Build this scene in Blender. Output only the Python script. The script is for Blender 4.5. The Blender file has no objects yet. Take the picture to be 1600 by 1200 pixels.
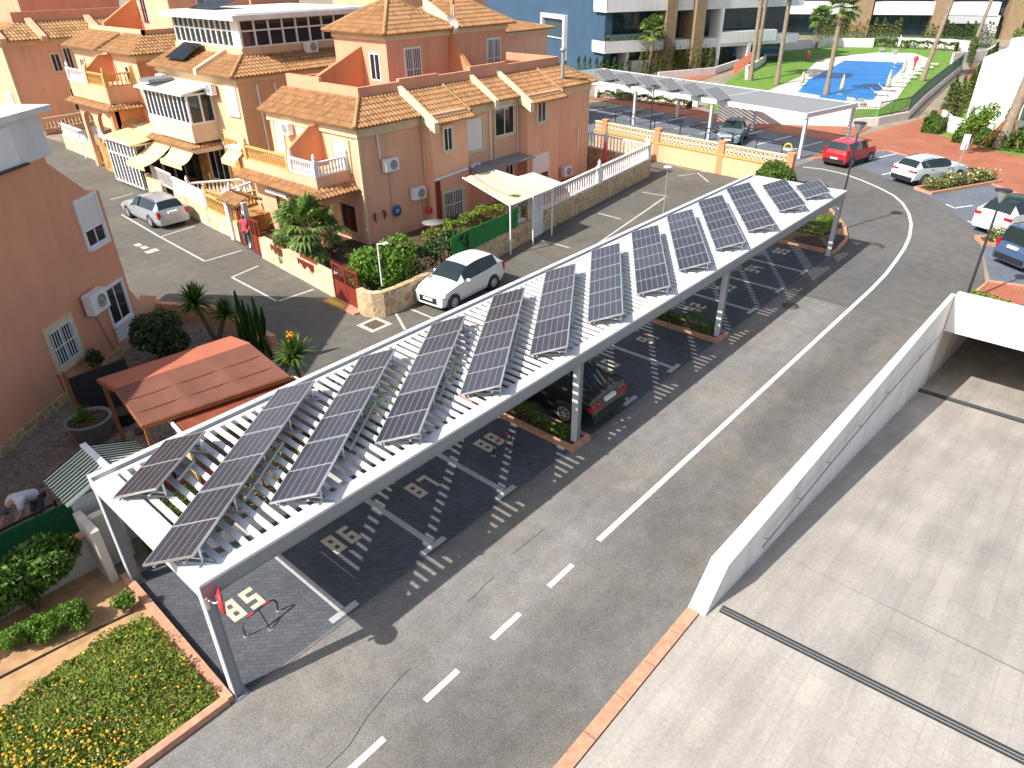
import bpy, math, random
from math import sin, cos, pi, radians as R, sqrt, atan2, floor
from mathutils import Vector as V, Matrix
random.seed(11)
rnd = random.random
def U(a, b): return a + (b - a) * random.random()
sc = bpy.context.scene
col = sc.collection
# ---------------------------------------------------------------- camera (measured from the photograph)
F_PX, PIT, ROL, YAW, CH = 1101.109, 0.539199624, -0.0114517598, 0.725036402, 12.2
cd = V((cos(YAW) * cos(PIT), sin(YAW) * cos(PIT), -sin(PIT)))
r0 = V((sin(YAW), -cos(YAW), 0)); u0 = r0.cross(cd)
cr = cos(ROL) * r0 + sin(ROL) * u0
cu = -sin(ROL) * r0 + cos(ROL) * u0
cam = bpy.data.objects.new('camera', bpy.data.cameras.new('camera'))
col.objects.link(cam)
M3 = Matrix((cr, cu, -cd)).transposed()
cam.matrix_world = Matrix.Translation((0, 0, CH)) @ M3.to_4x4()
cam.data.sensor_width = 36; cam.data.lens = F_PX * 36 / 1600
cam.data.clip_end = 2000
sc.camera = cam
def g(px, py, z=0.0):
    v = cd + cr * ((px - 800) / F_PX) - cu * ((py - 600) / F_PX)
    t = (z - CH) / v.z
    return V((v.x * t, v.y * t, z))
# ---------------------------------------------------------------- light
SUNV = V((0.98, -0.28, -1.0)).normalized()
w = bpy.data.worlds.new('World'); sc.world = w; w.use_nodes = True
nt = w.node_tree; bg = nt.nodes['Background']
sky = nt.nodes.new('ShaderNodeTexSky'); sky.sky_type = 'NISHITA'; sky.sun_disc = False
sky.sun_elevation = math.asin(-SUNV.z); sky.sun_rotation = atan2(-SUNV.x, -SUNV.y)
sky.dust_density = 2.5
hsv = nt.nodes.new('ShaderNodeHueSaturation'); hsv.inputs['Saturation'].default_value = .75
nt.links.new(sky.outputs[0], hsv.inputs['Color']); nt.links.new(hsv.outputs[0], bg.inputs[0]); bg.inputs[1].default_value = 0.115
sl = bpy.data.lights.new('sun', 'SUN'); sl.energy = 4.4; sl.angle = R(0.5); sl.color = (1, 0.95, 0.88)
so = bpy.data.objects.new('sun', sl); col.objects.link(so)
so.rotation_euler = SUNV.to_track_quat('-Z', 'Y').to_euler(); so.location = (0, 0, 60)
sc.view_settings.view_transform = 'Standard'; sc.view_settings.look = 'None'
sc.view_settings.exposure = 0.68; sc.view_settings.gamma = 1
# ---------------------------------------------------------------- materials
def srgb(r, g_, b):
    f = lambda c: (c / 255 / 12.92) if c / 255 <= 0.04045 else ((c / 255 + 0.055) / 1.055) ** 2.4
    return (f(r), f(g_), f(b))
MATS = {}
class NB:
    def __init__(s, name):
        s.m = bpy.data.materials.new(name); s.m.use_nodes = True
        s.t = s.m.node_tree; s.p = s.t.nodes['Principled BSDF']
        s.co = s.t.nodes.new('ShaderNodeTexCoord').outputs['Object']
    def n(s, ty, **kw):
        n = s.t.nodes.new(ty)
        for k, v in kw.items(): setattr(n, k, v)
        return n
    def L(s, a, b): s.t.links.new(a, b)
    def noise(s, scale, det=4, rough=.55, co=None):
        n = s.n('ShaderNodeTexNoise'); s.L(co or s.co, n.inputs['Vector'])
        n.inputs['Scale'].default_value = scale; n.inputs['Detail'].default_value = det; n.inputs['Roughness'].default_value = rough
        return n.outputs['Fac']
    def ramp(s, fac, *stops):
        n = s.n('ShaderNodeValToRGB'); s.L(fac, n.inputs[0]); e = n.color_ramp.elements
        while len(e) < len(stops): e.new(.5)
        for el, (p, c) in zip(e, stops):
            el.position = p; el.color = (*c, 1) if hasattr(c, '__len__') else (c, c, c, 1)
        return n.outputs[0]
    def mix(s, a, b, f, mode='MIX'):
        n = s.n('ShaderNodeMix', data_type='RGBA', blend_type=mode)
        for sock, v in ((n.inputs[0], f), (n.inputs[6], a), (n.inputs[7], b)):
            if hasattr(v, 'is_linked'): s.L(v, sock)
            elif hasattr(v, '__len__'): sock.default_value = (*v, 1)
            else: sock.default_value = v
        return n.outputs[2]
    def math(s, op, a, b=0.0):
        n = s.n('ShaderNodeMath', operation=op)
        for i, v in enumerate((a, b)):
            if hasattr(v, 'is_linked'): s.L(v, n.inputs[i])
            else: n.inputs[i].default_value = v
        return n.outputs[0]
    def col(s, c):
        if hasattr(c, 'is_linked'): s.L(c, s.p.inputs['Base Color'])
        else: s.p.inputs['Base Color'].default_value = (*c, 1)
    def bump(s, h, strength=.3, dist=.02):
        n = s.n('ShaderNodeBump'); s.L(h, n.inputs['Height']); n.inputs['Strength'].default_value = strength; n.inputs['Distance'].default_value = dist
        s.L(n.outputs[0], s.p.inputs['Normal'])
    def done(s, rough=.8, metal=0, spec=None):
        s.p.inputs['Roughness'].default_value = rough; s.p.inputs['Metallic'].default_value = metal
        if spec is not None: s.p.inputs['Specular IOR Level'].default_value = spec
        MATS[s.m.name] = s.m; return s.m
def plain(name, c, rough=.7, metal=0, var=.12, scale=3, spec=None, bump=0, bscale=40):
    b = NB(name)
    if var:
        f = b.noise(scale, 5)
        k = b.ramp(f, (.3, 1 - var), (.7, 1 + var * .35))
        b.col(b.mix(c, k, 1, 'MULTIPLY'))
    else: b.col(c)
    if bump: b.bump(b.noise(bscale, 3), bump, .02)
    return b.done(rough, metal, spec)
def island(name, stops, rough=.7, var=.15, scale=1.5, spec=.3, trans=0):
    b = NB(name)
    geo = b.n('ShaderNodeNewGeometry')
    c = b.ramp(geo.outputs['Random Per Island'], *stops)
    if var: c = b.mix(c, b.ramp(b.noise(scale, 3), (.3, 1 - var), (.7, 1 + var)), 1, 'MULTIPLY')
    b.col(c)
    if trans:
        b.p.inputs['Subsurface Weight'].default_value = 0
        tr = b.n('ShaderNodeBsdfTranslucent'); b.L(c, tr.inputs[0])
        ms = b.n('ShaderNodeMixShader'); ms.inputs[0].default_value = trans
        out = [n for n in b.t.nodes if n.type == 'OUTPUT_MATERIAL'][0]
        b.L(b.p.outputs[0], ms.inputs[1]); b.L(tr.outputs[0], ms.inputs[2]); b.L(ms.outputs[0], out.inputs[0])
    return b.done(rough, 0, spec)
def asphalt(name, c, dark=.72, fine=.3, lane=False):
    b = NB(name)
    a = b.ramp(b.noise(.22, 5, .6), (.32, dark), (.68, 1.12))
    d = b.ramp(b.noise(1.9, 4, .6), (.3, .84), (.7, 1.1))
    e = b.ramp(b.noise(48, 2, .7), (.34, 1 - fine), (.66, 1 + fine))
    h = b.ramp(b.noise(140, 1, .5), (.3, .82), (.72, 1.22))
    warm = b.mix(c, tuple(x * y for x, y in zip(c, (1.05, 1.0, .92))), b.ramp(b.noise(.35, 3), (.45, 0), (.7, 1)))
    x = b.mix(warm, a, 1, 'MULTIPLY'); x = b.mix(x, d, 1, 'MULTIPLY'); x = b.mix(x, e, 1, 'MULTIPLY'); x = b.mix(x, h, 1, 'MULTIPLY')
    if lane:     # the lane beside the ramp wall is polished darker by traffic
        sx = b.n('ShaderNodeSeparateXYZ'); b.L(b.co, sx.inputs[0]); mp = b.n('ShaderNodeMapping'); b.L(b.co, mp.inputs[0]); mp.inputs['Scale'].default_value = (.06, 1.1, 1)
        yy = b.math('ADD', sx.outputs[1], b.math('MULTIPLY', b.math('SUBTRACT', b.noise(.5, 4), .5), 1.6))
        mr = b.n('ShaderNodeMapRange'); b.L(yy, mr.inputs[0]); mr.inputs[1].default_value = 4; mr.inputs[2].default_value = 10
        x = b.mix(x, b.ramp(mr.outputs[0], (0, .98), (.2, .74), (.36, .8), (.55, 1.1), (1, 1.16)), 1, 'MULTIPLY')
        x = b.mix(x, b.ramp(b.noise(1, 4, .6, mp.outputs[0]), (.32, .88), (.68, 1.1)), 1, 'MULTIPLY')
    b.col(x); b.bump(b.noise(110, 2), .35, .008)
    return b.done(.88, 0, .25)
def bricks(name, c1, c2, mortar, bw, bh, ms=.01, off=.5, stain=.25, rough=.85, stains=None, rot=0, tracks=False):
    b = NB(name)
    mp = b.n('ShaderNodeMapping'); b.L(b.co, mp.inputs[0]); mp.inputs['Rotation'].default_value = (0, 0, rot)
    t = b.n('ShaderNodeTexBrick', offset=off); b.L(mp.outputs[0], t.inputs[0])
    t.inputs['Scale'].default_value = 1; t.inputs['Brick Width'].default_value = bw; t.inputs['Row Height'].default_value = bh
    t.inputs['Mortar Size'].default_value = ms; t.inputs['Mortar Smooth'].default_value = .3; t.inputs['Bias'].default_value = 0
    for k, v in zip(('Color1', 'Color2', 'Mortar'), (c1, c2, mortar)): t.inputs[k].default_value = (*v, 1)
    x = t.outputs[0]
    x = b.mix(x, b.ramp(b.noise(.5, 5), (.3, 1 - stain), (.7, 1 + stain * .4)), 1, 'MULTIPLY')
    x = b.mix(x, b.ramp(b.noise(14, 4), (.3, .88), (.7, 1.08)), 1, 'MULTIPLY')
    if stains:
        x = b.mix(x, stains, b.ramp(b.noise(.9, 6, .7), (.6, 0), (.78, .3)))
    if tracks:   # faint tyre marks along the ramp and some oil drips
        mt = b.n('ShaderNodeMapping'); b.L(b.co, mt.inputs[0]); mt.inputs['Scale'].default_value = (.1, 1.6, 1)
        x = b.mix(x, b.ramp(b.noise(1, 5, .6, mt.outputs[0]), (.36, .84), (.6, 1.03)), 1, 'MULTIPLY')
        x = b.mix(x, (.2, .185, .17), b.ramp(b.noise(3.2, 3, .7), (.7, 0), (.8, .55)))
    b.col(x); b.bump(t.outputs['Fac'], -.25, .006)
    return b.done(rough, 0, .3)
def stonework(name, c1, c2, mortar, scale=2.2, edge=.05):
    b = NB(name)
    v = b.n('ShaderNodeTexVoronoi', feature='DISTANCE_TO_EDGE'); v2 = b.n('ShaderNodeTexVoronoi')
    wv = b.n('ShaderNodeVectorMath', operation='ADD'); nz = b.n('ShaderNodeTexNoise'); b.L(b.co, nz.inputs[0]); nz.inputs['Scale'].default_value = 3
    sc_ = b.n('ShaderNodeVectorMath', operation='SCALE'); b.L(nz.outputs['Color'], sc_.inputs[0]); sc_.inputs['Scale'].default_value = .16
    b.L(b.co, wv.inputs[0]); b.L(sc_.outputs[0], wv.inputs[1])
    for q in (v, v2): b.L(wv.outputs[0], q.inputs['Vector']); q.inputs['Scale'].default_value = scale
    sep = b.n('ShaderNodeSeparateColor'); b.L(v2.outputs['Color'], sep.inputs[0])
    st = b.mix(c1, c2, sep.outputs[0])
    st = b.mix(st, b.ramp(b.noise(9, 5), (.3, .75), (.7, 1.15)), 1, 'MULTIPLY')
    e = b.ramp(v.outputs['Distance'], (edge * .4, 0), (edge, 1))
    b.col(b.mix(mortar, st, e)); b.bump(e, .5, .03)
    return b.done(.85, 0, .3)
def stucco(name, c, streak=.1):
    b = NB(name)
    mp = b.n('ShaderNodeMapping'); b.L(b.co, mp.inputs[0]); mp.inputs['Scale'].default_value = (1.2, 1.2, .18)
    x = b.mix(c, b.ramp(b.noise(1.4, 5, .6, mp.outputs[0]), (.28, 1 - streak), (.6, 1.04)), 1, 'MULTIPLY')
    x = b.mix(x, b.ramp(b.noise(.35, 3), (.3, .9), (.7, 1.05)), 1, 'MULTIPLY')
    b.col(x); b.bump(b.noise(45, 4), .25, .01)
    return b.done(.9, 0, .2)
asphalt('asphalt', (.185, .178, .168), .84, .34, True); asphalt('asphalt_street', (.135, .126, .11), .8)
asphalt('asphalt_dark', (.128, .125, .121), .84); asphalt('asphalt_lot', (.115, .12, .128), .8)
plain('ground', (.3, .25, .18), .95, 0, .3, .4)
bricks('stall_pavers', srgb(94, 98, 104), srgb(82, 86, 92), srgb(66, 68, 72), .2, .1, .006, .5, .28, .8, srgb(150, 145, 125), R(45))
bricks('ramp_tiles', (.43, .395, .35), (.39, .36, .325), (.35, .32, .28), .82, .41, .008, .5, .16, .8, srgb(168, 160, 150), 0, True)
bricks('red_pavers', srgb(172, 110, 84), srgb(164, 102, 78), srgb(142, 92, 74), .3, .15, .008, .5, .2)
bricks('lot_pavers', srgb(112, 120, 130), srgb(104, 110, 118), srgb(88, 92, 98), .2, .1, .006, .5, .2)
stonework('crazy_paving', srgb(150, 134, 118), srgb(128, 116, 104), srgb(92, 86, 80), 3.0, .035)
stonework('stone_wall', srgb(206, 180, 142), srgb(180, 146, 106), srgb(220, 206, 180), 2.6, .045)
stonework('pale_stone_wall', srgb(222, 206, 172), srgb(206, 176, 130), srgb(216, 206, 186), 2.4, .05)
stonework('ochre_stone', srgb(196, 156, 96), srgb(164, 120, 66), srgb(150, 116, 74), 2.2, .04)
stucco('stucco_pink', srgb(228, 176, 144)); stucco('stucco_rose', srgb(216, 158, 128)); stucco('stucco_orange', srgb(212, 146, 104))
stucco('stucco_beige', srgb(216, 180, 142)); stucco('stucco_cream', srgb(222, 200, 170)); stucco('stucco_blue', srgb(62, 86, 110), .05); stucco('stucco_left', srgb(226, 160, 128), .06)
stucco('stucco_white', (.72, .72, .72), .07); stucco('wall_white', (.77, .745, .715), .15); stucco('wall_dirty', (.62, .57, .5), .25)
plain('trim_cream', srgb(218, 198, 158), .8); plain('ochre_paint', srgb(206, 164, 96), .7); plain('terracotta', srgb(182, 104, 76), .85, 0, .2)
plain('kerb_terracotta', srgb(196, 146, 118), .85, 0, .3, 6); plain('kerb_grey', srgb(190, 186, 178), .85, 0, .2)
island('roof_tile', ((0, srgb(150, 111, 75)), (.5, srgb(162, 123, 85)), (1, srgb(135, 97, 63))), .85, .14, 2.5)
island('roof_tile_old', ((0, srgb(150, 118, 80)), (.5, srgb(172, 132, 88)), (1, srgb(132, 104, 74))), .85, .3, .8)
plain('paint_line', (.74, .73, .70), .8, 0, .25, 9); plain('paint_worn', (.56, .54, .5), .85, 0, .35, 5)
plain('tile_pale', srgb(206, 192, 172), .8, 0, .2, 8); plain('edging', srgb(118, 116, 113), .85, 0, .3, 5); plain('tile_grey', srgb(182, 180, 178), .8, 0, .2, 8)
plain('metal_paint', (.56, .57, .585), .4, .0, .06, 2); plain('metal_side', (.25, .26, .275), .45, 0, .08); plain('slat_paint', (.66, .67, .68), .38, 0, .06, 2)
plain('alu', (.6, .61, .62), .35, .7, .05); plain('steel_dark', (.05, .055, .06), .5, .4, .1); plain('black_metal', (.02, .022, .024), .5, 0, .1)
plain('white_paint', (.8, .8, .79), .5, 0, .06); plain('white_plastic', (.8, .8, .78), .45, 0, .05); plain('grey_plastic', (.3, .31, .31), .5)
plain('rubber', (.018, .018, .018), .8, 0, .1); plain('black_trim', (.02, .02, .022), .45, 0, 0); plain('rim', (.55, .55, .57), .3, .6, 0)
plain('plate', (.78, .78, .78), .5, 0, 0); plain('red_lens', (.42, .008, .012), .2, 0, 0); plain('clear_lens', (.75, .77, .8), .12, 0, 0)
plain('red_iron', srgb(132, 50, 36), .6, 0, .15); plain('red_plastic', (.6, .03, .035), .4, 0, .1); plain('pink_cloth', srgb(214, 70, 92), .85); plain('green_mesh', srgb(40, 128, 58), .85, 0, .2, 2, None, .3, 60)
plain('turf', srgb(26, 96, 50), .95, 0, .3, 14); plain('brown_awning', srgb(122, 76, 60), .85, 0, .2, 1.2); plain('cushion_sunlit_awning', srgb(178, 104, 76), .85, 0, .1)
plain('awning_beige', srgb(234, 206, 150), .85, 0, .08); plain('canvas', srgb(206, 190, 164), .85, 0, .15, 1.5); plain('wood', srgb(150, 92, 52), .7, 0, .3, 4); plain('dark_wood', (.04, .025, .02), .7, 0, .2)
plain('soil', srgb(186, 148, 106), .95, 0, .35, 3); plain('dark_soil', srgb(86, 66, 48), .95, 0, .35, 3); plain('pot_grey', (.22, .23, .235), .55, 0, .12); plain('pot_black', (.03, .03, .03), .6)
plain('lawn', srgb(102, 140, 48), .95, 0, .35, 1.2, None, .6, 30); plain('pool_deck', (.66, .61, .52), .8, 0, .1, .5); plain('cream_parasol', srgb(186, 176, 150), .85)
plain('door_red', srgb(120, 40, 32), .6); plain('yellow_paint', (.72, .5, .04), .6); plain('blue_plastic', (.02, .1, .32), .5); plain('skin', srgb(196, 138, 110), .6, 0, .05); plain('skin_dark', srgb(150, 96, 70), .6, 0, .05); plain('hair', (.12, .1, .09), .8); plain('white_cloth', (.72, .72, .74), .85, 0, .12, 4); plain('grey_cloth', (.1, .11, .13), .85); plain('sandstone', srgb(148, 126, 98), .85, 0, .2, 1.5)
plain('palm_trunk', srgb(142, 126, 108), .9, 0, .4, 5); plain('bark', (.16, .11, .07), .9, 0, .3, 8); plain('bronze', (.1, .07, .05), .6, 0, .3, 8); plain('manhole', (.12, .085, .06), .7, 0, .35, 8); plain('crack', (.085, .08, .076), .9, 0, .2)
plain('panel_glare', (.17, .17, .175), .3, 0, .1); plain('mirror_glass', (.5, .5, .5), .08, 1, 0)
island('leaf_mid', ((0, (.05, .11, .015)), (.5, (.085, .165, .025)), (1, (.13, .2, .03))), .55, .2, 1.5, .35, .25)
island('leaf_bright', ((0, (.07, .16, .015)), (.5, (.12, .24, .025)), (1, (.2, .3, .04))), .55, .15, 1.5, .35, .25)
island('leaf_dark', ((0, (.02, .045, .012)), (.6, (.04, .08, .02)), (1, (.075, .12, .03))), .5, .2, 1.5, .4, .15)
island('leaf_olive', ((0, (.07, .125, .015)), (.4, (.135, .215, .022)), (.85, (.21, .28, .035)), (1, (.24, .21, .05))), .65, .35, .9, .3, .2)
island('leaf_yellow', ((0, (.10, .13, .03)), (.5, (.16, .19, .04)), (1, (.24, .25, .06))), .6, .2, 1.5, .3, .2)
island('palm_leaf', ((0, (.06, .12, .02)), (.5, (.11, .2, .035)), (.85, (.17, .26, .06)), (1, (.24, .24, .1))), .5, .15, 1, .4, .2)
island('cypress_leaf', ((0, (.05, .095, .02)), (.6, (.09, .15, .03)), (1, (.15, .2, .045))), .6, .2, .8, .3, .1)
island('cactus_skin', ((0, (.06, .13, .03)), (1, (.1, .18, .05))), .5, .2, 3)
island('petal_orange', ((0, (.75, .28, .015)), (1, (.85, .42, .03))), .6, 0)
island('petal_white', ((0, (.6, .6, .5)), (1, (.7, .6, .55))), .6, 0)
def glass(name, c, rough=.06):
    b = NB(name); b.col(c); b.p.inputs['IOR'].default_value = 1.5; return b.done(rough, 0, .5)
glass('glass_dark', (.02, .028, .032)); glass('glass_teal', (.03, .07, .09)); glass('glass_car', (.018, .03, .032)); glass('glass_rail', (.1, .14, .14), .1)
def paint(name, c, metal=.0, rough=.25):
    b = NB(name); b.col(c); b.p.inputs['Coat Weight'].default_value = .6; b.p.inputs['Coat Roughness'].default_value = .05; return b.done(rough, metal, .5)
paint('car_white', (.78, .79, .8)); paint('car_silver', (.42, .46, .5), .35, .3); paint('car_black', (.012, .012, .014)); paint('car_red', (.5, .015, .02)); paint('car_blue', (.07, .13, .24), .3); paint('car_grey', (.2, .25, .28), .4, .3); paint('car_pearl', (.62, .72, .78), .1)
def water():
    b = NB('pool_water'); b.col(b.ramp(b.noise(.4, 3), (.3, (.006, .13, .42)), (.7, (.015, .2, .5)))); b.bump(b.noise(6, 3), .25, .03)
    return b.done(.35, 0, .12)
water()
def cells():     # photovoltaic glass: six cell columns across, a half-cut gap, fine bus lines
    b = NB('solar_cells')
    sx = b.n('ShaderNodeSeparateXYZ'); b.L(b.co, sx.inputs[0])
    def line(sock, period, width, off=0.0):
        m = b.math('FRACT', b.math('DIVIDE', b.math('ADD', sock, off), period))
        return b.math('LESS_THAN', m, width / period)
    ly = line(sx.outputs[1], .172, .012, .006); lx = line(sx.outputs[0], .093, .0045)
    mid = b.math('LESS_THAN', b.math('ABSOLUTE', b.math('SUBTRACT', sx.outputs[0], .985)), .017)
    base = b.mix((.034, .034, .044), (.05, .05, .062), b.noise(2.5, 3))
    oi = b.n('ShaderNodeObjectInfo'); base = b.mix(base, b.ramp(oi.outputs['Random'], (0, .75), (1, 1.35)), 1, 'MULTIPLY'); base = b.mix(base, (.16, .15, .13), b.ramp(b.noise(1.3, 5, .7), (.5, 0), (.85, .28)))
    x = b.mix(base, (.075, .076, .09), lx); x = b.mix(x, (.24, .24, .26), ly); x = b.mix(x, (.34, .34, .36), mid)
    b.col(x); return b.done(.22, 0, .5)
cells()
def rooftex(name, c1, c2, period, axis=0, w_=.5):
    b = NB(name); sx = b.n('ShaderNodeSeparateXYZ'); b.L(b.co, sx.inputs[0])
    m = b.math('FRACT', b.math('DIVIDE', sx.outputs[axis], period)); b.col(b.mix(c1, c2, b.math('LESS_THAN', m, w_))); return b.done(.6, 0, .3)
rooftex('striped_cream', srgb(226, 200, 146), srgb(206, 176, 120), .5, 1, .18)
# ---------------------------------------------------------------- mesh builder
class MB:
    def __init__(s): s.v = []; s.f = []; s.m = []; s.sm = []
    def add(s, vs, fs, m=0, sm=False, T=None):
        k = len(s.v)
        for q in vs: s.v.append(tuple(T @ V(q)) if T is not None else tuple(q))
        for f in fs: s.f.append([k + i for i in f]); s.m.append(m); s.sm.append(sm)
    def box(s, x0, x1, y0, y1, z0, z1, m=0, T=None):
        vs = [(x, y, z) for z in (z0, z1) for y in (y0, y1) for x in (x0, x1)]
        s.add(vs, [(0, 2, 3, 1), (4, 5, 7, 6), (0, 1, 5, 4), (2, 6, 7, 3), (0, 4, 6, 2), (1, 3, 7, 5)], m, False, T)
    def quad(s, a, b, c, d, m=0, T=None): s.add([a, b, c, d], [(0, 1, 2, 3)], m, False, T)
    def poly(s, pts, z, m=0): s.add([(p[0], p[1], z) for p in pts], [tuple(range(len(pts)))], m)
    def prism(s, pts, z0, z1, m=0, T=None, top=None):
        n = len(pts); a = sum(pts[i][0] * pts[(i + 1) % n][1] - pts[(i + 1) % n][0] * pts[i][1] for i in range(n))
        if a < 0: pts = pts[::-1]
        vs = [(p[0], p[1], z0) for p in pts] + [(p[0], p[1], z1) for p in pts]
        s.add(vs, [(i, (i + 1) % n, n + (i + 1) % n, n + i) for i in range(n)], m, False, T)
        s.add([vs[i] for i in range(n)], [tuple(range(n))[::-1]], m, False, T)
        s.add([vs[n + i] for i in range(n)], [tuple(range(n))], m if top is None else top, False, T)
    def bar(s, p, q, w=.05, h=.05, m=0, T=None):
        p = V(p); q = V(q); d = (q - p); L = d.length
        if L < 1e-6: return
        d /= L; up = V((0, 0, 1)) if abs(d.z) < .95 else V((1, 0, 0))
        a = d.cross(up).normalized() * (w / 2); b = a.cross(d).normalized() * (h / 2)
        vs = [p - a - b, p + a - b, p + a + b, p - a + b, q - a - b, q + a - b, q + a + b, q - a + b]
        s.add(vs, [(0, 3, 2, 1), (4, 5, 6, 7), (0, 1, 5, 4), (1, 2, 6, 5), (2, 3, 7, 6), (3, 0, 4, 7)], m, False, T)
    def tube(s, pts, r, seg=8, m=0, T=None, cap=True):
        pts = [V(p) for p in pts]; n = len(pts); rs = r if hasattr(r, '__len__') else [r] * n
        vs = []
        for i, p in enumerate(pts):
            d = (pts[min(i + 1, n - 1)] - pts[max(i - 1, 0)]).normalized()
            up = V((0, 0, 1)) if abs(d.z) < .9 else V((1, 0, 0))
            a = d.cross(up).normalized(); b = a.cross(d).normalized()
            for k in range(seg): t = 2 * pi * k / seg; vs.append(p + (a * cos(t) + b * sin(t)) * rs[i])
        fs = [(i * seg + k, i * seg + (k + 1) % seg, (i + 1) * seg + (k + 1) % seg, (i + 1) * seg + k) for i in range(n - 1) for k in range(seg)]
        s.add(vs, fs, m, True, T)
        if cap: s.add(vs[:seg], [tuple(range(seg))], m, False, T); s.add(vs[-seg:], [tuple(range(seg))[::-1]], m, False, T)
    def lathe(s, prof, seg=12, m=0, T=None, at=(0, 0, 0)):
        vs = [(at[0] + r * cos(2 * pi * k / seg), at[1] + r * sin(2 * pi * k / seg), at[2] + z) for r, z in prof for k in range(seg)]
        fs = [(i * seg + k, i * seg + (k + 1) % seg, (i + 1) * seg + (k + 1) % seg, (i + 1) * seg + k) for i in range(len(prof) - 1) for k in range(seg)]
        s.add(vs, fs, m, True, T)
    def ball(s, c, r, m=0, seg=10, rings=6, T=None, sz=1):
        s.lathe([(r * sin(pi * i / rings) + 1e-4, -r * sz * cos(pi * i / rings)) for i in range(rings + 1)], seg, m, T, c)
    def strip(s, pts, wd, z, m=0, closed=False):
        pts = [V((p[0], p[1])) for p in pts]; n = len(pts); L = []; Rr = []
        for i, p in enumerate(pts):
            d = (pts[min(i + 1, n - 1)] - pts[max(i - 1, 0)]).normalized(); nn = V((-d.y, d.x)) * wd / 2
            L.append((*(p + nn), z)); Rr.append((*(p - nn), z))
        for i in range(n - 1): s.quad(Rr[i], Rr[i + 1], L[i + 1], L[i], m)
    def wallpath(s, pts, th, z0, z1, m=0, top=None):
        pts = [V((p[0], p[1])) for p in pts]; n = len(pts); A = []; B = []
        for i, p in enumerate(pts):
            d = (pts[min(i + 1, n - 1)] - pts[max(i - 1, 0)]).normalized(); nn = V((-d.y, d.x)) * th / 2
            A.append(p + nn); B.append(p - nn)
        zz = z1 if hasattr(z1, '__len__') else [z1] * n
        za = z0 if hasattr(z0, '__len__') else [z0] * n
        for i in range(n - 1):
            j = i + 1
            a0, a1, b0, b1 = A[i], A[j], B[i], B[j]
            s.quad((*b0, za[i]), (*b1, za[j]), (*b1, zz[j]), (*b0, zz[i]), m)
            s.quad((*a1, za[j]), (*a0, za[i]), (*a0, zz[i]), (*a1, zz[j]), m)
            s.quad((*b0, zz[i]), (*b1, zz[j]), (*a1, zz[j]), (*a0, zz[i]), m if top is None else top)
        for i, fl in ((0, 0), (n - 1, 1)):
            q = [(*A[i], za[i]), (*B[i], za[i]), (*B[i], zz[i]), (*A[i], zz[i])]
            s.quad(*(q[::-1] if fl else q), m)
    def mesh(s, name, mats):
        me = bpy.data.meshes.new(name); me.from_pydata(s.v, [], s.f); me.update()
        for m in mats: me.materials.append(MATS[m])
        me.polygons.foreach_set('material_index', s.m); me.polygons.foreach_set('use_smooth', s.sm); me.update()
        return me
OFF = {}
def off(o):
    return OFF.get(o.name, V((0, 0, 0)))
def tag(o, label=None, cat=None, group=None, kind=None):
    if label: o['label'] = label
    if cat: o['category'] = cat
    if group: o['group'] = group
    if kind: o['kind'] = kind
    return o
def thing(name, label, cat, loc=(0, 0, 0), rz=0, group=None, local=False):
    o = bpy.data.objects.new(name, None); col.objects.link(o); o.location = loc; o.rotation_euler = (0, 0, rz); o.empty_display_size = .2
    if not local: OFF[o.name] = V(loc)
    return tag(o, label, cat, group)
def part(name, mb, mats, parent, label=None):
    mats = [mats] if isinstance(mats, str) else mats
    of = off(parent)
    if of.length > 0: mb.v = [(a - of.x, b - of.y, c - of.z) for a, b, c in mb.v]
    o = bpy.data.objects.new(name, mb.mesh(name, mats)); col.objects.link(o); o.parent = parent
    OFF[o.name] = of
    if label: o['label'] = label
    return o
def solo(name, mb, mats, label, cat, loc=None, group=None, kind=None):
    mats = [mats] if isinstance(mats, str) else mats
    if loc is not None:
        mb.v = [(a - loc[0], b - loc[1], c - loc[2]) for a, b, c in mb.v]
    o = bpy.data.objects.new(name, mb.mesh(name, mats)); col.objects.link(o)
    if loc is not None: o.location = loc
    return tag(o, label, cat, group, kind)
def struct(name, mb, mats):
    mats = [mats] if isinstance(mats, str) else mats
    o = bpy.data.objects.new(name, mb.mesh(name, mats)); col.objects.link(o); o['kind'] = 'structure'; return o
def stuff(name, mb, mats, label, cat):
    return solo(name, mb, mats, label, cat, kind='stuff')
def copy_tree(o, parent=None):
    c = o.copy(); col.objects.link(c)
    if parent: c.parent = parent
    for ch in list(o.children): copy_tree(ch, c)
    return c
def FR(ox, oy, deg, oz=0):     # wall frame: x along the wall, y outward, z up
    a = R(deg); return Matrix.Translation((ox, oy, oz)) @ Matrix(((cos(a), sin(a), 0), (sin(a), -cos(a), 0), (0, 0, 1))).to_4x4()
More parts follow.
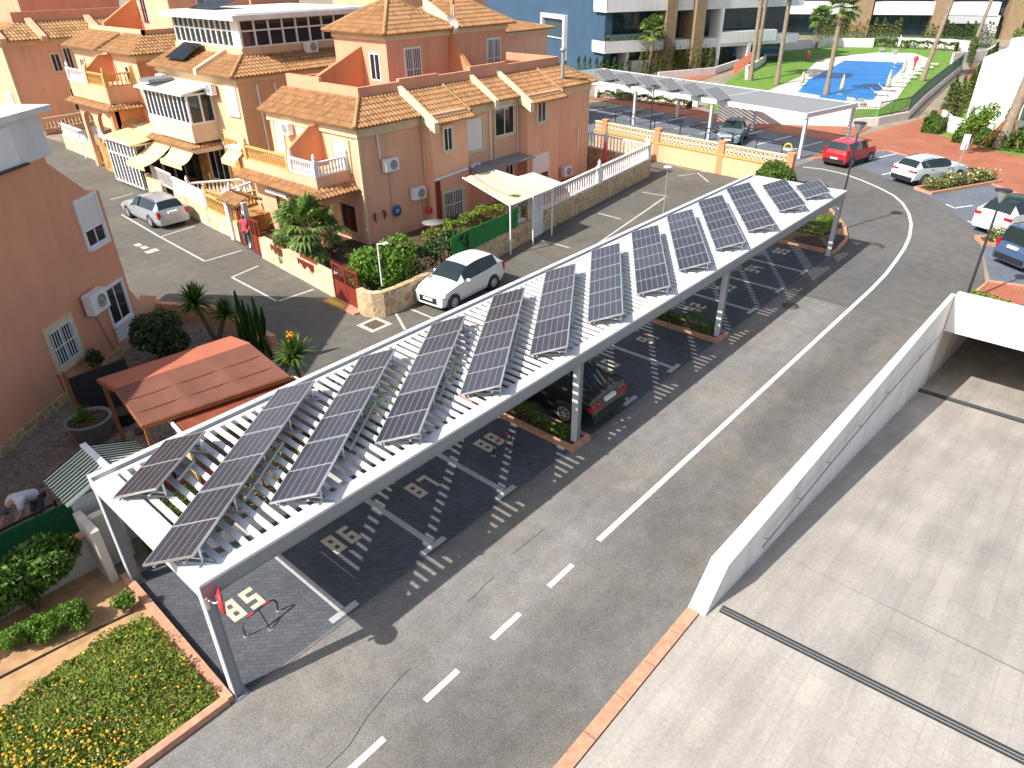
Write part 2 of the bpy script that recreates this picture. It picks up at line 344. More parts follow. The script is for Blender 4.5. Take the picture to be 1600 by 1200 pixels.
# ---------------------------------------------------------------- ground
G0 = MB()
for (x0, x1, y0, y1) in ((-80, 420, 4.15, 420), (-80, 10.96, -120, 4.15), (30.8, 420, -120, 4.15)): G0.quad((x0, y0, -.03), (x1, y0, -.03), (x1, y1, -.03), (x0, y1, -.03))
struct('ground', G0, 'ground')
m = MB(); m.poly([(-25, 4.3), (10.9, 4.28), (24, 4.12), (31.4, 3.86), (33.3, 3.7), (35.2, 3.45), (42.1, 5.1), (46.5, 7.65), (48.9, 10), (51.7, 13.95), (52.2, 17.6), (51.9, 19.6), (45.5, 19.4), (44, 15.5), (40, 13.5), (36, 12.5), (34.3, 9.72), (-25, 9.72)], -.012)
struct('road', m, 'asphalt')
m = MB(); m.poly([(28.65, 3.96), (31.4, 3.86), (33.3, 3.7), (35.2, 3.45), (42.1, 5.1), (46.5, 7.65), (48.9, 10), (51.7, 13.95), (52.2, 17.6), (46, 18.2), (44.6, 14.6), (40.5, 12.7), (37.4, 11), (37.1, 9.7), (28.72, 9.72)], -.008)
struct('road_resurfaced_patch', m, 'asphalt_dark')
m = MB(); m.poly([(9, 14.6), (34, 14.6), (44, 17), (45.2, 19.6), (44.3, 23), (46.4, 32), (41.4, 34), (41.2, 24.3), (28.3, 22.6), (17.9, 20.9), (15.5, 22), (16.6, 31.5), (17.9, 37), (18, 46), (20.5, 63), (20, 80), (0, 80), (0, 40), (6, 27)], -.012)
struct('street', m, 'asphalt_street')
# road markings
m = MB()
for i in range(-7, 6):
    x = 9.05 - 1.91 * (5 - i); m.strip([(x, 6.97), (x + .9, 6.97)], .13, -.003)
m.strip([(11.01, 6.98), (20, 6.97), (31.2, 6.97)] + [tuple(g(*q)[:2]) for q in ((1385, 427), (1400, 407), (1413, 388), (1421, 370), (1424, 350), (1420, 333), (1410, 317), (1396, 305), (1375, 294), (1350, 283), (1320, 272), (1285, 264), (1255, 261))], .15, -.003)
struct('road_centre_line', m, 'paint_line')
m = MB()
for L in (((660, 556), (760, 482), (900, 404), (1042, 306)), ((1042, 306), (1003, 300)), ((970, 342), (935, 333)), ((890, 387), (845, 375)), ((640, 482), (684, 500)), ((617, 487), (633, 515)), ((1060, 275), (1090, 270), (1107, 284)), ((190, 335), (250, 370), (320, 408)), ((320, 408), (378, 391)), ((250, 370), (304, 353)), ((362, 433), (404, 415)), ((362, 433), (432, 470)), ((436, 470), (490, 452)), ((172, 312), (208, 302))):
    m.strip([tuple(g(*q)[:2]) for q in L], .11, -.005)
for q in ((212, 381), (222, 385), (229, 392), (238, 389)): m.strip([tuple(g(*q)[:2]), tuple(g(q[0] + 7, q[1] + 3)[:2])], .3, -.005)
struct('street_markings', m, 'paint_worn')
m = MB(); m.strip([tuple(g(*q)[:2]) for q in ((510, 1200), (545, 1165), (575, 1118), (600, 1088), (622, 1062), (642, 1043))], .015, -.004)
m.strip([tuple(g(*q)[:2]) for q in ((730, 940), (745, 928), (755, 915), (771, 902))], .014, -.004); m.strip([tuple(g(*q)[:2]) for q in ((800, 866), (825, 846), (850, 826))], .014, -.004)
struct('road_cracks', m, 'crack')
for q, s in (((1235, 478), .34), ((1370, 384), .36), ((735, 508), .3), ((585, 507), .28)):
    c = g(*q); mm = MB()
    if q[0] in (735, 585): mm.box(c.x - .32, c.x + .32, c.y - .32, c.y + .32, -.02, .004); mm.add([], []); mm2 = MB(); mm2.box(c.x - .5, c.x + .5, c.y - .5, c.y + .5, -.02, -.002)
    else: mm.lathe([(0.001, .004), (s, .004), (s, -.02)], 20, 0, None, (c.x, c.y, 0)); mm2 = None
    lab = {1235: 'round rusty manhole cover in the road by the carport shadow edge', 1370: 'round rusty manhole cover in the road near the curve of the line', 735: 'square drain cover near the white hatchback', 585: 'square dark drain cover with pale concrete surround by the curved stone wall'}[q[0]]
    t = thing('manhole_cover', lab, 'manhole cover', (c.x, c.y, 0)); part('lid', mm, 'manhole', t)
    if mm2: part('surround', mm2, 'kerb_grey', t)
# ---------------------------------------------------------------- ramp forecourt
m = MB(); m.poly([(-25, 3.98), (11.0, 3.98), (13.17, -30), (-25, -30)], .02); struct('forecourt_paving', m, 'ramp_tiles')
RZ = [(11.1, 0.0), (13.9, -.41), (19.9, -1.34), (30.2, -3.08), (60, -8)]
m = MB()
for (a, za), (b, zb) in zip(RZ, RZ[1:]): m.quad((a if za < 0 else 13.17, -30, za if za < 0 else .018), (b, -30, zb), (b, 3.9, zb), (a if za < 0 else 11.0, 3.9, za if za < 0 else .018))
struct('ramp_paving', m, 'ramp_tiles')
m = MB(); k = 0; x = -24.9
while x < 10.8:
    x1 = min(x + 1.02, 10.85); m.box(x, x1 - .025, 4.0, 4.27, -.1, .05); x = x1
struct('kerb', m, 'kerb_terracotta')
def drain(name, A, B, wd, label):
    A = V(A); B = V(B); t = thing(name, label, 'drain', tuple((A + B) / 2)); d = (B - A).normalized(); nn = V((-d.y, d.x, 0))
    mm = MB(); mm.bar(A + nn * wd * .5, B + nn * wd * .5, .03, .05); mm.bar(A - nn * wd * .5, B - nn * wd * .5, .03, .05); mm.bar(A - V((0, 0, .03)), B - V((0, 0, .03)), wd, .02, 1); mm.bar(A + V((0, 0, .006)), B + V((0, 0, .006)), .03, .02); part('channel', mm, ['steel_dark', 'black_metal'], t)
    L = (B - A).length; n = int(L / .045); mm = MB()
    for i in range(n):
        p = A + d * (i * .045); mm.bar(p + nn * wd * .46, p - nn * wd * .46, .018, .02)
    part('grating', mm, 'pot_grey', t)
drain('drain_channel', (10.98, 3.7, .028), (11.42, -3.2, .028), .17, 'dark slotted drain channel running across the top of the pale ramp paving')
drain('drain_channel', (29.2, 3.8, -2.88), (29.4, -4, -2.88), .22, 'thin dark drain line across the foot of the ramp by the garage opening')
m = MB()   # side wall of the ramp
P = [(10.55, 4.06), (11.35, 4.05), (14, 4.03), (21.7, 3.96), (30.5, 3.87)]
W = [.4, .4, .38, .27, .15]
n = len(P); A = [(p[0], p[1] + q / 2) for p, q in zip(P, W)]; B = [(p[0], p[1] - q / 2) for p, q in zip(P, W)]
zt = [.06, .95, .93, .9, .9]; zb = [-.1, -.6, -1, -2.2, -3.6]
for i in range(n - 1):
    j = i + 1
    m.quad((*B[i], zb[i]), (*B[j], zb[j]), (*B[j], zt[j]), (*B[i], zt[i])); m.quad((*A[j], zb[j]), (*A[i], zb[i]), (*A[i], zt[i]), (*A[j], zt[j])); m.quad((*B[i], zt[i]), (*B[j], zt[j]), (*A[j], zt[j]), (*A[i], zt[i]))
m.quad((*A[0], -.1), (*B[0], -.1), (*B[0], zt[0]), (*A[0], zt[0]))
t = thing('ramp_wall', 'long white rendered wall along the garage ramp with a handrail inside', 'wall', (20, 4, 0)); part('wall', m, 'wall_white', t)
m = MB(); hr = [(13.0, 3.72, .35), (17, 3.72, .25), (22, 3.7, .12), (29.5, 3.68, -.35)]
m.tube(hr, .022, 6)
for a, b in zip(hr, hr[1:]):
    for f in (.1, .6): q = V(a).lerp(V(b), f); m.tube([q, (q.x, q.y + .12, q.z - .06)], .014, 5)
part('handrail', m, 'grey_plastic', t)
t = thing('garage_portal', 'white concrete slab over the garage opening at the end of the ramp', 'garage entrance', (31, 0, 0))
m = MB(); m.box(30.4, 30.9, -30, 3.77, -.64, .9); part('lintel', m, 'wall_white', t)
m = MB(); m.box(30.9, 60, -30, 3.77, -.5, -.05); part('roof_slab', m, 'wall_dirty', t)
m = MB(); m.box(59.9, 60.2, -30, 4.1, -8.5, -.05); m.box(30.55, 60, 3.79, 4.1, -8, -.1); part('inner_wall', m, 'wall_dirty', t)
# ---------------------------------------------------------------- carport stalls
m = MB(); m.poly([(2.9, 9.7), (37, 9.7), (37, 14.5), (2.9, 14.5)], -.004); struct('stall_paving', m, 'stall_pavers')
m = MB(); m.strip([(2.9, 9.72), (37, 9.72)], .06, .0005); struct('stall_edging', m, 'edging')
LX = [5.55, 8.26, 10.9, 16.95, 19.72, 25.9, 28.6, 31.3]
m = MB()
for x in LX: m.strip([(x, 10.02), (x, 14.4)], .17, 0.002); m.strip([(x - .36, 9.92), (x + .36, 9.92)], .17, 0.002)
struct('stall_lines', m, 'tile_grey')
DG = {'8': '111101111101111', '5': '111100111001111', '6': '111100111101111', '7': '111001001001001', '9': '111101111001111', '0': '111101101101111', '1': '010010010010010', '2': '111001111100111', '3': '111001111001111', '4': '101101111001001'}
SC = [4.2, 6.9, 9.6, 12.3, 15.6, 18.35, 21.1, 24.7, 27.4, 30.2, 33.2]
m = MB()
for x, num in zip(SC, range(85, 96)):
    for k, ch in enumerate(str(num)):
        ox = x - .38 + k * .45
        for i, b in enumerate(DG[ch]):
            if b == '1':
                c_, r_ = i % 3, i // 3; a0 = ox + c_ * .105; b0 = 12.15 - r_ * .135
                m.quad((a0, b0 - .135, .003), (a0 + .105, b0 - .135, .003), (a0 + .105, b0, .003), (a0, b0, .003))
struct('stall_numbers', m, 'tile_pale')
# planters between stalls
def leafcloud(mb, sampler, n, size, m=0, up=.35, asp=.5):
    for _ in range(n):
        p = V(sampler()); s = size * U(.6, 1.3)
        d = V((U(-1, 1), U(-1, 1), U(-.6, 1) + up)).normalized(); a = d.cross(V((U(-1, 1), U(-1, 1), U(-1, 1)))).normalized(); b = d.cross(a)
        k = len(mb.v)
        mb.v += [tuple(p - a * s * .5), tuple(p + b * s * asp * .5), tuple(p + a * s * .5 + d * s * .1), tuple(p - b * s * asp * .5)]
        mb.f.append([k, k + 1, k + 2, k + 3]); mb.m.append(m); mb.sm.append(False)
def blob(c, r, sq=1.0, shell=.55):
    # point in an uneven lumpy blob
    c = V(c); r = V(r)
    lumps = [(V((U(-.55, .55), U(-.55, .55), U(-.4, .6))), U(.35, .6)) for _ in range(9)] + [(V((0, 0, 0)), .6)]
    def f():
        o, k = random.choice(lumps); d = V((random.gauss(0, 1), random.gauss(0, 1), random.gauss(0, 1))).normalized() * (k * U(shell, 1) ** .6)
        p = o + d; return (c.x + p.x * r.x, c.y + p.y * r.y, max(c.z - r.z, c.z + p.z * r.z))
    return f
def boxs(x0, x1, y0, y1, z0, z1, rough=.12):
    ph = [U(0, 6) for _ in range(4)]
    def f():
        x, y = U(x0, x1), U(y0, y1)
        top = z1 + rough * (sin(x * 2.3 + ph[0]) + sin(y * 3.1 + ph[1]) + sin(x * 5.7 + y * 4 + ph[2]) * .6)
        k = rnd()
        if k < .55: z = top - abs(random.gauss(0, .06))
        else:
            z = U(z0, top)
            if k < .8: x = x0 + abs(random.gauss(0, .05)) if rnd() < .5 else x1 - abs(random.gauss(0, .05))
            else: y = y0 + abs(random.gauss(0, .05)) if rnd() < .5 else y1 - abs(random.gauss(0, .05))
        return (x, y, z)
    return f
def shrub(name, label, cat, c, r, n, size, mat_='leaf_mid', group=None, stem=True, flowers=None):
    t = thing(name, label, cat, (c[0], c[1], c[2] - r[2]), 0, group)
    m = MB(); leafcloud(m, blob(c, r), n, size, 0)
    mats = [mat_]
    if flowers: leafcloud(m, blob(c, (r[0] * 1.05, r[1] * 1.05, r[2] * 1.08), 1, .9), flowers[1], size * .9, 1, .8, .9); mats.append(flowers[0])
    part('foliage', m, mats, t)
    if stem:
        m = MB()
        for k in range(5): m.tube([(c[0] + U(-.1, .1), c[1] + U(-.1, .1), c[2] - r[2]), (c[0] + U(-.5, .5) * r[0], c[1] + U(-.5, .5) * r[1], c[2] + r[2] * .4)], [.03, .01], 5)
        part('stem', m, 'bark', t)
    return t
def hedge(name, label, box, n, size, mat_='leaf_mid', rough=.12, cat='hedge', group=None):
    x0, x1, y0, y1, z0, z1 = box
    t = thing(name, label, cat, ((x0 + x1) / 2, (y0 + y1) / 2, z0), 0, group); m = MB(); leafcloud(m, boxs(*box, rough), n, size); part('foliage', m, mat_, t)
    m = MB(); k = max(3, int((x1 - x0 + y1 - y0) / .5))
    m.bar(((x0), (y0), z0 + .01), ((x1), (y1), z0 + .01), .03, .03)
    for i in range(k): f = (i + .5) / k; p = (x0 + (x1 - x0) * f, y0 + (y1 - y0) * f); m.tube([(*p, z0), (p[0] + U(-.1, .1), p[1] + U(-.1, .1), z0 + (z1 - z0) * .7)], [.03, .012], 5)
    part('stem', m, 'bark', t); return t
for (x0, x1, lab) in ((13.55, 14.3, 'planted kerbed bed between stall 88 and the black parked car'), (22.42, 23.2, 'planted kerbed bed under the middle of the carport between stalls 91 and 92')):
    m = MB(); m.wallpath([(x0, 14.3), (x0, 9.75)], .14, -.02, .15); m.wallpath([(x1, 9.75), (x1, 14.3)], .14, -.02, .15); m.box(x0 - .07, x1 + .07, 9.62, 9.76, -.02, .152)
    t = thing('planter_bed', lab, 'planter', ((x0 + x1) / 2, 12, 0)); part('kerb', m, 'kerb_terracotta', t)
    m = MB(); m.box(x0 + .07, x1 - .07, 9.76, 14.3, -.02, .1); part('soil', m, 'dark_soil', t)
    m = MB(); leafcloud(m, boxs(x0 + .08, x1 - .08, 10.1, 14.2, .1, .45), 2600, .1); part('plants', m, 'leaf_mid', t)
m = MB(); ep = [(34.35, 14.6), (34.35, 9.75), (35.6, 9.75), (36.7, 10.2), (37.2, 11), (37.2, 14.6)]
ep = [(34.35, 14.6), (34.35, 9.78), (34.9, 9.74), (36.6, 9.9), (38.6, 10.7), (40.4, 11.9), (42.3, 13.2), (43.6, 15.5)]
m.wallpath(ep, .16, -.02, .16); t = thing('planter_bed', 'kerbed bed with a rounded end beyond the last carport stall', 'planter', (36, 12, 0)); part('kerb', m, 'kerb_terracotta', t)
m = MB(); m.prism(ep + [(43.4, 18.2), (40, 16)], -.02, .1); part('soil', m, 'dark_soil', t)
m = MB(); leafcloud(m, boxs(36.2, 38.4, 11.0, 13.2, .1, .7, .1), 3200, .13); part('plants', m, 'leaf_bright', t)
shrub('shrub', 'dense green bushes between the far carport corner and the beige block wall', 'shrub', (42.2, 16.2, .9), (1.7, 1.6, 1.0), 5200, .2, 'leaf_mid')
shrub('shrub', 'small low green shrub at the road edge past the end of the carport', 'shrub', (43.2, 14.0, .45), (.7, .6, .5), 1200, .16, 'leaf_mid')
for q in ((1194, 262), (1229, 250), (1258, 262)):
    pass
# ---------------------------------------------------------------- carport
X0, X1, Y0, Y1, H = 2.86, 34.2, 9.735, 14.42, 3.1
cp = thing('solar_carport', 'long white steel carport with a slatted roof carrying solar panels', 'carport', (18.5, 12, 0))
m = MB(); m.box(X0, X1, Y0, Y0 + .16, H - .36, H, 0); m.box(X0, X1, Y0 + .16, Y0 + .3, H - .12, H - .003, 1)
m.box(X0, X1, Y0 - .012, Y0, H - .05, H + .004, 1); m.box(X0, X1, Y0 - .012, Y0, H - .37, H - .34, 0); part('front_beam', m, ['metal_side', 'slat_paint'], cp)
m = MB(); m.box(X0 + .002, X1 - .002, Y0 - .006, Y0 + .302, H + .004, H + .012); part('front_capping', m, 'slat_paint', cp)
m = MB(); m.box(X0, X1, Y1 - .16, Y1, H - .36, H); m.box(X0, X1, Y1 - .42, Y1 - .3, H - .12, H - .02); m.box(X0, X1, Y1 - .3, Y1 - .16, H - .2, H - .16); part('back_beam', m, 'slat_paint', cp)
m = MB(); m.box(X0 + .5, X1, Y1 - .26, Y1 - .19, H - .16, H - .09); part('cable_tray', m, 'steel_dark', cp)
m = MB(); m.box(X0 - .004, X0 + .42, Y0 + .31, Y1 - .43, H - .09, H - .004); m.box(X0 - .012, X0, Y0, Y1, H - .36, H - .004); part('end_beam', m, 'slat_paint', cp)
m = MB(); m.box(X1 - .16, X1, Y0 + .31, Y1 - .43, H - .3, H - .004); part('end_beam', m, 'slat_paint', cp)
for x in (2.96, 13.92, 22.78, 34.08):
    for y in (Y0 + .13, Y1 - .13):
        m = MB(); s = .1
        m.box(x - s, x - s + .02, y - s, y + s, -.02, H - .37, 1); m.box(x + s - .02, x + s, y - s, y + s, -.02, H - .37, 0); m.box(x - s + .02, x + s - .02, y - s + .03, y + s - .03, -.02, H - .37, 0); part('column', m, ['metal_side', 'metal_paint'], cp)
        m = MB(); m.box(x - .16, x + .16, y - .16, y + .16, -.02, .012); part('base_plate', m, 'metal_side', cp)
for x in (13.92, 22.78):
    m = MB(); m.box(x - .09, x + .09, Y0 + .3, Y1 - .42, H - .42, H - .16); part('cross_beam', m, 'metal_paint', cp)
PITCH = .265; n = int((X1 - .2 - (X0 + .55)) / PITCH)
sm_ = MB(); sm_.box(-.061, .061, Y0 + .302 - 12, Y1 - .422 - 12, H - .068, H - .012)
proto = None; rest = MB()
for i in range(n + 1):
    x = X0 + .56 + i * PITCH
    if i < 100:
        if proto is None: proto = part('slat', sm_, 'slat_paint', cp); OFFv = off(cp); me = proto.data; me.transform(Matrix.Translation(OFFv - V((0, 0, 0)))); me.transform(Matrix.Translation((0, 0, 0))); proto.location = (x - 18.5, 0, 0); s_ = proto
        else: s_ = proto.copy(); col.objects.link(s_); s_.location = (x - 18.5, 0, 0)
    else: rest.box(x - .061, x + .061, Y0 + .302, Y1 - .422, H - .068, H - .012)
o = part('slat', rest, 'slat_paint', cp); o['kind'] = 'stuff'
# solar rows
PA = R(34.6); e1 = V((cos(PA), sin(PA), 0)); e2 = V((sin(PA), -cos(PA), 0)); TILT = R(18)
PLN, PWD = 1.97, 1.06
pm = MB(); pm.box(.02, PLN - .02, .02, PWD - .02, -.008, .003); pan_me = pm.mesh('solar_cells', ['solar_cells'])
fm = MB()
for a in ((0, PLN, 0, .024), (0, PLN, PWD - .024, PWD), (0, .024, .024, PWD - .024), (PLN - .024, PLN, .024, PWD - .024)): fm.box(*a, -.035, .008)
fr_me = fm.mesh('frame', ['alu'])
SR = {1: (2.86, 13.12, 1)}
for k in range(2, 12): SR[k] = (4.80 + 2.632 * (k - 3), 10.62, 3)
SR[2] = (2.42, 10.85, 3); SR[12] = (29.05, 10.72, 2); SR[13] = (31.55, 10.62, 1)
ORD = ['', 'first', 'second', 'third', 'fourth', 'fifth', 'sixth', 'seventh', 'eighth', 'ninth', 'tenth', 'eleventh', 'twelfth', 'last']
for k, (x, y, n) in SR.items():
    lab = ORD[k] + ' row of tilted solar panels from the near end of the carport roof'
    if k == 1: lab = 'single solar panel at the near back corner of the carport roof'
    if k == 13: lab = 'single solar panel at the far front corner of the carport roof'
    if k == 12: lab = 'row of only two solar panels next to the far end of the carport roof'
    t = thing('solar_panel_row', lab, 'solar panels', (x, y, H), 0, 'rows of solar panels on the carport roof', True)
    for j in range(n):
        Mx = Matrix((e1, (e2 * cos(TILT) + V((0, 0, sin(TILT)))), (e1.cross(e2 * cos(TILT) + V((0, 0, sin(TILT))))))).transposed().to_4x4()
        # keep the glass facing up
        z_ = e1.cross(e2 * cos(TILT) + V((0, 0, sin(TILT))))
        if z_.z < 0: Mx = Matrix((e1, (e2 * cos(TILT) + V((0, 0, sin(TILT)))), -z_)).transposed().to_4x4()
        Mx.translation = e1 * (j * (PLN + .025)) + V((0, 0, .09))
        o = bpy.data.objects.new('panel', pan_me); col.objects.link(o); o.parent = t; o.matrix_local = Mx
        f = bpy.data.objects.new('frame', fr_me); col.objects.link(f); f.parent = o
    L = n * (PLN + .025); hi = PWD * sin(TILT) + .05; m = MB()
    for s in ([.25, L - .25] if n == 1 else [.25 + (L - .5) * i / (n + 1) for i in range(n + 2)]):
        a = e1 * s; b = a + e2 * PWD * cos(TILT) * .96
        m.bar(b + V((0, 0, 0)), b + V((0, 0, hi)), .035, .035); m.bar(a + V((0, 0, .015)), b + e2 * .25 + V((0, 0, .015)), .04, .03); m.bar(b + V((0, 0, hi * .3)), a + e2 * .5 + V((0, 0, .12)), .02, .02)
    part('support_legs', m, 'alu', t)
    m = MB(); b = e2 * PWD * cos(TILT) * 1.05; m.bar(b + e1 * (L * .3) + V((0, 0, .16)), b + e1 * (L * .62) + V((0, 0, .16)), .04, .07); m.bar(e2 * .2 + V((0, 0, .07)), e2 * .2 + e1 * L + V((0, 0, .07)), .035, .035); m.bar(e2 * .8 + V((0, 0, .22)), e2 * .8 + e1 * L + V((0, 0, .22)), .035, .035); part('mounting_rail', m, 'alu', t)
# traffic mirror on the near corner post
t = thing('traffic_mirror', 'round red backed traffic mirror fixed at the top of the near carport column', 'mirror', (3.06, 9.52, 2.72), 0, None, True)
m = MB(); Tm = Matrix.Rotation(R(68), 4, 'Z') @ Matrix.Rotation(R(90), 4, 'X')
m.lathe([(.001, -.06), (.15, -.045), (.235, -.01), (.245, .02), (.225, .03)], 24, 0, Tm @ Matrix.Translation((0.0, 0, 0))); part('back_shell', m, 'red_plastic', t)
m = MB(); m.lathe([(.001, .05), (.12, .042), (.222, .022)], 24, 0, Tm); part('mirror_face', m, 'mirror_glass', t)
m = MB(); m.tube([(0, 0, 0), (-.1, .04, 0), (-.15, .22, 0)], .02, 6); m.bar((-.19, .13, -.12), (-.19, .13, .12), .05, .05); part('bracket', m, 'alu', t)
def bike_bar(x, y, rz, label):
    t = thing('parking_barrier', label, 'parking barrier', (x, y, 0), rz, 'folding parking barriers in the stalls', True)
    m = MB(); pts = [(-.42, 0, 0), (-.43, 0, .28), (-.36, 0, .4), (-.25, 0, .44), (.25, 0, .44), (.36, 0, .4), (.43, 0, .28), (.42, 0, 0)]; m.tube(pts, .02, 7); part('hoop', m, 'steel_dark', t)
    m = MB(); m.tube([(0, 0, .44), (.0, -.28, .02)], .016, 6); part('strut', m, 'steel_dark', t)
    for s in (-1, 1): m = MB(); m.tube([(s * .12, 0, .442), (s * .26, 0, .438)], .026, 7); part('red_sleeve', m, 'red_plastic', t)
    m = MB(); m.box(-.47, -.37, -.05, .05, 0, .012); m.box(.37, .47, -.05, .05, 0, .012); m.box(-.05, .05, -.33, -.23, 0, .012); part('foot_plate', m, 'alu', t)
bike_bar(4.2, 11.0, R(5), 'green hoop parking barrier with red sleeves lying in stall 85')
bike_bar(12.3, 11.3, R(5), 'green hoop parking barrier with red sleeves in the shade of stall 88')
# ---------------------------------------------------------------- lamps
def lamp(x, y, h, label, rz=0, tilt=0):
    t = thing('street_lamp', label, 'street lamp', (x, y, 0), rz, 'dark street lamps with round heads')
    q = V((x + tilt, y, h)); m = MB(); m.tube([(x, y, -.02), (x + tilt * .5, y, h * .5), q], [.055, .05, .04], 10); part('pole', m, 'steel_dark', t)
    m = MB(); m.lathe([(.03, 0), (.05, .04), (.27, .42), (.28, .46), (.02, .5)], 18, 0, None, tuple(q)); part('lamp_head', m, 'grey_plastic', t)
    m = MB(); m.lathe([(.001, .515), (.3, .5), (.31, .47)], 18, 0, None, tuple(q)); part('cap', m, 'black_metal', t)
lamp(32.4, 3.62, 4.1, 'dark street lamp beside the garage portal in front of the white SUV', 0, 0)
lamp(37.9, 10.9, 4.9, 'dark street lamp behind the far corner of the carport, in front of the red car', 0, 0)
lamp(53.3, 31.6, 3.1, 'dark street lamp in the far car park in front of the small carport')
# ---------------------------------------------------------------- cars
def cat(a, b, c, d, t): return .5 * (2 * b + (c - a) * t + (2 * a - 5 * b + 4 * c - d) * t * t + (3 * b - a - 3 * c + d) * t ** 3)
TPL = {   # x from the nose, sill, belt, top, half width, top half width, side flag, top flag
 'hatch': (3.94, .30, [.62, 3.09], [(0, .32, .52, .58, .5, .42, 'b', 'b'), (.05, .22, .64, .69, .68, .58, 'b', 'b'), (.25, .18, .78, .84, .81, .68, 'b', 'b'), (.7, .18, .9, .99, .855, .74, 'b', 'b'), (.98, .18, .95, 1.05, .86, .72, 'b', 'w'), (1.3, .18, .965, 1.27, .86, .66, 'g', 'w'), (1.72, .18, .98, 1.48, .86, .59, 'g', 'b'), (2.3, .18, 1.0, 1.545, .86, .58, 'g', 'b'), (2.95, .18, 1.03, 1.52, .86, .57, 'g', 'b'), (3.4, .18, 1.08, 1.45, .85, .55, 'b', 'r'), (3.78, .2, 1.06, 1.12, .82, .6, 'b', 'b'), (3.9, .25, .86, .92, .77, .6, 'b', 'b'), (3.94, .32, .6, .66, .68, .5, 'b', 'b')]),
 'estate': (4.75, .31, [.92, 3.67], [(0, .3, .48, .53, .58, .5, 'b', 'b'), (.08, .2, .6, .66, .76, .64, 'b', 'b'), (.35, .18, .74, .8, .86, .72, 'b', 'b'), (1.1, .18, .87, .94, .9, .76, 'b', 'b'), (1.4, .18, .9, .99, .9, .74, 'b', 'w'), (1.75, .18, .91, 1.2, .9, .68, 'g', 'w'), (2.15, .18, .92, 1.38, .9, .62, 'g', 'b'), (2.7, .18, .93, 1.44, .9, .61, 'g', 'b'), (3.6, .18, .95, 1.43, .9, .6, 'g', 'b'), (4.25, .18, .97, 1.37, .88, .58, 'b', 'r'), (4.58, .2, .97, 1.02, .86, .68, 'b', 'b'), (4.69, .24, .72, .78, .83, .7, 'b', 'b'), (4.75, .3, .55, .6, .76, .6, 'b', 'b')]),
 'coupe': (4.75, .36, [.9, 3.78], [(0, .34, .62, .68, .56, .5, 'b', 'b'), (.08, .25, .78, .84, .78, .66, 'b', 'b'), (.35, .22, .9, .97, .9, .76, 'b', 'b'), (1.1, .22, 1.0, 1.08, .95, .8, 'b', 'b'), (1.4, .22, 1.03, 1.12, .95, .78, 'b', 'w'), (1.8, .22, 1.04, 1.36, .95, .7, 'g', 'w'), (2.25, .22, 1.05, 1.54, .95, .63, 'g', 'b'), (2.75, .22, 1.07, 1.59, .95, .62, 'g', 'b'), (3.4, .22, 1.1, 1.52, .95, .6, 'g', 'r'), (4.0, .22, 1.12, 1.3, .94, .62, 'b', 'r'), (4.4, .24, 1.1, 1.14, .92, .72, 'b', 'b'), (4.62, .28, 1.05, 1.1, .88, .74, 'b', 'b'), (4.72, .32, .75, .8, .84, .7, 'b', 'b'), (4.75, .36, .6, .65, .76, .6, 'b', 'b')]),
 'suv': (4.5, .35, [.88, 3.58], [(0, .36, .62, .68, .55, .5, 'b', 'b'), (.06, .26, .78, .84, .76, .66, 'b', 'b'), (.3, .22, .92, .98, .88, .74, 'b', 'b'), (1.0, .22, 1.0, 1.07, .92, .78, 'b', 'b'), (1.25, .22, 1.03, 1.12, .92, .76, 'b', 'w'), (1.6, .22, 1.04, 1.36, .92, .69, 'g', 'w'), (2.0, .22, 1.05, 1.55, .92, .64, 'g', 'b'), (2.6, .22, 1.07, 1.61, .92, .63, 'g', 'b'), (3.4, .22, 1.1, 1.58, .92, .62, 'g', 'b'), (3.95, .22, 1.13, 1.5, .91, .6, 'b', 'r'), (4.3, .24, 1.1, 1.15, .89, .7, 'b', 'b'), (4.44, .3, .85, .9, .86, .7, 'b', 'b'), (4.5, .36, .6, .66, .78, .6, 'b', 'b')]),
 'box': (4.1, .33, [.8, 3.35], [(0, .34, .7, .76, .6, .54, 'b', 'b'), (.05, .26, .84, .9, .78, .68, 'b', 'b'), (.25, .22, .97, 1.03, .88, .74, 'b', 'b'), (.85, .22, 1.03, 1.1, .9, .78, 'b', 'b'), (1.05, .22, 1.05, 1.14, .9, .77, 'b', 'w'), (1.35, .22, 1.06, 1.4, .9, .72, 'g', 'w'), (1.65, .22, 1.07, 1.58, .9, .7, 'g', 'b'), (2.3, .22, 1.08, 1.62, .9, .7, 'g', 'b'), (3.2, .22, 1.1, 1.6, .9, .69, 'g', 'b'), (3.72, .22, 1.12, 1.56, .9, .68, 'b', 'r'), (3.95, .24, 1.08, 1.12, .89, .74, 'b', 'b'), (4.06, .28, .82, .88, .86, .72, 'b', 'b'), (4.1, .34, .6, .66, .8, .66, 'b', 'b')]),
 'van': (4.4, .33, [.85, 3.55], [(0, .34, .62, .68, .6, .54, 'b', 'b'), (.06, .24, .78, .84, .8, .68, 'b', 'b'), (.3, .2, .92, .98, .88, .74, 'b', 'b'), (.85, .2, 1.02, 1.1, .9, .78, 'b', 'b'), (1.0, .2, 1.05, 1.15, .9, .77, 'b', 'w'), (1.35, .2, 1.06, 1.48, .9, .74, 'g', 'w'), (1.7, .2, 1.07, 1.74, .9, .72, 'g', 'b'), (2.4, .2, 1.08, 1.81, .9, .72, 'g', 'b'), (3.6, .2, 1.1, 1.8, .9, .72, 'g', 'b'), (4.12, .2, 1.12, 1.77, .9, .71, 'b', 'r'), (4.28, .22, 1.06, 1.1, .89, .78, 'b', 'b'), (4.36, .26, .8, .86, .87, .76, 'b', 'b'), (4.4, .32, .6, .66, .82, .7, 'b', 'b')]),
}
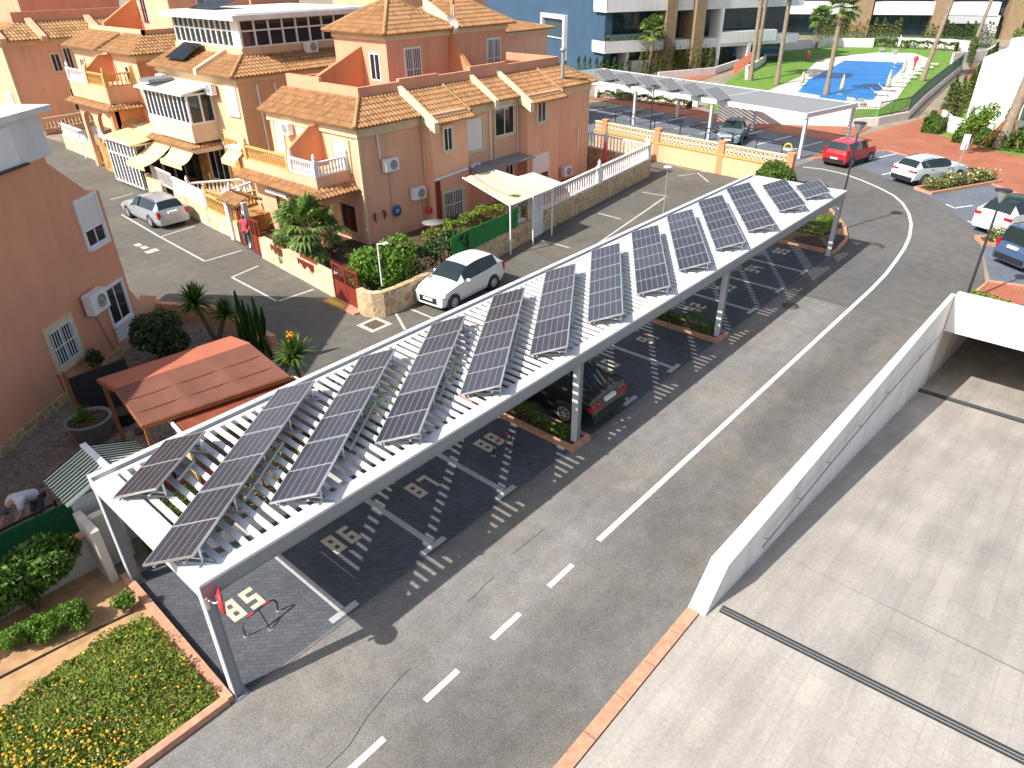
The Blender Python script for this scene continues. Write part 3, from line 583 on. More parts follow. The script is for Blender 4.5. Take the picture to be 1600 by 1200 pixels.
def car(name, label, kind, paint_, x, y, rz, S=(1, 1, 1), clad=False, group='parked cars', rails=True, darkroof=False, grille=True, tail=(.12, .3), tailpos=.86, tailw=None, plate_back=.78, hub='rim', pillars=(.45,)):
    L, wr, ax, st = TPL[kind]; st = [list(q) for q in st]
    st[0][4] *= 1.22; st[0][5] *= 1.15; st[0][1] -= .1; st[1][4] *= 1.09; st[1][1] -= .03; st[-1][4] *= 1.06; st[-1][1] -= .06
    L *= S[0]; t = thing(name, label, 'car', (x, y, 0), rz, group, True)
    rows = []
    for i in range(len(st) - 1):
        q = [st[max(i - 1, 0)], st[i], st[i + 1], st[min(i + 2, len(st) - 1)]]
        for k in (0, 1 / 3, 2 / 3):
            val = [st[i][j] + (st[i + 1][j] - st[i][j]) * k if j == 0 else (cat(q[0][j], q[1][j], q[2][j], q[3][j], k) * .6 + .4 * (st[i][j] + (st[i + 1][j] - st[i][j]) * k)) for j in range(6)]
            rows.append(val + [st[i][6], st[i][7]])
    rows.append(list(st[-1]))
    def ring(rw):
        xx, zb, zs, zt, w_, wt = rw[:6]; xx *= S[0]; w_ *= S[1]; wt *= S[1]; zb, zs, zt = [z * S[2] for z in (zb, zs, zt)]
        X = L / 2 - xx
        return [(X, w_ * .9, zb), (X, w_ * .985, zb + (zs - zb) * .22), (X, w_, zb + (zs - zb) * .62), (X, w_ * .975, zs), (X, wt, zt - .035), (X, wt * .72, zt - .006), (X, 0, zt + .008)]
    rg = [ring(r_) for r_ in rows]
    P = {k: MB() for k in ('body', 'windscreen', 'rear_window', 'side_window', 'side_window2', 'roof_panel')}
    for i in range(len(rg) - 1):
        for sgn in (1, -1):
            for j in range(6):
                a, b, c, d = rg[i][j], rg[i + 1][j], rg[i + 1][j + 1], rg[i][j + 1]
                key = 'body'; mi = 0
                if j == 3 and rows[i][6] == 'g': key = 'side_window' if sgn > 0 else 'side_window2'
                if j in (4, 5):
                    if rows[i][7] == 'w': key = 'windscreen'
                    if rows[i][7] == 'r': key = 'rear_window'
                    if rows[i][7] == 'b' and darkroof and rows[i][3] > 1.45 * 1: key = 'roof_panel'
                if j == 3 and rows[i][7] == 'r' and False: key = 'rear_window'
                if j == 0: mi = 1 if clad else 0
                q = [(p[0], p[1] * sgn, p[2]) for p in (a, b, c, d)]
                if sgn > 0: q = q[::-1]
                P[key].add(q, [(0, 1, 2, 3)], mi, True)
    for e, fl in ((0, 1), (-1, 0)):
        r1 = rg[e]; pts = [(p[0], p[1], p[2]) for p in r1] + [(p[0], -p[1], p[2]) for p in r1[-2::-1]]
        P['body'].add(pts, [tuple(range(len(pts)))[::-1] if fl else tuple(range(len(pts)))], 0)
    b = P['body']; wr *= S[2]
    hw = max(r_[4] for r_ in st) * S[1]
    b.box(-L / 2 + .3, L / 2 - .3, -hw * .86, hw * .86, .17 * S[2], .4, 1)
    axs = [L / 2 - a * S[0] for a in ax]
    for xa in axs:
        for s in (1, -1):
            b.lathe([(.001, 0), (wr + .075, 0), (wr + .075, -.1)], 22, 1, Matrix.Translation((xa, s * (hw + .002), wr)) @ Matrix.Rotation(R(-90 * s), 4, 'X'))
    part('body', b, [paint_, 'black_trim'], t)
    part('windscreen', P['windscreen'], 'glass_car', t); part('rear_window', P['rear_window'], 'glass_car', t)
    if P['roof_panel'].f: part('roof_panel', P['roof_panel'], 'glass_car', t)
    for k, s in (('side_window', 1), ('side_window2', -1)):
        o = part('side_window', P[k], 'glass_car', t)
        gr = [i for i in range(len(rows)) if rows[i][6] == 'g']; m = MB()
        for f in pillars:
            i = gr[int(len(gr) * f)]; a, c = rg[i][3], rg[i][4]
            m.bar((a[0], s * (a[1] + .004), a[2]), (c[0], s * (c[1] + .004), c[2]), .012, .08)
        part('door_pillar', m, 'black_trim', t)
    for xa in axs:
        for s in (1, -1):
            T = Matrix.Translation((xa, s * (hw - .2), wr)) @ Matrix.Rotation(R(-90 * s), 4, 'X')
            m = MB(); m.lathe([(.001, 0), (wr * .9, 0), (wr, .03), (wr, .19), (wr * .93, .222), (wr * .68, .225), (.05, .2)], 24, 0, T); o = part('wheel', m, 'rubber', t)
            m = MB(); m.lathe([(wr * .68, .222), (wr * .66, .228), (wr * .56, .224), (wr * .52, .205)], 24, 0, T)
            for k in range(7):
                a = 2 * pi * k / 7; m.bar((.03 * cos(a), .03 * sin(a), .222), (wr * .6 * cos(a), wr * .6 * sin(a), .214), .055, .02, 0, T)
            m.lathe([(.001, .235), (.05, .232), (.06, .215)], 12, 0, T); part('rim', m, hub, o)
    def at(xx, side=1):    # body half width and belt at a distance from the nose
        r_ = min(rg, key=lambda q: abs(q[0][0] - (L / 2 - xx))); return r_
    for s in (1, -1):
        r_ = at(.2 * S[0]); m = MB(); m.ball((0, 0, 0), 1, 0, 12, 8, Matrix.Translation((r_[3][0] + .02, s * r_[3][1] * .88, r_[3][2] - .1)) @ Matrix.Rotation(R(-30 * s), 4, 'Z') @ Matrix.Diagonal((.17, .14, .075, 1))); part('headlight', m, 'clear_lens', t)
        r_ = rg[-6]; m = MB()
        zt_ = r_[3][2] * tailpos; tw = tailw or tail[0]
        m.box(-L / 2 + .03, -L / 2 + .2, s * hw * .95 - (tw if s > 0 else 0) , s * hw * .95 + (0 if s > 0 else tw), zt_ - tail[1] / 2, zt_ + tail[1] / 2) ; part('tail_light', m, 'red_lens', t)
        r_ = at(st[5][0] * S[0] + .1); m = MB(); m.ball((0, 0, 0), 1, 0, 10, 6, Matrix.Translation((r_[3][0], s * (r_[3][1] + .1), r_[3][2] + .03)) @ Matrix.Diagonal((.08, .12, .075, 1))); part('wing_mirror', m, paint_, t)
        for f in (.42, .68):
            r_ = at(L * f); m = MB(); m.bar((r_[3][0] + .09, s * (r_[3][1] + .012), r_[3][2] - .12), (r_[3][0] - .09, s * (r_[3][1] + .012), r_[3][2] - .12), .025, .03); part('door_handle', m, paint_ if not clad else 'black_trim', t)
        if rails:
            m = MB(); i0 = [i for i in range(len(rows)) if rows[i][6] == 'g'][7]; i1 = [i for i in range(len(rows)) if rows[i][6] == 'g'][-1]
            m.tube([(rg[i][4][0], s * rg[i][4][1] * .95, rg[i][4][2] + .05) for i in range(i0, i1 + 1)], .018, 6); part('roof_rail', m, 'black_trim', t)
    if grille:
        m = MB(); r_ = rg[2]; m.box(L / 2 - .06, L / 2 + .012, -hw * .55, hw * .55, .31 * S[2], .57 * S[2]); part('grille', m, 'black_trim', t)
    m = MB(); m.box(L / 2 - .02, L / 2 + .022, -.26, .26, .42 * S[2], .53 * S[2]); part('number_plate', m, 'plate', t)
    m = MB(); m.box(-L / 2 - .02, -L / 2 + .1, -.26, .26, plate_back - .055, plate_back + .055); part('number_plate', m, 'plate', t)
    if clad: m = MB(); m.box(-L / 2 - .012, -L / 2 + .12, -hw * .84, hw * .84, .3, .56); part('rear_bumper', m, 'black_trim', t)
    return t
car('parked_car', 'white hatchback parked by the stone garden wall, nose toward the gate', 'hatch', 'car_white', 19.6, 20.22, R(184), (1.04, 1, 1), rails=False, tail=(.14, .36), tailpos=.84)
car('parked_car', 'silver estate car parked in the marked bay on the side street', 'estate', 'car_silver', 15.98, 40.75, R(90), (1, 1, 1.03), tail=(.16, .34), tailpos=.83, plate_back=.86)
car('parked_car', 'black coupe style car parked in the shade under the carport', 'coupe', 'car_black', 15.5, 12.2, R(90), (1.03, 1.04, 1.02), clad=True, rails=False, tail=(.5, .11), tailpos=.84, plate_back=.92)
car('parked_car', 'red boxy car parked with its dark tailgate toward the road', 'box', 'car_red', 53.1, 15.5, R(-10), (1, 1, 1.0), clad=True, rails=False, tail=(.1, .4), tailpos=1.0, plate_back=.6)
car('parked_car', 'pale white crossover parked behind the flowering shrub island', 'suv', 'car_pearl', 51.5, 10.0, R(-27), (1.05, 1.03, .98), clad=True, tail=(.5, .09), tailpos=.9, plate_back=.62)
car('parked_car', 'big white sport utility car with dark roof glass behind the street lamp', 'suv', 'car_white', 44.3, 3.9, R(-22), (1.1, 1.06, 1.07), tail=(.34, .13), tailpos=.92, darkroof=True, plate_back=.86)
car('parked_car', 'blue boxy van at the right edge of the photo', 'van', 'car_blue', 39.45, 1.95, R(-33), (1, 1, 1.0), clad=True, tail=(.12, .5), tailpos=.95, plate_back=.95)
car('parked_car', 'grey green compact car facing the block wall under the small far carport', 'suv', 'car_grey', 54.6, 24.9, R(195), (.95, .98, .97), rails=False, tail=(.2, .12), tailpos=.9)
# ---------------------------------------------------------------- building helpers
def tiles(mb, O, e, s_, poly, tw=.23, course=.36, m=0):
    # real curved tiles in courses on a sloped outline given in (along the eave, up the slope)
    O = V(O); e = V(e).normalized(); s_ = V(s_).normalized(); nrm = e.cross(s_).normalized()
    if nrm.z < 0: nrm = -nrm
    us = [p[0] for p in poly]; n = len(poly); u = min(us) + tw / 2
    while u < max(us):
        hits = []
        for i in range(n):
            a, b = poly[i], poly[(i + 1) % n]
            if (a[0] - u) * (b[0] - u) < 0: hits.append(a[1] + (b[1] - a[1]) * (u - a[0]) / (b[0] - a[0]))
        if len(hits) >= 2:
            v0, v1 = min(hits), max(hits); v = v0
            while v < v1 - .03:
                ve = min(v + course, v1); vs = []
                for vv, lift in ((v, .05), (ve, .012)):
                    for k in range(5):
                        a = k / 4; du = (a - .5) * tw; hh = .085 * sin(pi * a) + lift
                        vs.append(O + e * (u + du) + s_ * vv + nrm * hh)
                vs += [O + e * (u - tw / 2) + s_ * v - nrm * .0, O + e * (u + tw / 2) + s_ * v]
                mb.add(vs, [(k, k + 1, 5 + k + 1, 5 + k) for k in range(4)], m, True)
                mb.add([vs[10], vs[11], vs[4], vs[3], vs[2], vs[1], vs[0]], [(0, 1, 2, 3, 4, 5, 6)], m)
                v = ve
        u += tw
    mb.add([O + e * p[0] + s_ * p[1] - nrm * .01 for p in poly], [tuple(range(n))], m)
def win(par, F, x, z, w, h, style='slide', trim='trim_cream', tw=.13, gl='glass_dark', label=None):
    m = MB(); d = .07
    if trim:
        m.box(x - tw, x, 0, d, z - tw, z + h + tw, 0, F); m.box(x + w, x + w + tw, 0, d, z - tw, z + h + tw, 0, F); m.box(x, x + w, 0, d, z + h, z + h + tw, 0, F); m.box(x - .04, x + w + .04, d, d + .05, z - tw, z - .02, 0, F); m.box(x, x + w, 0, d, z - tw, z, 0, F)
    else:
        m.box(x - .03, x, 0, .03, z, z + h, 0, F); m.box(x + w, x + w + .03, 0, .03, z, z + h, 0, F); m.box(x - .03, x + w + .03, 0, .03, z + h, z + h + .03, 0, F); m.box(x - .03, x + w + .03, 0, .03, z - .03, z, 0, F)
    o = part('window', m, trim or 'white_paint', par, label)
    if style in ('shutter', 'half'):
        zb = z if style == 'shutter' else z + h * .35; m = MB(); k = zb
        while k < z + h - .01: m.box(x + .02, x + w - .02, .012, .03, k, min(k + .072, z + h), 0, F); k += .08
        part('roller_shutter', m, 'white_plastic', o)
    if style != 'shutter':
        m = MB(); m.box(x, x + w, -.02, .012, z, z + h, 0, F); part('pane', m, gl, o)
        m = MB(); f = .05
        m.box(x, x + f, .012, .04, z, z + h, 0, F); m.box(x + w - f, x + w, .012, .04, z, z + h, 0, F); m.box(x + f, x + w - f, .012, .04, z + h - f, z + h, 0, F); m.box(x + f, x + w - f, .012, .04, z, z + f, 0, F)
        nn = 2 if w < 1.9 else 3
        for i in range(1, nn): m.box(x + w * i / nn - f / 2, x + w * i / nn + f / 2, .012, .036, z + f, z + h - f, 0, F)
        part('frame', m, 'white_paint', o)
    if style in ('bars', 'redbars'):
        m = MB(); k = x + .06
        while k < x + w: m.box(k - .012, k + .012, .075, .098, z, z + h, 0, F); k += .125
        for zz in (z + .04, z + h * .5, z + h - .06): m.box(x, x + w, .07, .1, zz, zz + .03, 0, F)
        part('bars', m, 'white_paint' if style == 'bars' else 'door_red', o)
    return o
def ac(par, F, x, z, w=.82, h=.58):
    m = MB(); m.box(x, x + w, .12, .42, z, z + h, 0, F); m.box(x + .1, x + .14, 0, .4, z - .05, z, 1, F); m.box(x + w - .14, x + w - .1, 0, .4, z - .05, z, 1, F)
    o = part('air_conditioner', m, ['white_plastic', 'grey_plastic'], par)
    T = F @ Matrix.Translation((x + w * .6, .42, z + h / 2)) @ Matrix.Rotation(R(-90), 4, 'X')
    m = MB(); m.lathe([(.001, .012), (.05, .014), (.055, .004), (.2, .004), (.21, .016), (.23, .016), (.235, 0)], 20, 0, T); part('fan', m, 'grey_plastic', o)
def pipe(par, pts, r=.04, mat_='white_paint'):
    m = MB(); m.tube(pts, r, 7); part('drainpipe', m, mat_, par)
BAL = {}
def baluster_mesh(h, mat_, sq):
    k = (round(h, 2), mat_, sq)
    if k not in BAL:
        m = MB()
        if sq: m.box(-.035, .035, -.035, .035, 0, h)
        else: m.lathe([(.045, 0), (.05, h * .06), (.03, h * .12), (.06, h * .32), (.05, h * .5), (.028, h * .75), (.045, h * .9), (.05, h)], 8)
        BAL[k] = m.mesh('baluster', [mat_])
    return BAL[k]
def balustrade(par, pts, z, h, mat_='white_paint', gap=.2, sq=False, posts=True, rail=.07):
    m = MB()
    m.wallpath(pts, .18, z + h - rail, z + h); m.wallpath(pts, .16, z, z + .06); part('rail', m, mat_, par)
    of = off(par); me = baluster_mesh(h - rail - .06, mat_, sq); tot = sum((V(b) - V(a)).length for a, b in zip(pts, pts[1:])); gap = max(gap, tot / 98)
    for a, b in zip(pts, pts[1:]):
        a = V(a); b = V(b); L = (b - a).length; n = max(1, int(L / gap))
        for i in range(n):
            p = a.lerp(b, (i + .5) / n); o = bpy.data.objects.new('baluster', me); col.objects.link(o); o.parent = par
            o.location = (p.x - of.x, p.y - of.y, z + .06 - of.z); o.rotation_euler = (0, 0, atan2(b.y - a.y, b.x - a.x))
    if posts:
        for p in pts:
            m = MB(); m.box(p[0] - .12, p[0] + .12, p[1] - .12, p[1] + .12, z, z + h + .04); m.lathe([(.1, 0), (.12, .03), (.06, .08), (.09, .14), (.1, .2), (.05, .29), (.02, .36), (.001, .38)], 8, 0, None, (p[0], p[1], z + h + .04)); part('post', m, mat_, par)
WF = lambda x, y0: FR(x, y0, -90)        # frame on a wall facing -X; local x grows toward -Y from y0
SF = lambda x0, y: FR(x0, y, 0)          # frame on a wall facing -Y
def hip(par, x0, x1, y0, y1, z, ov, rise, mat_='roof_tile', trim='trim_cream', band=.28):
    m = MB(); m.box(x0 - .08, x1 + .08, y0 - .08, y1 + .08, z - band, z); part('cornice', m, trim, par)
    X0_, X1_, Y0_, Y1_ = x0 - ov, x1 + ov, y0 - ov, y1 + ov; hw = min(X1_ - X0_, Y1_ - Y0_) / 2; sl_ = sqrt(hw * hw + rise * rise); m = MB()
    W_, D_ = X1_ - X0_, Y1_ - Y0_
    def poly(L): return [(0, 0), (L, 0), (L - hw, sl_), (hw, sl_)] if L > 2 * hw + .01 else [(0, 0), (L, 0), (L / 2, sl_)]
    tiles(m, (X0_, Y0_, z), (1, 0, 0), (0, hw, rise), poly(W_)); tiles(m, (X0_, Y1_, z), (0, -1, 0), (hw, 0, rise), poly(D_))
    tiles(m, (X1_, Y0_, z), (0, 1, 0), (-hw, 0, rise), poly(D_)); m.quad((X1_, Y1_, z), (X0_, Y1_, z), (X0_ + hw, Y1_ - hw, z + rise), (X1_ - hw, Y1_ - hw, z + rise))
    part('roof', m, mat_, par)
    m = MB()
    for a, b in (((X0_, Y0_, z), (X0_ + hw, Y0_ + hw, z + rise)), ((X1_, Y0_, z), (X1_ - hw, Y0_ + hw, z + rise)), ((X0_, Y1_, z), (X0_ + hw, Y1_ - hw, z + rise))):
        m.tube([V(a) + V((0, 0, .05)), V(b) + V((0, 0, .07))], .1, 8)
    part('hip_cap', m, 'roof_tile_old', par)
# ---------------------------------------------------------------- main pink house
hs = thing('pink_house', 'big pink semi-detached house with tiled roofs and roof terrace tower, behind the white hatchback', 'house', (30, 32, 0))
m = MB(); m.prism([(20.9, 28), (24.9, 28), (24.9, 27.3), (27.5, 27.3), (27.5, 28), (32.4, 28), (32.4, 27.3), (35.4, 27.3), (35.4, 28), (39.3, 28), (39.3, 35.4), (20.9, 35.4)], -.02, 5.75)
part('wall', m, 'stucco_pink', hs)
m = MB(); c = .1
m.prism([(20.8, 27.9), (24.8, 27.9), (24.8, 27.2), (27.6, 27.2), (27.6, 27.9), (32.3, 27.9), (32.3, 27.2), (35.5, 27.2), (35.5, 27.9), (39.4, 27.9), (39.4, 35.5), (20.8, 35.5)], 5.22, 5.6); m.box(20.86, 20.98, 27.96, 28.1, 0, 5.2); m.box(39.2, 39.34, 27.96, 28.1, 0, 5.2)
part('cornice', m, 'trim_cream', hs)
SL = (0, 1, .53); k = sqrt(1 + .53 ** 2); fz = lambda y: 5.68 + .53 * (y - 27.6)
def sroof(mb, x0, x1, ye, yt, xa=None, xb=None):
    tiles(mb, (0, ye, fz(ye)), (1, 0, 0), SL, [(x0, 0), (x1, 0), (x1 if xb is None else xb, (yt - ye) * k), (x0 if xa is None else xa, (yt - ye) * k)])
m = MB(); sroof(m, 20.5, 24.72, 27.6, 29.4, 22.3); sroof(m, 25.0, 27.8, 26.9, 29.4); sroof(m, 27.8, 29.9, 27.6, 29.4); sroof(m, 30.3, 32.1, 27.6, 29.4); sroof(m, 32.4, 35.7, 26.9, 29.4); sroof(m, 35.7, 39.7, 27.6, 29.4, None, 37.9)
tiles(m, (20.5, 35.8, 5.68), (0, -1, 0), (1, 0, .53), [(0, 0), (8.2, 0), (6.4, 1.8 * k), (0, 1.8 * k)])
tiles(m, (39.7, 27.6, 5.68), (0, 1, 0), (-1, 0, .53), [(0, 0), (8, 0), (8, 1.8 * k), (1.8, 1.8 * k)])
part('roof', m, 'roof_tile', hs)
m = MB()
for a, b in (((20.5, 27.6, 5.75), (22.3, 29.4, 6.72)), ((39.7, 27.6, 5.75), (37.9, 29.4, 6.72)), ((27.8, 27.3, 5.58), (27.8, 29.4, 6.72)), ((35.7, 27.3, 5.58), (35.7, 29.4, 6.72))): m.tube([a, b], .1, 8)
part('hip_cap', m, 'roof_tile_old', hs)
m = MB()   # rake walls between roof bays
for x, ye in ((24.72, 26.8), (29.9, 27.45), (32.1, 26.8)):
    m = MB(); m.add([(x, ye, fz(ye) - .3), (x + .3, ye, fz(ye) - .3), (x + .3, ye, fz(ye) + .2), (x, ye, fz(ye) + .2), (x, 29.4, fz(29.4) - .3), (x + .3, 29.4, fz(29.4) - .3), (x + .3, 29.4, fz(29.4) + .32), (x, 29.4, fz(29.4) + .32)], [(0, 1, 2, 3), (7, 6, 5, 4), (3, 2, 6, 7), (0, 3, 7, 4), (1, 5, 6, 2)]); part('rake_wall', m, 'stucco_cream', hs)
m = MB(); z1 = 7.12
m.box(22.3, 24.9, 29.4, 29.6, 5.7, z1); m.box(24.9, 27.6, 29.4, 29.6, 5.7, z1 + .12); m.box(27.6, 30, 29.4, 29.6, 5.7, z1 + .02); m.box(30, 33, 29.4, 29.6, 5.7, z1 + .2); m.box(33, 37.9, 29.4, 29.6, 5.7, z1 + .05); m.box(22.3, 22.5, 29.6, 32.5, 5.7, z1); m.box(22.302, 22.5, 32.5, 35.4, 5.7, z1 + .2); m.box(37.7, 37.9, 29.6, 35.4, 5.7, z1 + .05)
m.box(22.5, 37.7, 35.2, 35.4, 5.7, z1)
part('parapet', m, 'stucco_rose', hs)
m = MB(); m.box(22.5, 37.7, 29.6, 35.2, 5.75, 6.15); part('terrace_floor', m, 'terracotta', hs)
m = MB(); m.box(25.6, 30.0, 31, 35.35, 6.15, 9.1); m.box(30.4, 34.8, 31, 35.35, 6.15, 9.1); part('tower_wall', m, 'stucco_rose', hs)
m = MB(); m.add([(30.05, 29.6, 6.15), (30.35, 29.6, 6.15), (30.35, 29.6, 7.3), (30.05, 29.6, 7.3), (30.05, 31, 6.15), (30.35, 31, 6.15), (30.35, 31, 8.7), (30.05, 31, 8.7)], [(0, 1, 2, 3), (3, 2, 6, 7), (0, 3, 7, 4), (1, 5, 6, 2)]); m.box(30.02, 30.38, 31, 35.35, 6.15, 9.1); part('divider_wall', m, 'stucco_orange', hs); m = MB()
m.add([(22.6, 33.0, 6.15), (25.6, 33.0, 6.15), (25.6, 33.0, 8.5), (22.6, 33.0, 7.3), (22.6, 33.25, 6.15), (25.6, 33.25, 6.15), (25.6, 33.25, 8.5), (22.6, 33.25, 7.3)], [(0, 1, 2, 3), (3, 2, 6, 7), (7, 6, 5, 4), (0, 3, 7, 4)])
part('divider_wall', m, 'stucco_orange', hs)
hip(hs, 25.6, 30.0, 31, 35.35, 9.1, .42, 1.5); hip(hs, 30.4, 34.8, 31, 35.35, 9.12, .42, 1.5)
m = MB(); m.add([(30.05, 30.5, 9.0), (30.35, 30.5, 9.0), (30.35, 30.5, 9.35), (30.05, 30.5, 9.35), (30.05, 32.9, 10), (30.35, 32.9, 10), (30.35, 32.9, 10.5), (30.05, 32.9, 10.5)], [(0, 1, 2, 3), (3, 2, 6, 7), (0, 3, 7, 4), (1, 5, 6, 2)]); part('rake_wall', m, 'stucco_cream', hs)
F1 = SF(0, 31); win(hs, F1, 26.75, 6.3, 1.15, 2.1, 'bars', None); win(hs, F1, 33.1, 6.3, 1.15, 2.1, 'bars', None)
FW = WF(25.6, 0); win(hs, FW, -32.4, 6.9, .8, 1.3, 'slide', None)
F0 = SF(0, 28); Fb = SF(0, 27.3); Fw = WF(20.9, 0)
win(hs, Fw, -30.0, 3.6, 1.2, 1.3, 'shutter'); win(hs, Fw, -30.0, .5, 1.2, 1.35, 'redbars')
win(hs, Fb, 25.75, 3.85, .6, 1.15, 'slide'); win(hs, Fb, 25.5, .3, 1.45, 1.5, 'bars'); win(hs, F0, 28.0, 3.35, 1.35, 1.6, 'shutter')
win(hs, F0, 30.4, 3.75, 1.6, 1.65, 'slide'); win(hs, F0, 31.2, .1, .7, 2.1, 'slide', None); win(hs, Fb, 33.3, 4.15, .75, 1.2, 'slide'); win(hs, Fb, 32.85, .6, 1.55, 1.75, 'half')
ac(hs, F0, 22.1, 3.45); ac(hs, F0, 23.75, 1.7); ac(hs, FR(35.45, 0, 0) @ Matrix.Translation((0, -27.3, 0)), .0, .0) if False else ac(hs, F0, 36.4, .35); ac(hs, WF(27.5, 0), -28.0, 3.0) if False else ac(hs, F0, 28.0, 2.2, .7, .5)
ac(hs, Fw, -33.9, 4.75, .8, .55)
pipe(hs, [(22.0, 27.94, 5.2), (22.05, 27.94, 4.1)], .05); pipe(hs, [(24.86, 27.9, 5.3), (24.88, 27.9, 3.2), (24.86, 27.86, 2.6)], .05, 'trim_cream'); pipe(hs, [(29.95, 27.92, 5.5), (29.95, 27.92, .2)], .05); pipe(hs, [(30.3, 27.9, 5.5), (30.3, 27.9, .2)], .06, 'trim_cream'); pipe(hs, [(30.5, 27.9, 5.35), (32.2, 27.9, 5.3), (32.25, 27.9, 2.0)], .04); pipe(hs, [(35.7, 27.9, 5.5), (35.7, 27.9, .2)], .05, 'bronze'); pipe(hs, [(36.1, 27.9, 5.5), (36.1, 27.9, .2)], .05); pipe(hs, [(24.9, 27.22, 2.55), (27.3, 27.22, 2.7)], .06); pipe(hs, [(38.2, 27.93, 3.2), (38.2, 27.93, .9)], .03); pipe(hs, [(22.5, 27.95, 3.4), (22.55, 27.95, .8)], .015, 'grey_plastic'); pipe(hs, [(24.4, 27.95, 1.7), (24.4, 27.95, .2)], .02)
m = MB(); m.tube([(36.9, 28.3, 5.8), (36.9, 28.3, 7.6)], .11, 10); m.lathe([(.11, 0), (.2, .05), (.2, .12), (.02, .25)], 12, 0, None, (36.9, 28.3, 7.6)); part('chimney', m, 'grey_plastic', hs)
m = MB(); m.lathe([(.001, .08), (.2, .05), (.38, 0)], 18, 0, Matrix.Translation((29.9, 30.45, 9.5)) @ Matrix.Rotation(R(60), 4, 'Y')); m.tube([(30.1, 30.6, 8.9), (30.0, 30.45, 9.5), (30.0, 30.45, 10.3)], .025, 6); part('satellite_dish', m, 'white_plastic', hs)
m = MB(); m.lathe([(.001, .1), (.25, .07), (.42, 0)], 18, 0, Matrix.Translation((20.5, 31.3, 4.9)) @ Matrix.Rotation(R(-70), 4, 'Y')); part('satellite_dish', m, 'white_plastic', hs)
# west balcony of the pink house
m = MB(); m.box(18.9, 20.9, 28.85, 35.3, 3.0, 3.62); part('balcony', m, 'stucco_pink', hs)
bal = hs
balustrade(hs, [(18.98, 30.9), (18.98, 28.95), (20.8, 28.95)], 3.62, .68, 'white_paint', .17, False, True); balustrade(hs, [(18.98, 34.9), (18.98, 31.1)], 3.62, .68, 'ochre_paint', .17)
m = MB(); m.add([(18.95, 30.9, 3.62), (20.9, 30.9, 3.62), (20.9, 30.9, 5.5), (20.3, 30.9, 5.5), (18.95, 30.9, 4.6), (18.95, 31.1, 3.62), (20.9, 31.1, 3.62), (20.9, 31.1, 5.5), (20.3, 31.1, 5.5), (18.95, 31.1, 4.6)], [(0, 1, 2, 3, 4), (9, 8, 7, 6, 5), (4, 3, 8, 9), (3, 2, 7, 8), (0, 4, 9, 5)]); part('divider_wall', m, 'stucco_orange', hs)
m = MB(); tiles(m, (18.3, 35.4, 2.75), (0, -1, 0), (1, 0, .5), [(0, 0), (7.2, 0), (6.5, .72), (0, .72)]); tiles(m, (18.3, 28.2, 2.75), (1, 0, 0), (0, 1, .5), [(0, 0), (2.6, 0), (2.6, .72), (.65, .72)]); part('porch_roof', m, 'roof_tile', hs)
for a, b in ((29.2, 29.9), (33.4, 35.3)): m = MB(); m.box(19.3, 19.5, a, b, 0, 2.9); part('porch_wall', m, 'stucco_pink', hs)
m = MB(); m.box(18.7, 19.3, 31.4, 33.3, 2.25, 2.45); part('awning_box', m, 'white_plastic', hs)
win(hs, Fw, -33.4, .1, 1.1, 2.0, 'redbars', None); win(hs, Fw, -33.0, 3.65, .9, 1.9, 'shutter'); win(hs, Fw, -35.0, 3.65, .7, 1.9, 'shutter')
# things on the south wall
for (nm, lab, c_, pos, mt) in (('parrot_ornament', 'dark curved wall ornament, left one of the pair on the pink house wall', 'wall ornament', (21.35, 27.9, 1.3), 'bronze'), ('parrot_ornament', 'dark curved wall ornament, right one of the pair on the pink house wall', 'wall ornament', (21.95, 27.9, 1.3), 'bronze')):
    m = MB(); s = 1 if pos[0] < 21.5 else -1
    m.tube([(s * .08, 0, .3), (0, 0, .2), (-s * .03, 0, 0), (s * .05, 0, -.25)], [.02, .07, .06, .01], 7); t = thing(nm, lab, c_, pos); OFF[t.name] = V((0, 0, 0)); part('body', m, mt, t); 
m = MB(); m.lathe([(.02, -.03), (.28, -.02), (.3, .0), (.28, .02), (.02, .03)], 18, 0, FR(22.75, 27.88, 0, 1.35) @ Matrix.Rotation(R(90), 4, 'X')); t = thing('blue_wall_plate', 'round blue decorated disc hanging on the pink wall', 'wall ornament', (22.75, 27.88, 1.35)); part('disc', m, 'blue_plastic', t)
m = MB(); m.lathe([(.06, -.035), (.1, -.04), (.1, -.03), (.06, -.035)], 12, 0, FR(22.75, 27.86, 0, 1.35) @ Matrix.Rotation(R(90), 4, 'X')); part('ring', m, 'white_paint', t)
m = MB(); m.ball((24.75, 27.7, .95), .17, 0, 14, 10); t = thing('red_lantern', 'red paper lantern ball hanging by the pink wall', 'lantern', (24.75, 27.7, .95)); part('shade', m, 'red_plastic', t); m = MB(); m.tube([(24.75, 27.7, 1.1), (24.75, 27.95, 1.6)], .01, 5); part('cord', m, 'black_trim', t)
m = MB(); m.lathe([(.001, .72), (.55, .72), (.56, .69), (.05, .66), (.05, .03), (.3, 0)], 20, 0, None, (24.0, 26.6, 0)); t = thing('garden_table', 'round garden table against the pink house wall', 'table', (24, 26.6, 0)); part('top', m, 'pot_grey', t)
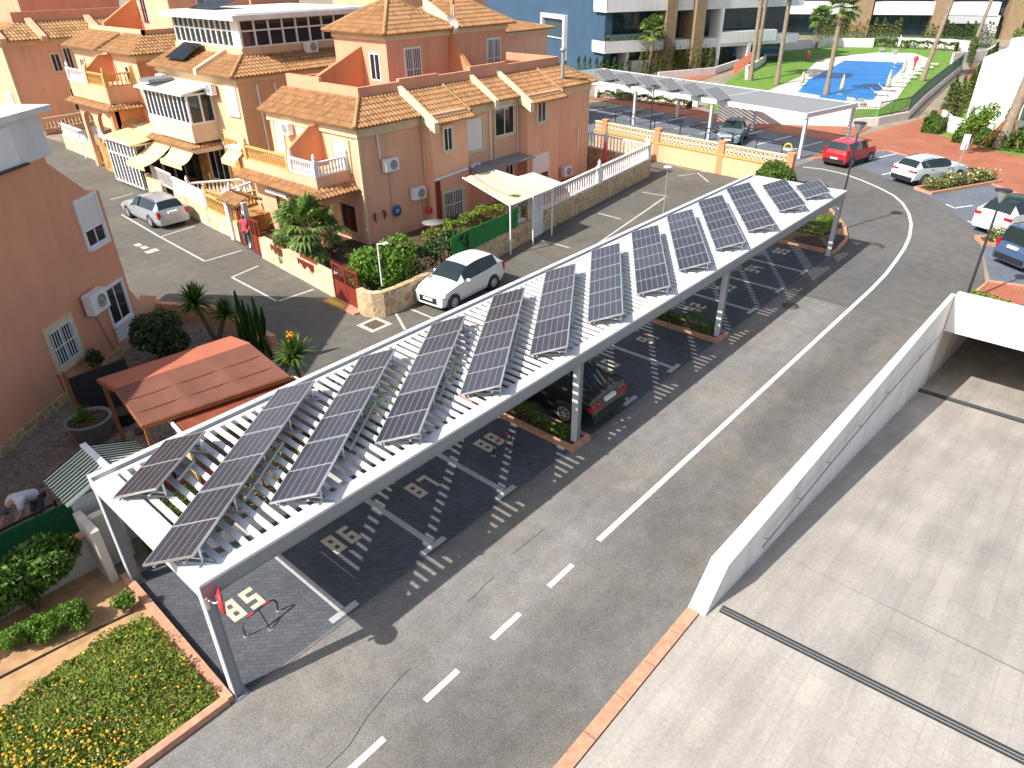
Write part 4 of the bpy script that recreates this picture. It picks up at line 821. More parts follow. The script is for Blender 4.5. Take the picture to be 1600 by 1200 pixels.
# porch canopy and clutter in front of the pink house
t = thing('porch_canopy', 'sagging cream fabric canopy in front of the pink house porch', 'canopy', (26.5, 24, 0))
m = MB(); A_, B_, C_, D_ = V((26.1, 26.4, 2.6)), V((24.45, 21.65, 2.4)), V((27.9, 21.85, 2.45)), V((28.3, 26.2, 2.6)); N_ = 8
for i in range(N_):
    for j in range(N_):
        q = []
        for a, b in ((i, j), (i + 1, j), (i + 1, j + 1), (i, j + 1)):
            u, v_ = a / N_, b / N_; p = A_.lerp(D_, u).lerp(B_.lerp(C_, u), v_); p.z -= .22 * sin(pi * u) * sin(pi * v_) + .03 * sin(u * 20); q.append(p)
        m.add(q[::-1], [(0, 1, 2, 3)], 0, True)
part('fabric', m, 'canvas', t)
m = MB()
for p in (B_, C_, (26.2, 21.7, 2.45)): m.tube([(p[0], p[1], 0), (p[0], p[1], 2.5)], .04, 7)
m.bar(B_, C_, .06, .06); m.bar(A_, B_, .06, .06); m.bar(C_, D_, .06, .06); part('frame', m, 'white_paint', t)
m = MB(); m.add([(28.4, 22.6, 2.1), (30.2, 22.9, 2.05), (30.2, 25.0, 2.3), (28.4, 25.0, 2.35), (28.4, 22.6, 2.06), (30.2, 22.9, 2.01), (30.2, 25, 2.26), (28.4, 25, 2.31)], [(0, 1, 2, 3), (7, 6, 5, 4), (0, 4, 5, 1)]); t = thing('lean_to_roof', 'grey corrugated lean-to roof beside the cream fabric canopy', 'roof', (29.3, 24, 0)); part('sheet', m, 'wall_dirty', t)
for x, y in ((28.5, 22.75), (30.1, 23.0)): m = MB(); m.tube([(x, y, 0), (x, y, 2.05)], .04, 6); part('post', m, 'white_paint', t)
m = MB(); m.box(27.6, 32.3, 26.6, 27.95, 2.45, 2.55); part('back_sheet', m, 'pot_grey', t)
m = MB(); m.box(25.3, 26.7, 22.6, 22.66, .05, 2.05); [m.box(25.3, 26.7, 22.585, 22.6, .2 + i * .2, .21 + i * .2) for i in range(9)]; t = thing('white_panel_door', 'white slatted panel standing under the cream canopy', 'door panel', (26, 22.6, 0)); part('panel', m, 'white_plastic', t)
m = MB(); m.box(24.95, 25.15, 27.1, 27.25, 0, 2.5); t = thing('dark_red_post', 'dark red porch shutter post beside the barred window', 'post', (25.05, 27.2, 0)); part('post', m, 'door_red', t)
m = MB(); m.lathe([(.001, 0), (.22, 0), (.28, .55), (.3, .6), (.24, .6)], 14, 0, None, (24.6, 22.9, 0)); solo('red_bin', m, 'red_plastic', 'red plastic tub under the cream canopy', 'tub')
# ---------------------------------------------------------------- garden walls of the pink house
t = thing('garden_wall', 'pale stone garden wall with red iron insets between the two red gates', 'wall', (16.1, 27, 0))
m = MB(); m.wallpath([(16.55, 30.6), (16.3, 28), (15.95, 24.0)], .3, -.05, 1.02); part('wall', m, 'pale_stone_wall', t)
for a, b in (((16.42, 29.4), (16.32, 28.3)), ((16.2, 26.9), (16.08, 25.5))):
    m = MB(); m.wallpath([a, b], .05, 1.02, 1.1); m.wallpath([(a[0] - .17, a[1]), (b[0] - .17, b[1])], .03, .98, 1.04)
    for i in range(15): p = V(a).lerp(V(b), (i + .5) / 15); m.bar((p.x - .17, p.y, .74 + .1 * sin(i * .9)), (p.x - .17, p.y, 1.0), .045, .02); m.bar((p.x, p.y, 1.08), (p.x, p.y, 1.22 + .06 * sin(i * .8)), .03, .02)
    part('iron_inset', m, 'red_iron', t)
t = thing('curved_garden_wall', 'curved stone wall round the garden corner beside the white hatchback', 'wall', (16.5, 21.3, 0))
m = MB(); m.wallpath([(15.62, 22.0), (15.58, 21.6), (15.68, 21.25), (16.0, 21.02), (16.6, 20.95), (17.9, 21.1), (20.2, 21.45), (24, 22.05), (27.3, 22.55)], .28, -.05, [1.05] * 5 + [1.0, .95, .95, .95]); part('wall', m, 'stone_wall', t)
t = thing('balustrade_wall', 'long stone wall with a white balustrade on top along the lower street', 'wall', (34, 23.4, 0))
m = MB(); m.wallpath([(27.35, 22.6), (41.2, 24.35), (41.9, 31)], .3, -.05, 1.1); part('wall', m, 'stone_wall', t)
balustrade(t, [(27.5, 22.62), (34.3, 23.48), (41.1, 24.34)], 1.1, .95, 'white_paint', .27, True); m = MB(); m.wallpath([(27.0, 22.5), (27.9, 22.65)], .4, 0, 2.1); part('pier', m, 'wall_white', t)
t = thing('balustrade_fence', 'white balustrade fence at the back of the terrace with the closed pink parasol', 'fence', (41.4, 28, 0)); balustrade(t, [(41.2, 24.6), (41.55, 28.0), (41.9, 32)], 1.1, .95, 'white_paint', .27, True)
def irongate(A, B, h, label, nm='garden_gate'):
    A = V((*A, 0)); B = V((*B, 0)); t = thing(nm, label, 'gate', tuple((A + B) / 2)); d = (B - A); L = d.length; d /= L; m = MB()
    for f in (0, .5, 1): m.bar(A + d * L * f, A + d * L * f + V((0, 0, h)), .06, .06)
    for z in (.1, h * .5, h * .95): m.bar(A + V((0, 0, z)), B + V((0, 0, z)), .05, .06)
    part('frame', m, 'red_iron', t); m = MB(); n = int(L / .13)
    for i in range(n): p = A + d * ((i + .5) * L / n); m.bar(p + V((0, 0, .1)), p + V((0, 0, h * 1.05)), .022, .022)
    part('bars', m, 'red_iron', t); m = MB()
    m.bar(A + d * .05 + V((0, 0, h * .28)), B - d * .05 + V((0, 0, h * .28)), .015, h * .4); part('lower_panel', m, 'red_iron', t)
irongate((15.82, 23.95), (15.62, 22.05), 1.7, 'wide red iron double gate with lower panels by the curved stone wall')
irongate((16.62, 31.6), (16.55, 30.7), 1.8, 'narrow red iron garden gate near the palm')
irongate((17.0, 33.3), (16.8, 32.4), 2.0, 'red iron gate under the small tiled gate roof')
m = MB(); m.box(15.2, 15.75, 21.95, 24.1, -.02, .06); struct('gate_threshold', m, 'yellow_paint' if False else 'kerb_terracotta')
m = MB(); m.box(15.25, 15.5, 22.9, 23.9, .06, .064); struct('yellow_gate_marking', m, 'yellow_paint')
t = thing('green_fence', 'bright green mesh fence panels on top of the stone wall', 'fence', (22.9, 21.7, 1))
for i in range(3):
    a = V((20.4, 21.55)).lerp(V((25.8, 22.35)), i / 3); b = V((20.4, 21.55)).lerp(V((25.8, 22.35)), (i + 1) / 3 - .004)
    m = MB(); m.wallpath([a, b], .03, .95, 1.95 - .05 * i); part('mesh_panel', m, 'green_mesh', t)
m = MB(); m.poly([(16, 21.2), (27.5, 22.7), (41, 24.5), (41.5, 32), (39, 35.4), (17, 35.4), (16.5, 31), (15.9, 24), (15.7, 22)], -.004); struct('garden_ground', m, 'dark_soil')
m = MB(); m.poly([(28, 22.9), (41, 24.5), (41.5, 31), (39.2, 31), (39.2, 28), (28, 28)], .05); struct('terrace_paving', m, 'terracotta')
def closed_parasol(x, y, z, h, mat_, label, group=None, r=.16):
    t = thing('closed_parasol', label, 'parasol', (x, y, z), 0, group); m = MB(); m.lathe([(.03, h * .2), (r, h * .22), (r * .9, h * .4), (r * .75, h * .7), (.05, h * .97), (.001, h)], 9, 0, None, (x, y, z)); part('canopy', m, mat_, t)
    m = MB(); m.tube([(x, y, z), (x, y, z + h * .3)], .03, 6); m.lathe([(.001, .08), (.28, .06), (.3, 0)], 12, 0, None, (x, y, z)); part('base', m, 'pot_grey', t)
closed_parasol(40.6, 27.4, .05, 1.9, 'pink_cloth', 'closed pink parasol on the terrace behind the white balustrade')
m = MB(); m.box(39.6, 40.6, 25.6, 26.4, .45, .5); [m.box(x, x + .05, y, y + .05, .05, .45) for x in (39.6, 40.55) for y in (25.6, 26.35)]; t = thing('terrace_table', 'dark low table on the terrace near the closed pink parasol', 'table', (40, 26, 0)); part('table_top', m, 'black_metal', t)
shrub('shrub', 'small dark bush at the terrace corner beside the pink house', 'shrub', (40.3, 29.6, .9), (.6, .6, .9), 900, .16, 'leaf_dark')
shrub('hedge_bush', 'big bright green bush behind the curved stone wall and red gate', 'shrub', (17.25, 22.6, 1.15), (1.35, 1.35, 1.35), 5200, .2, 'leaf_bright')
hedge('hedge', 'dark green hedge on the stone wall behind the white hatchback', (18.5, 21.6, 21.6, 22.9, .2, 1.65), 5200, .15, 'leaf_dark', .14)
shrub('shrub', 'light leafy bush beside the green mesh fence', 'shrub', (20.5, 22.75, 1.3), (.7, .7, .75), 1400, .16, 'leaf_yellow')
hedge('hedge', 'orange flowering plants growing over the top of the green mesh fence', (21.2, 26.4, 22.3, 22.9, 1.2, 2.15), 2600, .13, 'leaf_olive', .1, 'plants')
shrub('window_plants', 'small planter of greenery under the lower barred window of the pink house', 'plants', (26.2, 27.1, .25), (.8, .18, .2), 500, .1, 'leaf_yellow', None, False)
# ---------------------------------------------------------------- palms, yucca, cactus
def frond_fan(mb, base, d, pet, rad, nb=13, m=0):
    d = d.normalized(); tip = base + d * pet + V((0, 0, -.08 * pet * pet)); up = V((0, 0, 1)); side = d.cross(up).normalized(); nn = side.cross(d)
    mb.bar(base, tip, .03, .02, m)
    for i in range(nb):
        a = R(-105 + 210 * i / (nb - 1)); q = (d * cos(a) + side * sin(a)).normalized(); L = rad * U(.85, 1.05) * (1 - .15 * abs(sin(a)))
        w_ = rad * .085; pm_ = tip + q * L * .55 + nn * .05 * rad; e_ = tip + q * L - V((0, 0, L * U(.15, .4)))
        s_ = q.cross(nn).normalized() * w_
        mb.add([tip, pm_ - s_, e_, pm_ + s_], [(0, 1, 2, 3)], m)
def fan_palm(label, x, y, h, rt, nf, pet, rad, z=0, group=None, skirt=True, lean=(0, 0)):
    t = thing('fan_palm', label, 'palm', (x, y, z), 0, group); top = V((x + lean[0], y + lean[1], z + h)); m = MB()
    n = 22; m.tube([V((x, y, z)).lerp(top, i / n) for i in range(n + 1)], [rt * (1.35 - .45 * min(1, i / 4) + .06 * (i % 2)) for i in range(n + 1)], 10); part('trunk', m, 'palm_trunk', t)
    m = MB()
    for i in range(nf):
        el = R(random.choice([75, 55, 40, 25, 10, -10, -30]) + U(-10, 10)); az = U(0, 2 * pi); d = V((cos(az) * cos(el), sin(az) * cos(el), sin(el))); frond_fan(m, top + d * rt, d, pet * U(.7, 1.1), rad * U(.8, 1.1))
    part('crown', m, 'palm_leaf', t)
    if skirt:
        m = MB()
        for i in range(nf // 2): az = U(0, 2 * pi); d = V((cos(az) * .6, sin(az) * .6, -.7)); frond_fan(m, top - V((0, 0, U(.1, .5))), d, pet * .5, rad * .6, 7)
        part('dead_fronds', m, 'canvas' if False else 'sandstone', t)
    return t
fan_palm('big fan palm with drooping fronds in the garden of the pink house', 17.9, 28.6, 1.5, .22, 52, .95, .95)
def spiky(mb, c, r, n, w_=.07, lo=-15):
    for i in range(n):
        az = U(0, 2 * pi); el = R(U(lo, 85)); d = V((cos(az) * cos(el), sin(az) * cos(el), sin(el))); L = r * U(.75, 1.05); s_ = d.cross(V((0, 0, 1))).normalized() * w_; c = V(c); mid = c + d * L * .5; e_ = c + d * L + V((0, 0, -.15 * L * cos(el)))
        mb.add([c - s_ * .5, mid - s_ * .7, e_, mid + s_ * .7, c + s_ * .5], [(0, 1, 2, 3, 4)])
def yucca(label, heads, base):
    t = thing('yucca', label, 'yucca', (*base, 0)); m = MB()
    for (x, y, z, r) in heads: m.tube([(base[0], base[1], 0), (x, y, z)], [.1, .07], 7)
    part('trunk', m, 'bark', t); m = MB()
    for (x, y, z, r) in heads: spiky(m, (x, y, z), r, 130)
    part('leaves', m, 'leaf_mid', t); return t
def lerpz(px, py, z): p = g(px, py, z); return (p.x, p.y, z)
# ---------------------------------------------------------------- beige house B
hb = thing('beige_house', 'beige and stone clad house with white glazed balcony and rooftop sunroom', 'house', (26, 42, 0))
m = MB(); m.box(20.9, 32, 38, 47.2, 3.62, 7.0); m.box(20.9, 32, 38, 39.3, -.02, 3.62); m.box(21.05, 32, 39.3, 47.2, -.02, 3.62); part('wall', m, 'stucco_beige', hb)
m = MB(); m.box(20.86, 21.05, 39.3, 47.2, -.02, 3.62); part('stone_cladding', m, 'ochre_stone', hb)
Fw = WF(20.9, 0); win(hb, Fw, -39.4, 5.1, 1.05, 1.35, 'shutter', 'white_paint', .1)
wf = WF(20.86, 0); o = win(hb, wf, -42.9, .95, 2.2, 2.3, 'slide', 'trim_cream', .1)
m = MB(); T = wf @ Matrix.Translation((-41.8, .0, 3.25)); pts = [(1.1 * cos(R(a)), .02, .55 * sin(R(a))) for a in range(0, 181, 15)]; m.add([tuple(p) for p in pts] , [tuple(range(len(pts)))[::-1]], 0, False, T); part('arched_pane', m, 'glass_dark', o)
m = MB(); m.tube([T @ V(p) for p in [(1.15 * cos(R(a)), .03, .6 * sin(R(a))) for a in range(0, 181, 15)]], .07, 6); part('arch_trim', m, 'trim_cream', o)
m = MB(); m.add([(20.5, 39.6, 3.3), (20.9, 39.6, 3.35), (20.9, 38.1, 3.35), (20.5, 38.1, 3.3)], [(0, 1, 2, 3)]); m.box(20.35, 20.95, 38.05, 39.65, 3.3, 3.42); part('awning_box', m, 'white_plastic', hb)
m = MB(); m.add([(19.9, 39.6, 2.75), (20.6, 39.6, 3.3), (20.6, 38.1, 3.3), (19.9, 38.1, 2.75)], [(0, 3, 2, 1)]); m.add([(19.9, 39.6, 2.75), (19.9, 38.1, 2.75), (19.9, 38.1, 2.5), (19.9, 39.6, 2.5)], [(0, 1, 2, 3)]); part('awning', m, 'awning_beige', hb)
m = MB(); m.box(20.8, 32.1, 37.9, 47.3, 6.75, 7.05); part('cornice', m, 'trim_cream', hb)
m = MB(); sl = sqrt(1 + .4 ** 2)
tiles(m, (20.4, 47.4, 7.05), (0, -1, 0), (1, 0, .4), [(0, 0), (9.8, 0), (7.8, 2.0 * sl), (0, 2.0 * sl)]); tiles(m, (20.4, 37.6, 7.05), (1, 0, 0), (0, 1, .4), [(0, 0), (11.6, 0), (11.6, 2 * sl), (2.0, 2 * sl)]); part('roof', m, 'roof_tile', hb)
m = MB(); m.tube([(20.4, 37.6, 7.12), (22.4, 39.6, 7.92)], .1, 8); part('hip_cap', m, 'roof_tile_old', hb)
m = MB(); m.add([(20.35, 41.2, 7.0), (20.35, 41.5, 7.0), (20.35, 41.5, 7.3), (20.35, 41.2, 7.3), (22.5, 41.2, 7.8), (22.5, 41.5, 7.8), (22.5, 41.5, 8.2), (22.5, 41.2, 8.2)], [(0, 3, 2, 1), (3, 7, 6, 2), (0, 4, 7, 3), (1, 2, 6, 5)]); part('rake_wall', m, 'stucco_cream', hb)
m = MB(); m.box(22.4, 30.9, 39.5, 47.2, 6.9, 8.25); part('attic_wall', m, 'stucco_beige', hb)
m = MB(); m.box(22.55, 30.5, 39.65, 47, 8.25, 9.65); part('sunroom', m, 'glass_dark', hb)
m = MB(); m.box(21.9, 31.2, 39.0, 47.5, 9.65, 9.9); m.box(22.2, 31, 39.2, 47.3, 9.9, 9.98); part('sunroom_roof', m, 'wall_white', hb)
m = MB()
for z in (8.25, 9.05, 9.58):
    m.box(22.48, 22.58, 39.6, 47, z, z + .08); m.box(22.5, 30.5, 39.58, 39.68, z, z + .08)
for i in range(13): y = 39.6 + i * .61; m.box(22.47, 22.58, y, y + .1, 8.25, 9.65)
for i in range(9): x = 22.48 + i * .9; m.box(x, x + .1, 39.57, 39.68, 8.25, 9.65)
m.box(22.46, 22.6, 39.56, 40.4, 8.25, 9.65); part('sunroom_frame', m, 'white_paint', hb)
m = MB(); m.add([(20.9, 45.8, 7.55), (20.9, 43.6, 7.55), (22.3, 43.6, 8.3), (22.3, 45.8, 8.3)], [(3, 2, 1, 0), (0, 1, 2, 3)]); part('roof_solar_panel', m, 'glass_dark', hb)
m = MB(); m.add([(23.4, 46.6, 10.0), (23.4, 43.6, 10.0), (25.2, 43.6, 10.5), (25.2, 46.6, 10.5)], [(3, 2, 1, 0), (0, 1, 2, 3)]); part('roof_solar_panel', m, 'glass_dark', hb)
ac(hb, SF(0, 39.5), 26.3, 7.75); ac(hb, Fw, -41.0, 6.0); ac(hb, Fw, -46.7, 6.05)
m = MB(); m.box(19.3, 20.95, 41.05, 46.3, 3.5, 4.45); part('balcony', m, 'stucco_cream', hb)
m = MB(); m.box(19.4, 20.9, 41.15, 46.2, 4.45, 6.1); part('balcony_glazing', m, 'glass_dark', hb)
m = MB()
for i in range(11): y = 41.1 + i * .508; m.box(19.35, 19.45, y, y + .1, 4.45, 6.1)
for z in (4.45, 5.98): m.box(19.34, 19.46, 41.1, 46.3, z, z + .12); m.box(19.4, 20.9, 41.08, 41.2, z, z + .12)
for x in (19.36, 20.1, 20.8): m.box(x, x + .1, 41.07, 41.2, 4.45, 6.1)
part('balcony_frame', m, 'white_paint', hb)
m = MB(); m.add([(19.0, 46.6, 6.15), (19.0, 40.8, 6.15), (21, 40.8, 6.5), (21, 46.6, 6.5), (19.0, 46.6, 6.05), (19.0, 40.8, 6.05), (21, 40.8, 6.4), (21, 46.6, 6.4)], [(3, 2, 1, 0), (0, 1, 5, 4), (1, 2, 6, 5), (4, 5, 6, 7)])
for i in range(8): y = 41 + i * .78; m.bar((19.0, y, 6.17), (21, y, 6.52), .05, .05)
part('balcony_roof', m, 'white_plastic', hb)
m = MB(); m.box(19.1, 20.6, 44.6, 45.9, 6.45, 6.6); part('roof_box', m, 'pot_grey', hb)
m = MB(); tiles(m, (18.9, 46.4, 3.2), (0, -1, 0), (1, 0, .5), [(0, 0), (5.5, 0), (5.1, .45), (0, .45)]); tiles(m, (18.9, 40.9, 3.2), (1, 0, 0), (0, 1, .5), [(0, 0), (2, 0), (2, .45), (.4, .45)]); part('skirt_roof', m, 'roof_tile', hb)
m = MB(); m.box(19.2, 21, 40.9, 46.2, 2.95, 3.3); part('beam', m, 'stucco_cream', hb)
for (y0, y1, xo, zo) in ((44.0, 46.4, 17.3, 2.1), (41.3, 43.9, 18.3, 2.4)):
    m = MB(); N_ = 6
    for i in range(N_):
        u, v_ = i / N_, (i + 1) / N_; a = (19.2 + (xo - 19.2) * u, 3.0 + (zo - 3.0) * u - .15 * sin(pi * u)); b = (19.2 + (xo - 19.2) * v_, 3.0 + (zo - 3.0) * v_ - .15 * sin(pi * v_)); m.add([(a[0], y0, a[1]), (a[0], y1, a[1]), (b[0], y1, b[1]), (b[0], y0, b[1])], [(0, 1, 2, 3)], 0, True)
    m.quad((xo, y0, zo), (xo, y1, zo), (xo, y1, zo - .25), (xo, y0, zo - .25)); part('awning', m, 'awning_beige', hb)
for i in range(3): m = MB(); m.box(20.82, 20.86, 44.4 + i * .85, 45.1 + i * .85, .5, 2.9); part('porch_door', m, 'glass_dark', hb)
pipe(hb, [(22.0, 37.93, 6.6), (22.1, 37.93, 1.0)], .06); pipe(hb, [(23.1, 37.93, 6.6), (23.2, 37.93, 1.0)], .06)
t = thing('porch_balustrade', 'white and ochre balustrades around the raised porch of the beige house', 'balustrade', (18.5, 38, 0))
m = MB(); m.box(17.95, 20.86, 34.3, 41, -.02, .85); part('porch_base', m, 'ochre_stone', t)
balustrade(t, [(18.1, 40.6), (20.7, 38.9)], .85, .75, 'white_paint', .2); balustrade(t, [(18.1, 38.6), (18.1, 36.2), (20.6, 36.2)], .85, .75, 'ochre_paint', .2); balustrade(t, [(20.6, 38.0), (18.9, 37.4)], .85, .75, 'white_paint', .22)
m = MB(); m.tube([(17.9, 35.2, 0), (17.9, 35.2, 1.9)], .05, 7); [m.tube([(17.9, 35.2, 1.75), (17.9 + .4 * cos(a), 35.2 + .4 * sin(a), 1.9)], .025, 5) for a in (0, 2.1, 4.2)]; t = thing('garden_lamp', 'white three globe lamp post in the garden beside the red gates', 'garden lamp', (17.9, 35.2, 0)); part('post', m, 'white_paint', t)
for a in (0, 2.1, 4.2): m = MB(); m.ball((17.9 + .4 * cos(a), 35.2 + .4 * sin(a), 2.05), .16, 0, 10, 7); part('globe', m, 'white_plastic', t)
# street walls to the left
def swall(pts, h, label, bal=None, hb_=.8, mt='pale_stone_wall', gap=.2, rail='white_paint'):
    t = thing('garden_wall', label, 'wall', ((pts[0][0] + pts[-1][0]) / 2, (pts[0][1] + pts[-1][1]) / 2, 0)); m = MB(); m.wallpath(pts, .25, -.05, h); part('wall', m, mt, t)
    if bal: balustrade(t, pts, h, hb_, bal, gap, False, False)
    return t
swall([(17.3, 37.0), (17.05, 33.5)], 1.0, 'pale street wall topped with ochre balusters behind the silver estate car', 'ochre_paint')
swall([(17.75, 41.6), (17.3, 37.05)], 1.05, 'pale street wall topped with white balusters beside the silver estate car', 'white_paint', .8, 'pale_stone_wall', .12)
swall([(18.5, 48.2), (17.9, 43.4)], 1.2, 'pale street wall below the white glazed conservatory')
swall([(19.6, 56.2), (18.55, 48.5)], 1.0, 'street wall with an ochre handrail past the conservatory', None)
swall([(19.9, 64), (19.7, 57.4)], 1.1, 'farthest street wall with white balusters at the top left', 'white_paint')
m = MB(); m.wallpath([(17.6, 35.5), (16.9, 32.4)], .1, 2.05, 2.15); t = thing('gate_roof', 'small tiled canopy over the red street gate', 'gate roof', (17.2, 33.2, 0)); m = MB(); tiles(m, (16.5, 34.2, 2.15), (0, -1, 0), (.8, 0, .35), [(0, 0), (1.9, 0), (1.9, .75), (0, .75)]); tiles(m, (17.9, 32.3, 2.15), (0, 1, 0), (-.8, 0, .35), [(0, 0), (1.9, 0), (1.9, .75), (0, .75)]); part('tiles', m, 'roof_tile', t)
m = MB(); m.box(16.85, 17.1, 34.0, 34.3, 0, 2.3); part('pier', m, 'wall_white', t); m = MB(); m.box(16.75, 17.0, 32.2, 32.45, 0, 2.3); part('pier', m, 'wall_white', t)
t = thing('white_railing', 'white metal railing above the street wall next to the conservatory', 'railing', (17.8, 42.6, 0)); m = MB(); m.wallpath([(18, 44.8), (17.75, 41.7)], .05, 1.9, 2.0); m.wallpath([(18, 44.8), (17.75, 41.7)], .05, 1.05, 1.12)
for i in range(16): p = V((18, 44.8)).lerp(V((17.75, 41.7)), i / 15); m.bar((p.x, p.y, 1.1), (p.x, p.y, 1.95), .04, .04)
part('rails', m, 'white_paint', t)
# conservatory
t = thing('conservatory', 'white framed glass conservatory with striped beige roof by the street', 'conservatory', (19.5, 47, 0))
m = MB(); m.box(18.0, 21, 46.4, 50.35, .2, 2.9); part('glazing', m, 'glass_dark', t); m = MB()
for i in range(9): p = V((17.96, 50.35)).lerp(V((17.96, 46.4)), i / 8); m.box(p.x - .05, p.x + .06, p.y - .06, p.y + .06, .2, 2.9)
for i in range(5): x = 18.0 + i * .7; m.box(x - .05, x + .05, 46.34, 46.44, .2, 2.9)
for z in (.2, 2.0, 2.82): m.box(17.93, 18.02, 46.35, 50.4, z, z + .09); m.box(18.0, 21, 46.33, 46.42, z, z + .09)
part('frame', m, 'white_paint', t)
m = MB(); m.add([(17.7, 50.5, 2.95), (17.7, 46.1, 2.95), (21.0, 46.1, 3.5), (21.0, 50.5, 3.5), (17.7, 50.5, 2.88), (17.7, 46.1, 2.88), (21, 46.1, 3.43), (21, 50.5, 3.43)], [(3, 2, 1, 0), (0, 1, 5, 4), (1, 2, 6, 5), (4, 5, 6, 7)]); part('roof', m, 'striped_cream', t)
m = MB(); m.bar((17.7, 50.5, 3.0), (17.7, 46.1, 3.0), .1, .1); m.bar((19.9, 46.1, 3.3), (19.9, 50.5, 3.3), .12, .1); part('gutter', m, 'white_paint', t)
# house C
hc = thing('orange_house', 'orange rendered terraced house with arched porch and balcony at upper left', 'house', (26, 53, 0))
m = MB(); m.box(20.9, 33, 48.5, 58.4, -.02, 7.5); part('wall', m, 'stucco_orange', hc)
m = MB(); m.box(20.82, 20.92, 48.5, 58.4, 0, 7.5); part('front_wall', m, 'stucco_pink', hc)
m = MB(); m.box(20.8, 33, 48.4, 58.5, 7.1, 7.4); part('cornice', m, 'trim_cream', hc)
m = MB(); tiles(m, (20.3, 58.9, 7.45), (0, -1, 0), (1, 0, .45), [(0, 0), (5.6, 0), (5.6, 2.2), (0, 2.2)]); tiles(m, (20.3, 52.7, 7.45), (0, -1, 0), (1, 0, .45), [(0, 0), (4.7, 0), (2.7, 2.2), (0, 2.2)]); tiles(m, (20.3, 48.0, 7.45), (1, 0, 0), (0, 1, .45), [(0, 0), (12, 0), (12, 2.2), (2.0, 2.2)]); part('roof', m, 'roof_tile', hc)
m = MB(); m.box(22.3, 22.5, 50, 58.4, 7.5, 8.7); m.box(22.3, 32, 50, 50.2, 7.5, 8.7); part('parapet', m, 'stucco_pink', hc)
m = MB(); m.box(25, 31, 51.2, 55.8, 8, 11.2); part('tower_wall', m, 'stucco_pink', hc); hip(hc, 25, 31, 51.2, 55.8, 11.2, .4, 1.4)
m = MB(); m.add([(22.4, 55.9, 7.6), (25, 55.9, 7.6), (25, 55.9, 10.4), (22.4, 55.9, 8.9), (22.4, 56.15, 7.6), (25, 56.15, 7.6), (25, 56.15, 10.4), (22.4, 56.15, 8.9)], [(0, 1, 2, 3), (3, 2, 6, 7), (0, 3, 7, 4)]); part('divider_wall', m, 'stucco_orange', hc)
Fc = WF(20.82, 0); Ft = WF(25, 0); win(hc, Fc, -50.4, 5.0, 1.0, 1.7, 'slide'); win(hc, Fc, -57.6, 5.4, .7, 1.3, 'slide'); win(hc, Ft, -55.3, 8.8, .8, 1.6, 'redbars', None); win(hc, SF(0, 51.2), 27, 8.3, 1.3, 2.0, 'bars', None); ac(hc, Fc, -53.8, 6.3); win(hc, Fc, -54.6, 4.7, 1.4, 1.7, 'slide', None); win(hc, Fc, -49.9, 1.2, 1.0, 1.5, 'slide')
m = MB(); m.box(18.9, 20.9, 49.3, 55.2, 4.7, 5.7); part('balcony', m, 'stucco_pink', hc)
balustrade(hc, [(19, 52.0), (19, 49.4), (20.7, 49.4)], 5.7, .75, 'ochre_paint', .25, False, True); balustrade(hc, [(19, 55.1), (19, 52.2)], 5.7, .75, 'white_paint', .2)
m = MB(); m.add([(19, 52.1, 5.7), (20.8, 52.1, 5.7), (20.8, 52.1, 7.3), (20, 52.1, 7.3), (19, 52.1, 6.5), (19, 52.3, 5.7), (20.8, 52.3, 5.7), (20.8, 52.3, 7.3), (20, 52.3, 7.3), (19, 52.3, 6.5)], [(0, 1, 2, 3, 4), (4, 3, 8, 9), (3, 2, 7, 8), (0, 4, 9, 5)]); part('divider_wall', m, 'stucco_orange', hc)
m = MB(); tiles(m, (18.4, 55.6, 4.35), (0, -1, 0), (1, 0, .5), [(0, 0), (6.9, 0), (6.4, .55), (0, .55)]); tiles(m, (18.4, 48.7, 4.35), (1, 0, 0), (0, 1, .5), [(0, 0), (2.4, 0), (2.4, .55), (.5, .55)]); part('skirt_roof', m, 'roof_tile', hc)
def arcade(par, F, x0, x1, z0, zs, z1, arches, th, mat_):
    m = MB(); xs = x0
    for (a, b) in arches:
        m.box(xs, a, -th, 0, z0, z1, 0, F); r_ = (b - a) / 2; cx_ = (a + b) / 2; N_ = 10
        for i in range(N_):
            t0 = pi - pi * i / N_; t1 = pi - pi * (i + 1) / N_; p0 = (cx_ + r_ * cos(t0), zs + r_ * .7 * sin(t0)); p1 = (cx_ + r_ * cos(t1), zs + r_ * .7 * sin(t1))
            for y in (0, -th):
                q = [(p0[0], y, p0[1]), (p1[0], y, p1[1]), (p1[0], y, z1), (p0[0], y, z1)]; m.add(q, [(0, 1, 2, 3)], 0, False, F)
            m.add([(p0[0], 0, p0[1]), (p1[0], 0, p1[1]), (p1[0], -th, p1[1]), (p0[0], -th, p0[1])], [(0, 1, 2, 3)], 0, False, F)
        xs = b
    m.box(xs, x1, -th, 0, z0, z1, 0, F); part('arcade', m, mat_, par)
arcade(hc, WF(19, 0), -55.2, -49.3, 0, 3.2, 4.7, [(-54.8, -53.0), (-52.5, -50.3)], .25, 'stucco_pink'); arcade(hc, SF(0, 49.3), 18.76, 20.85, 0, 3.2, 4.7, [(19.15, 20.6)], .25, 'stucco_orange')
m = MB(); m.box(20.7, 20.8, 50, 54.8, 0, 4.2); part('porch_back', m, 'ochre_paint', hc)
m = MB(); m.wallpath([(19.0, 54.2), (18.7, 50.0)], .1, [2.6, .9], [2.8, 1.1]); t = thing('stair_rail', 'white sloping stair rail leading up to the arched porch', 'stair rail', (18.9, 52, 0)); part('rail', m, 'white_paint', t); m = MB(); [m.box(18.9, 20.8, 54 - i * .5, 54.5 - i * .5, 0, 2.2 - i * .25) for i in range(8)]; part('steps', m, 'ochre_stone', t)
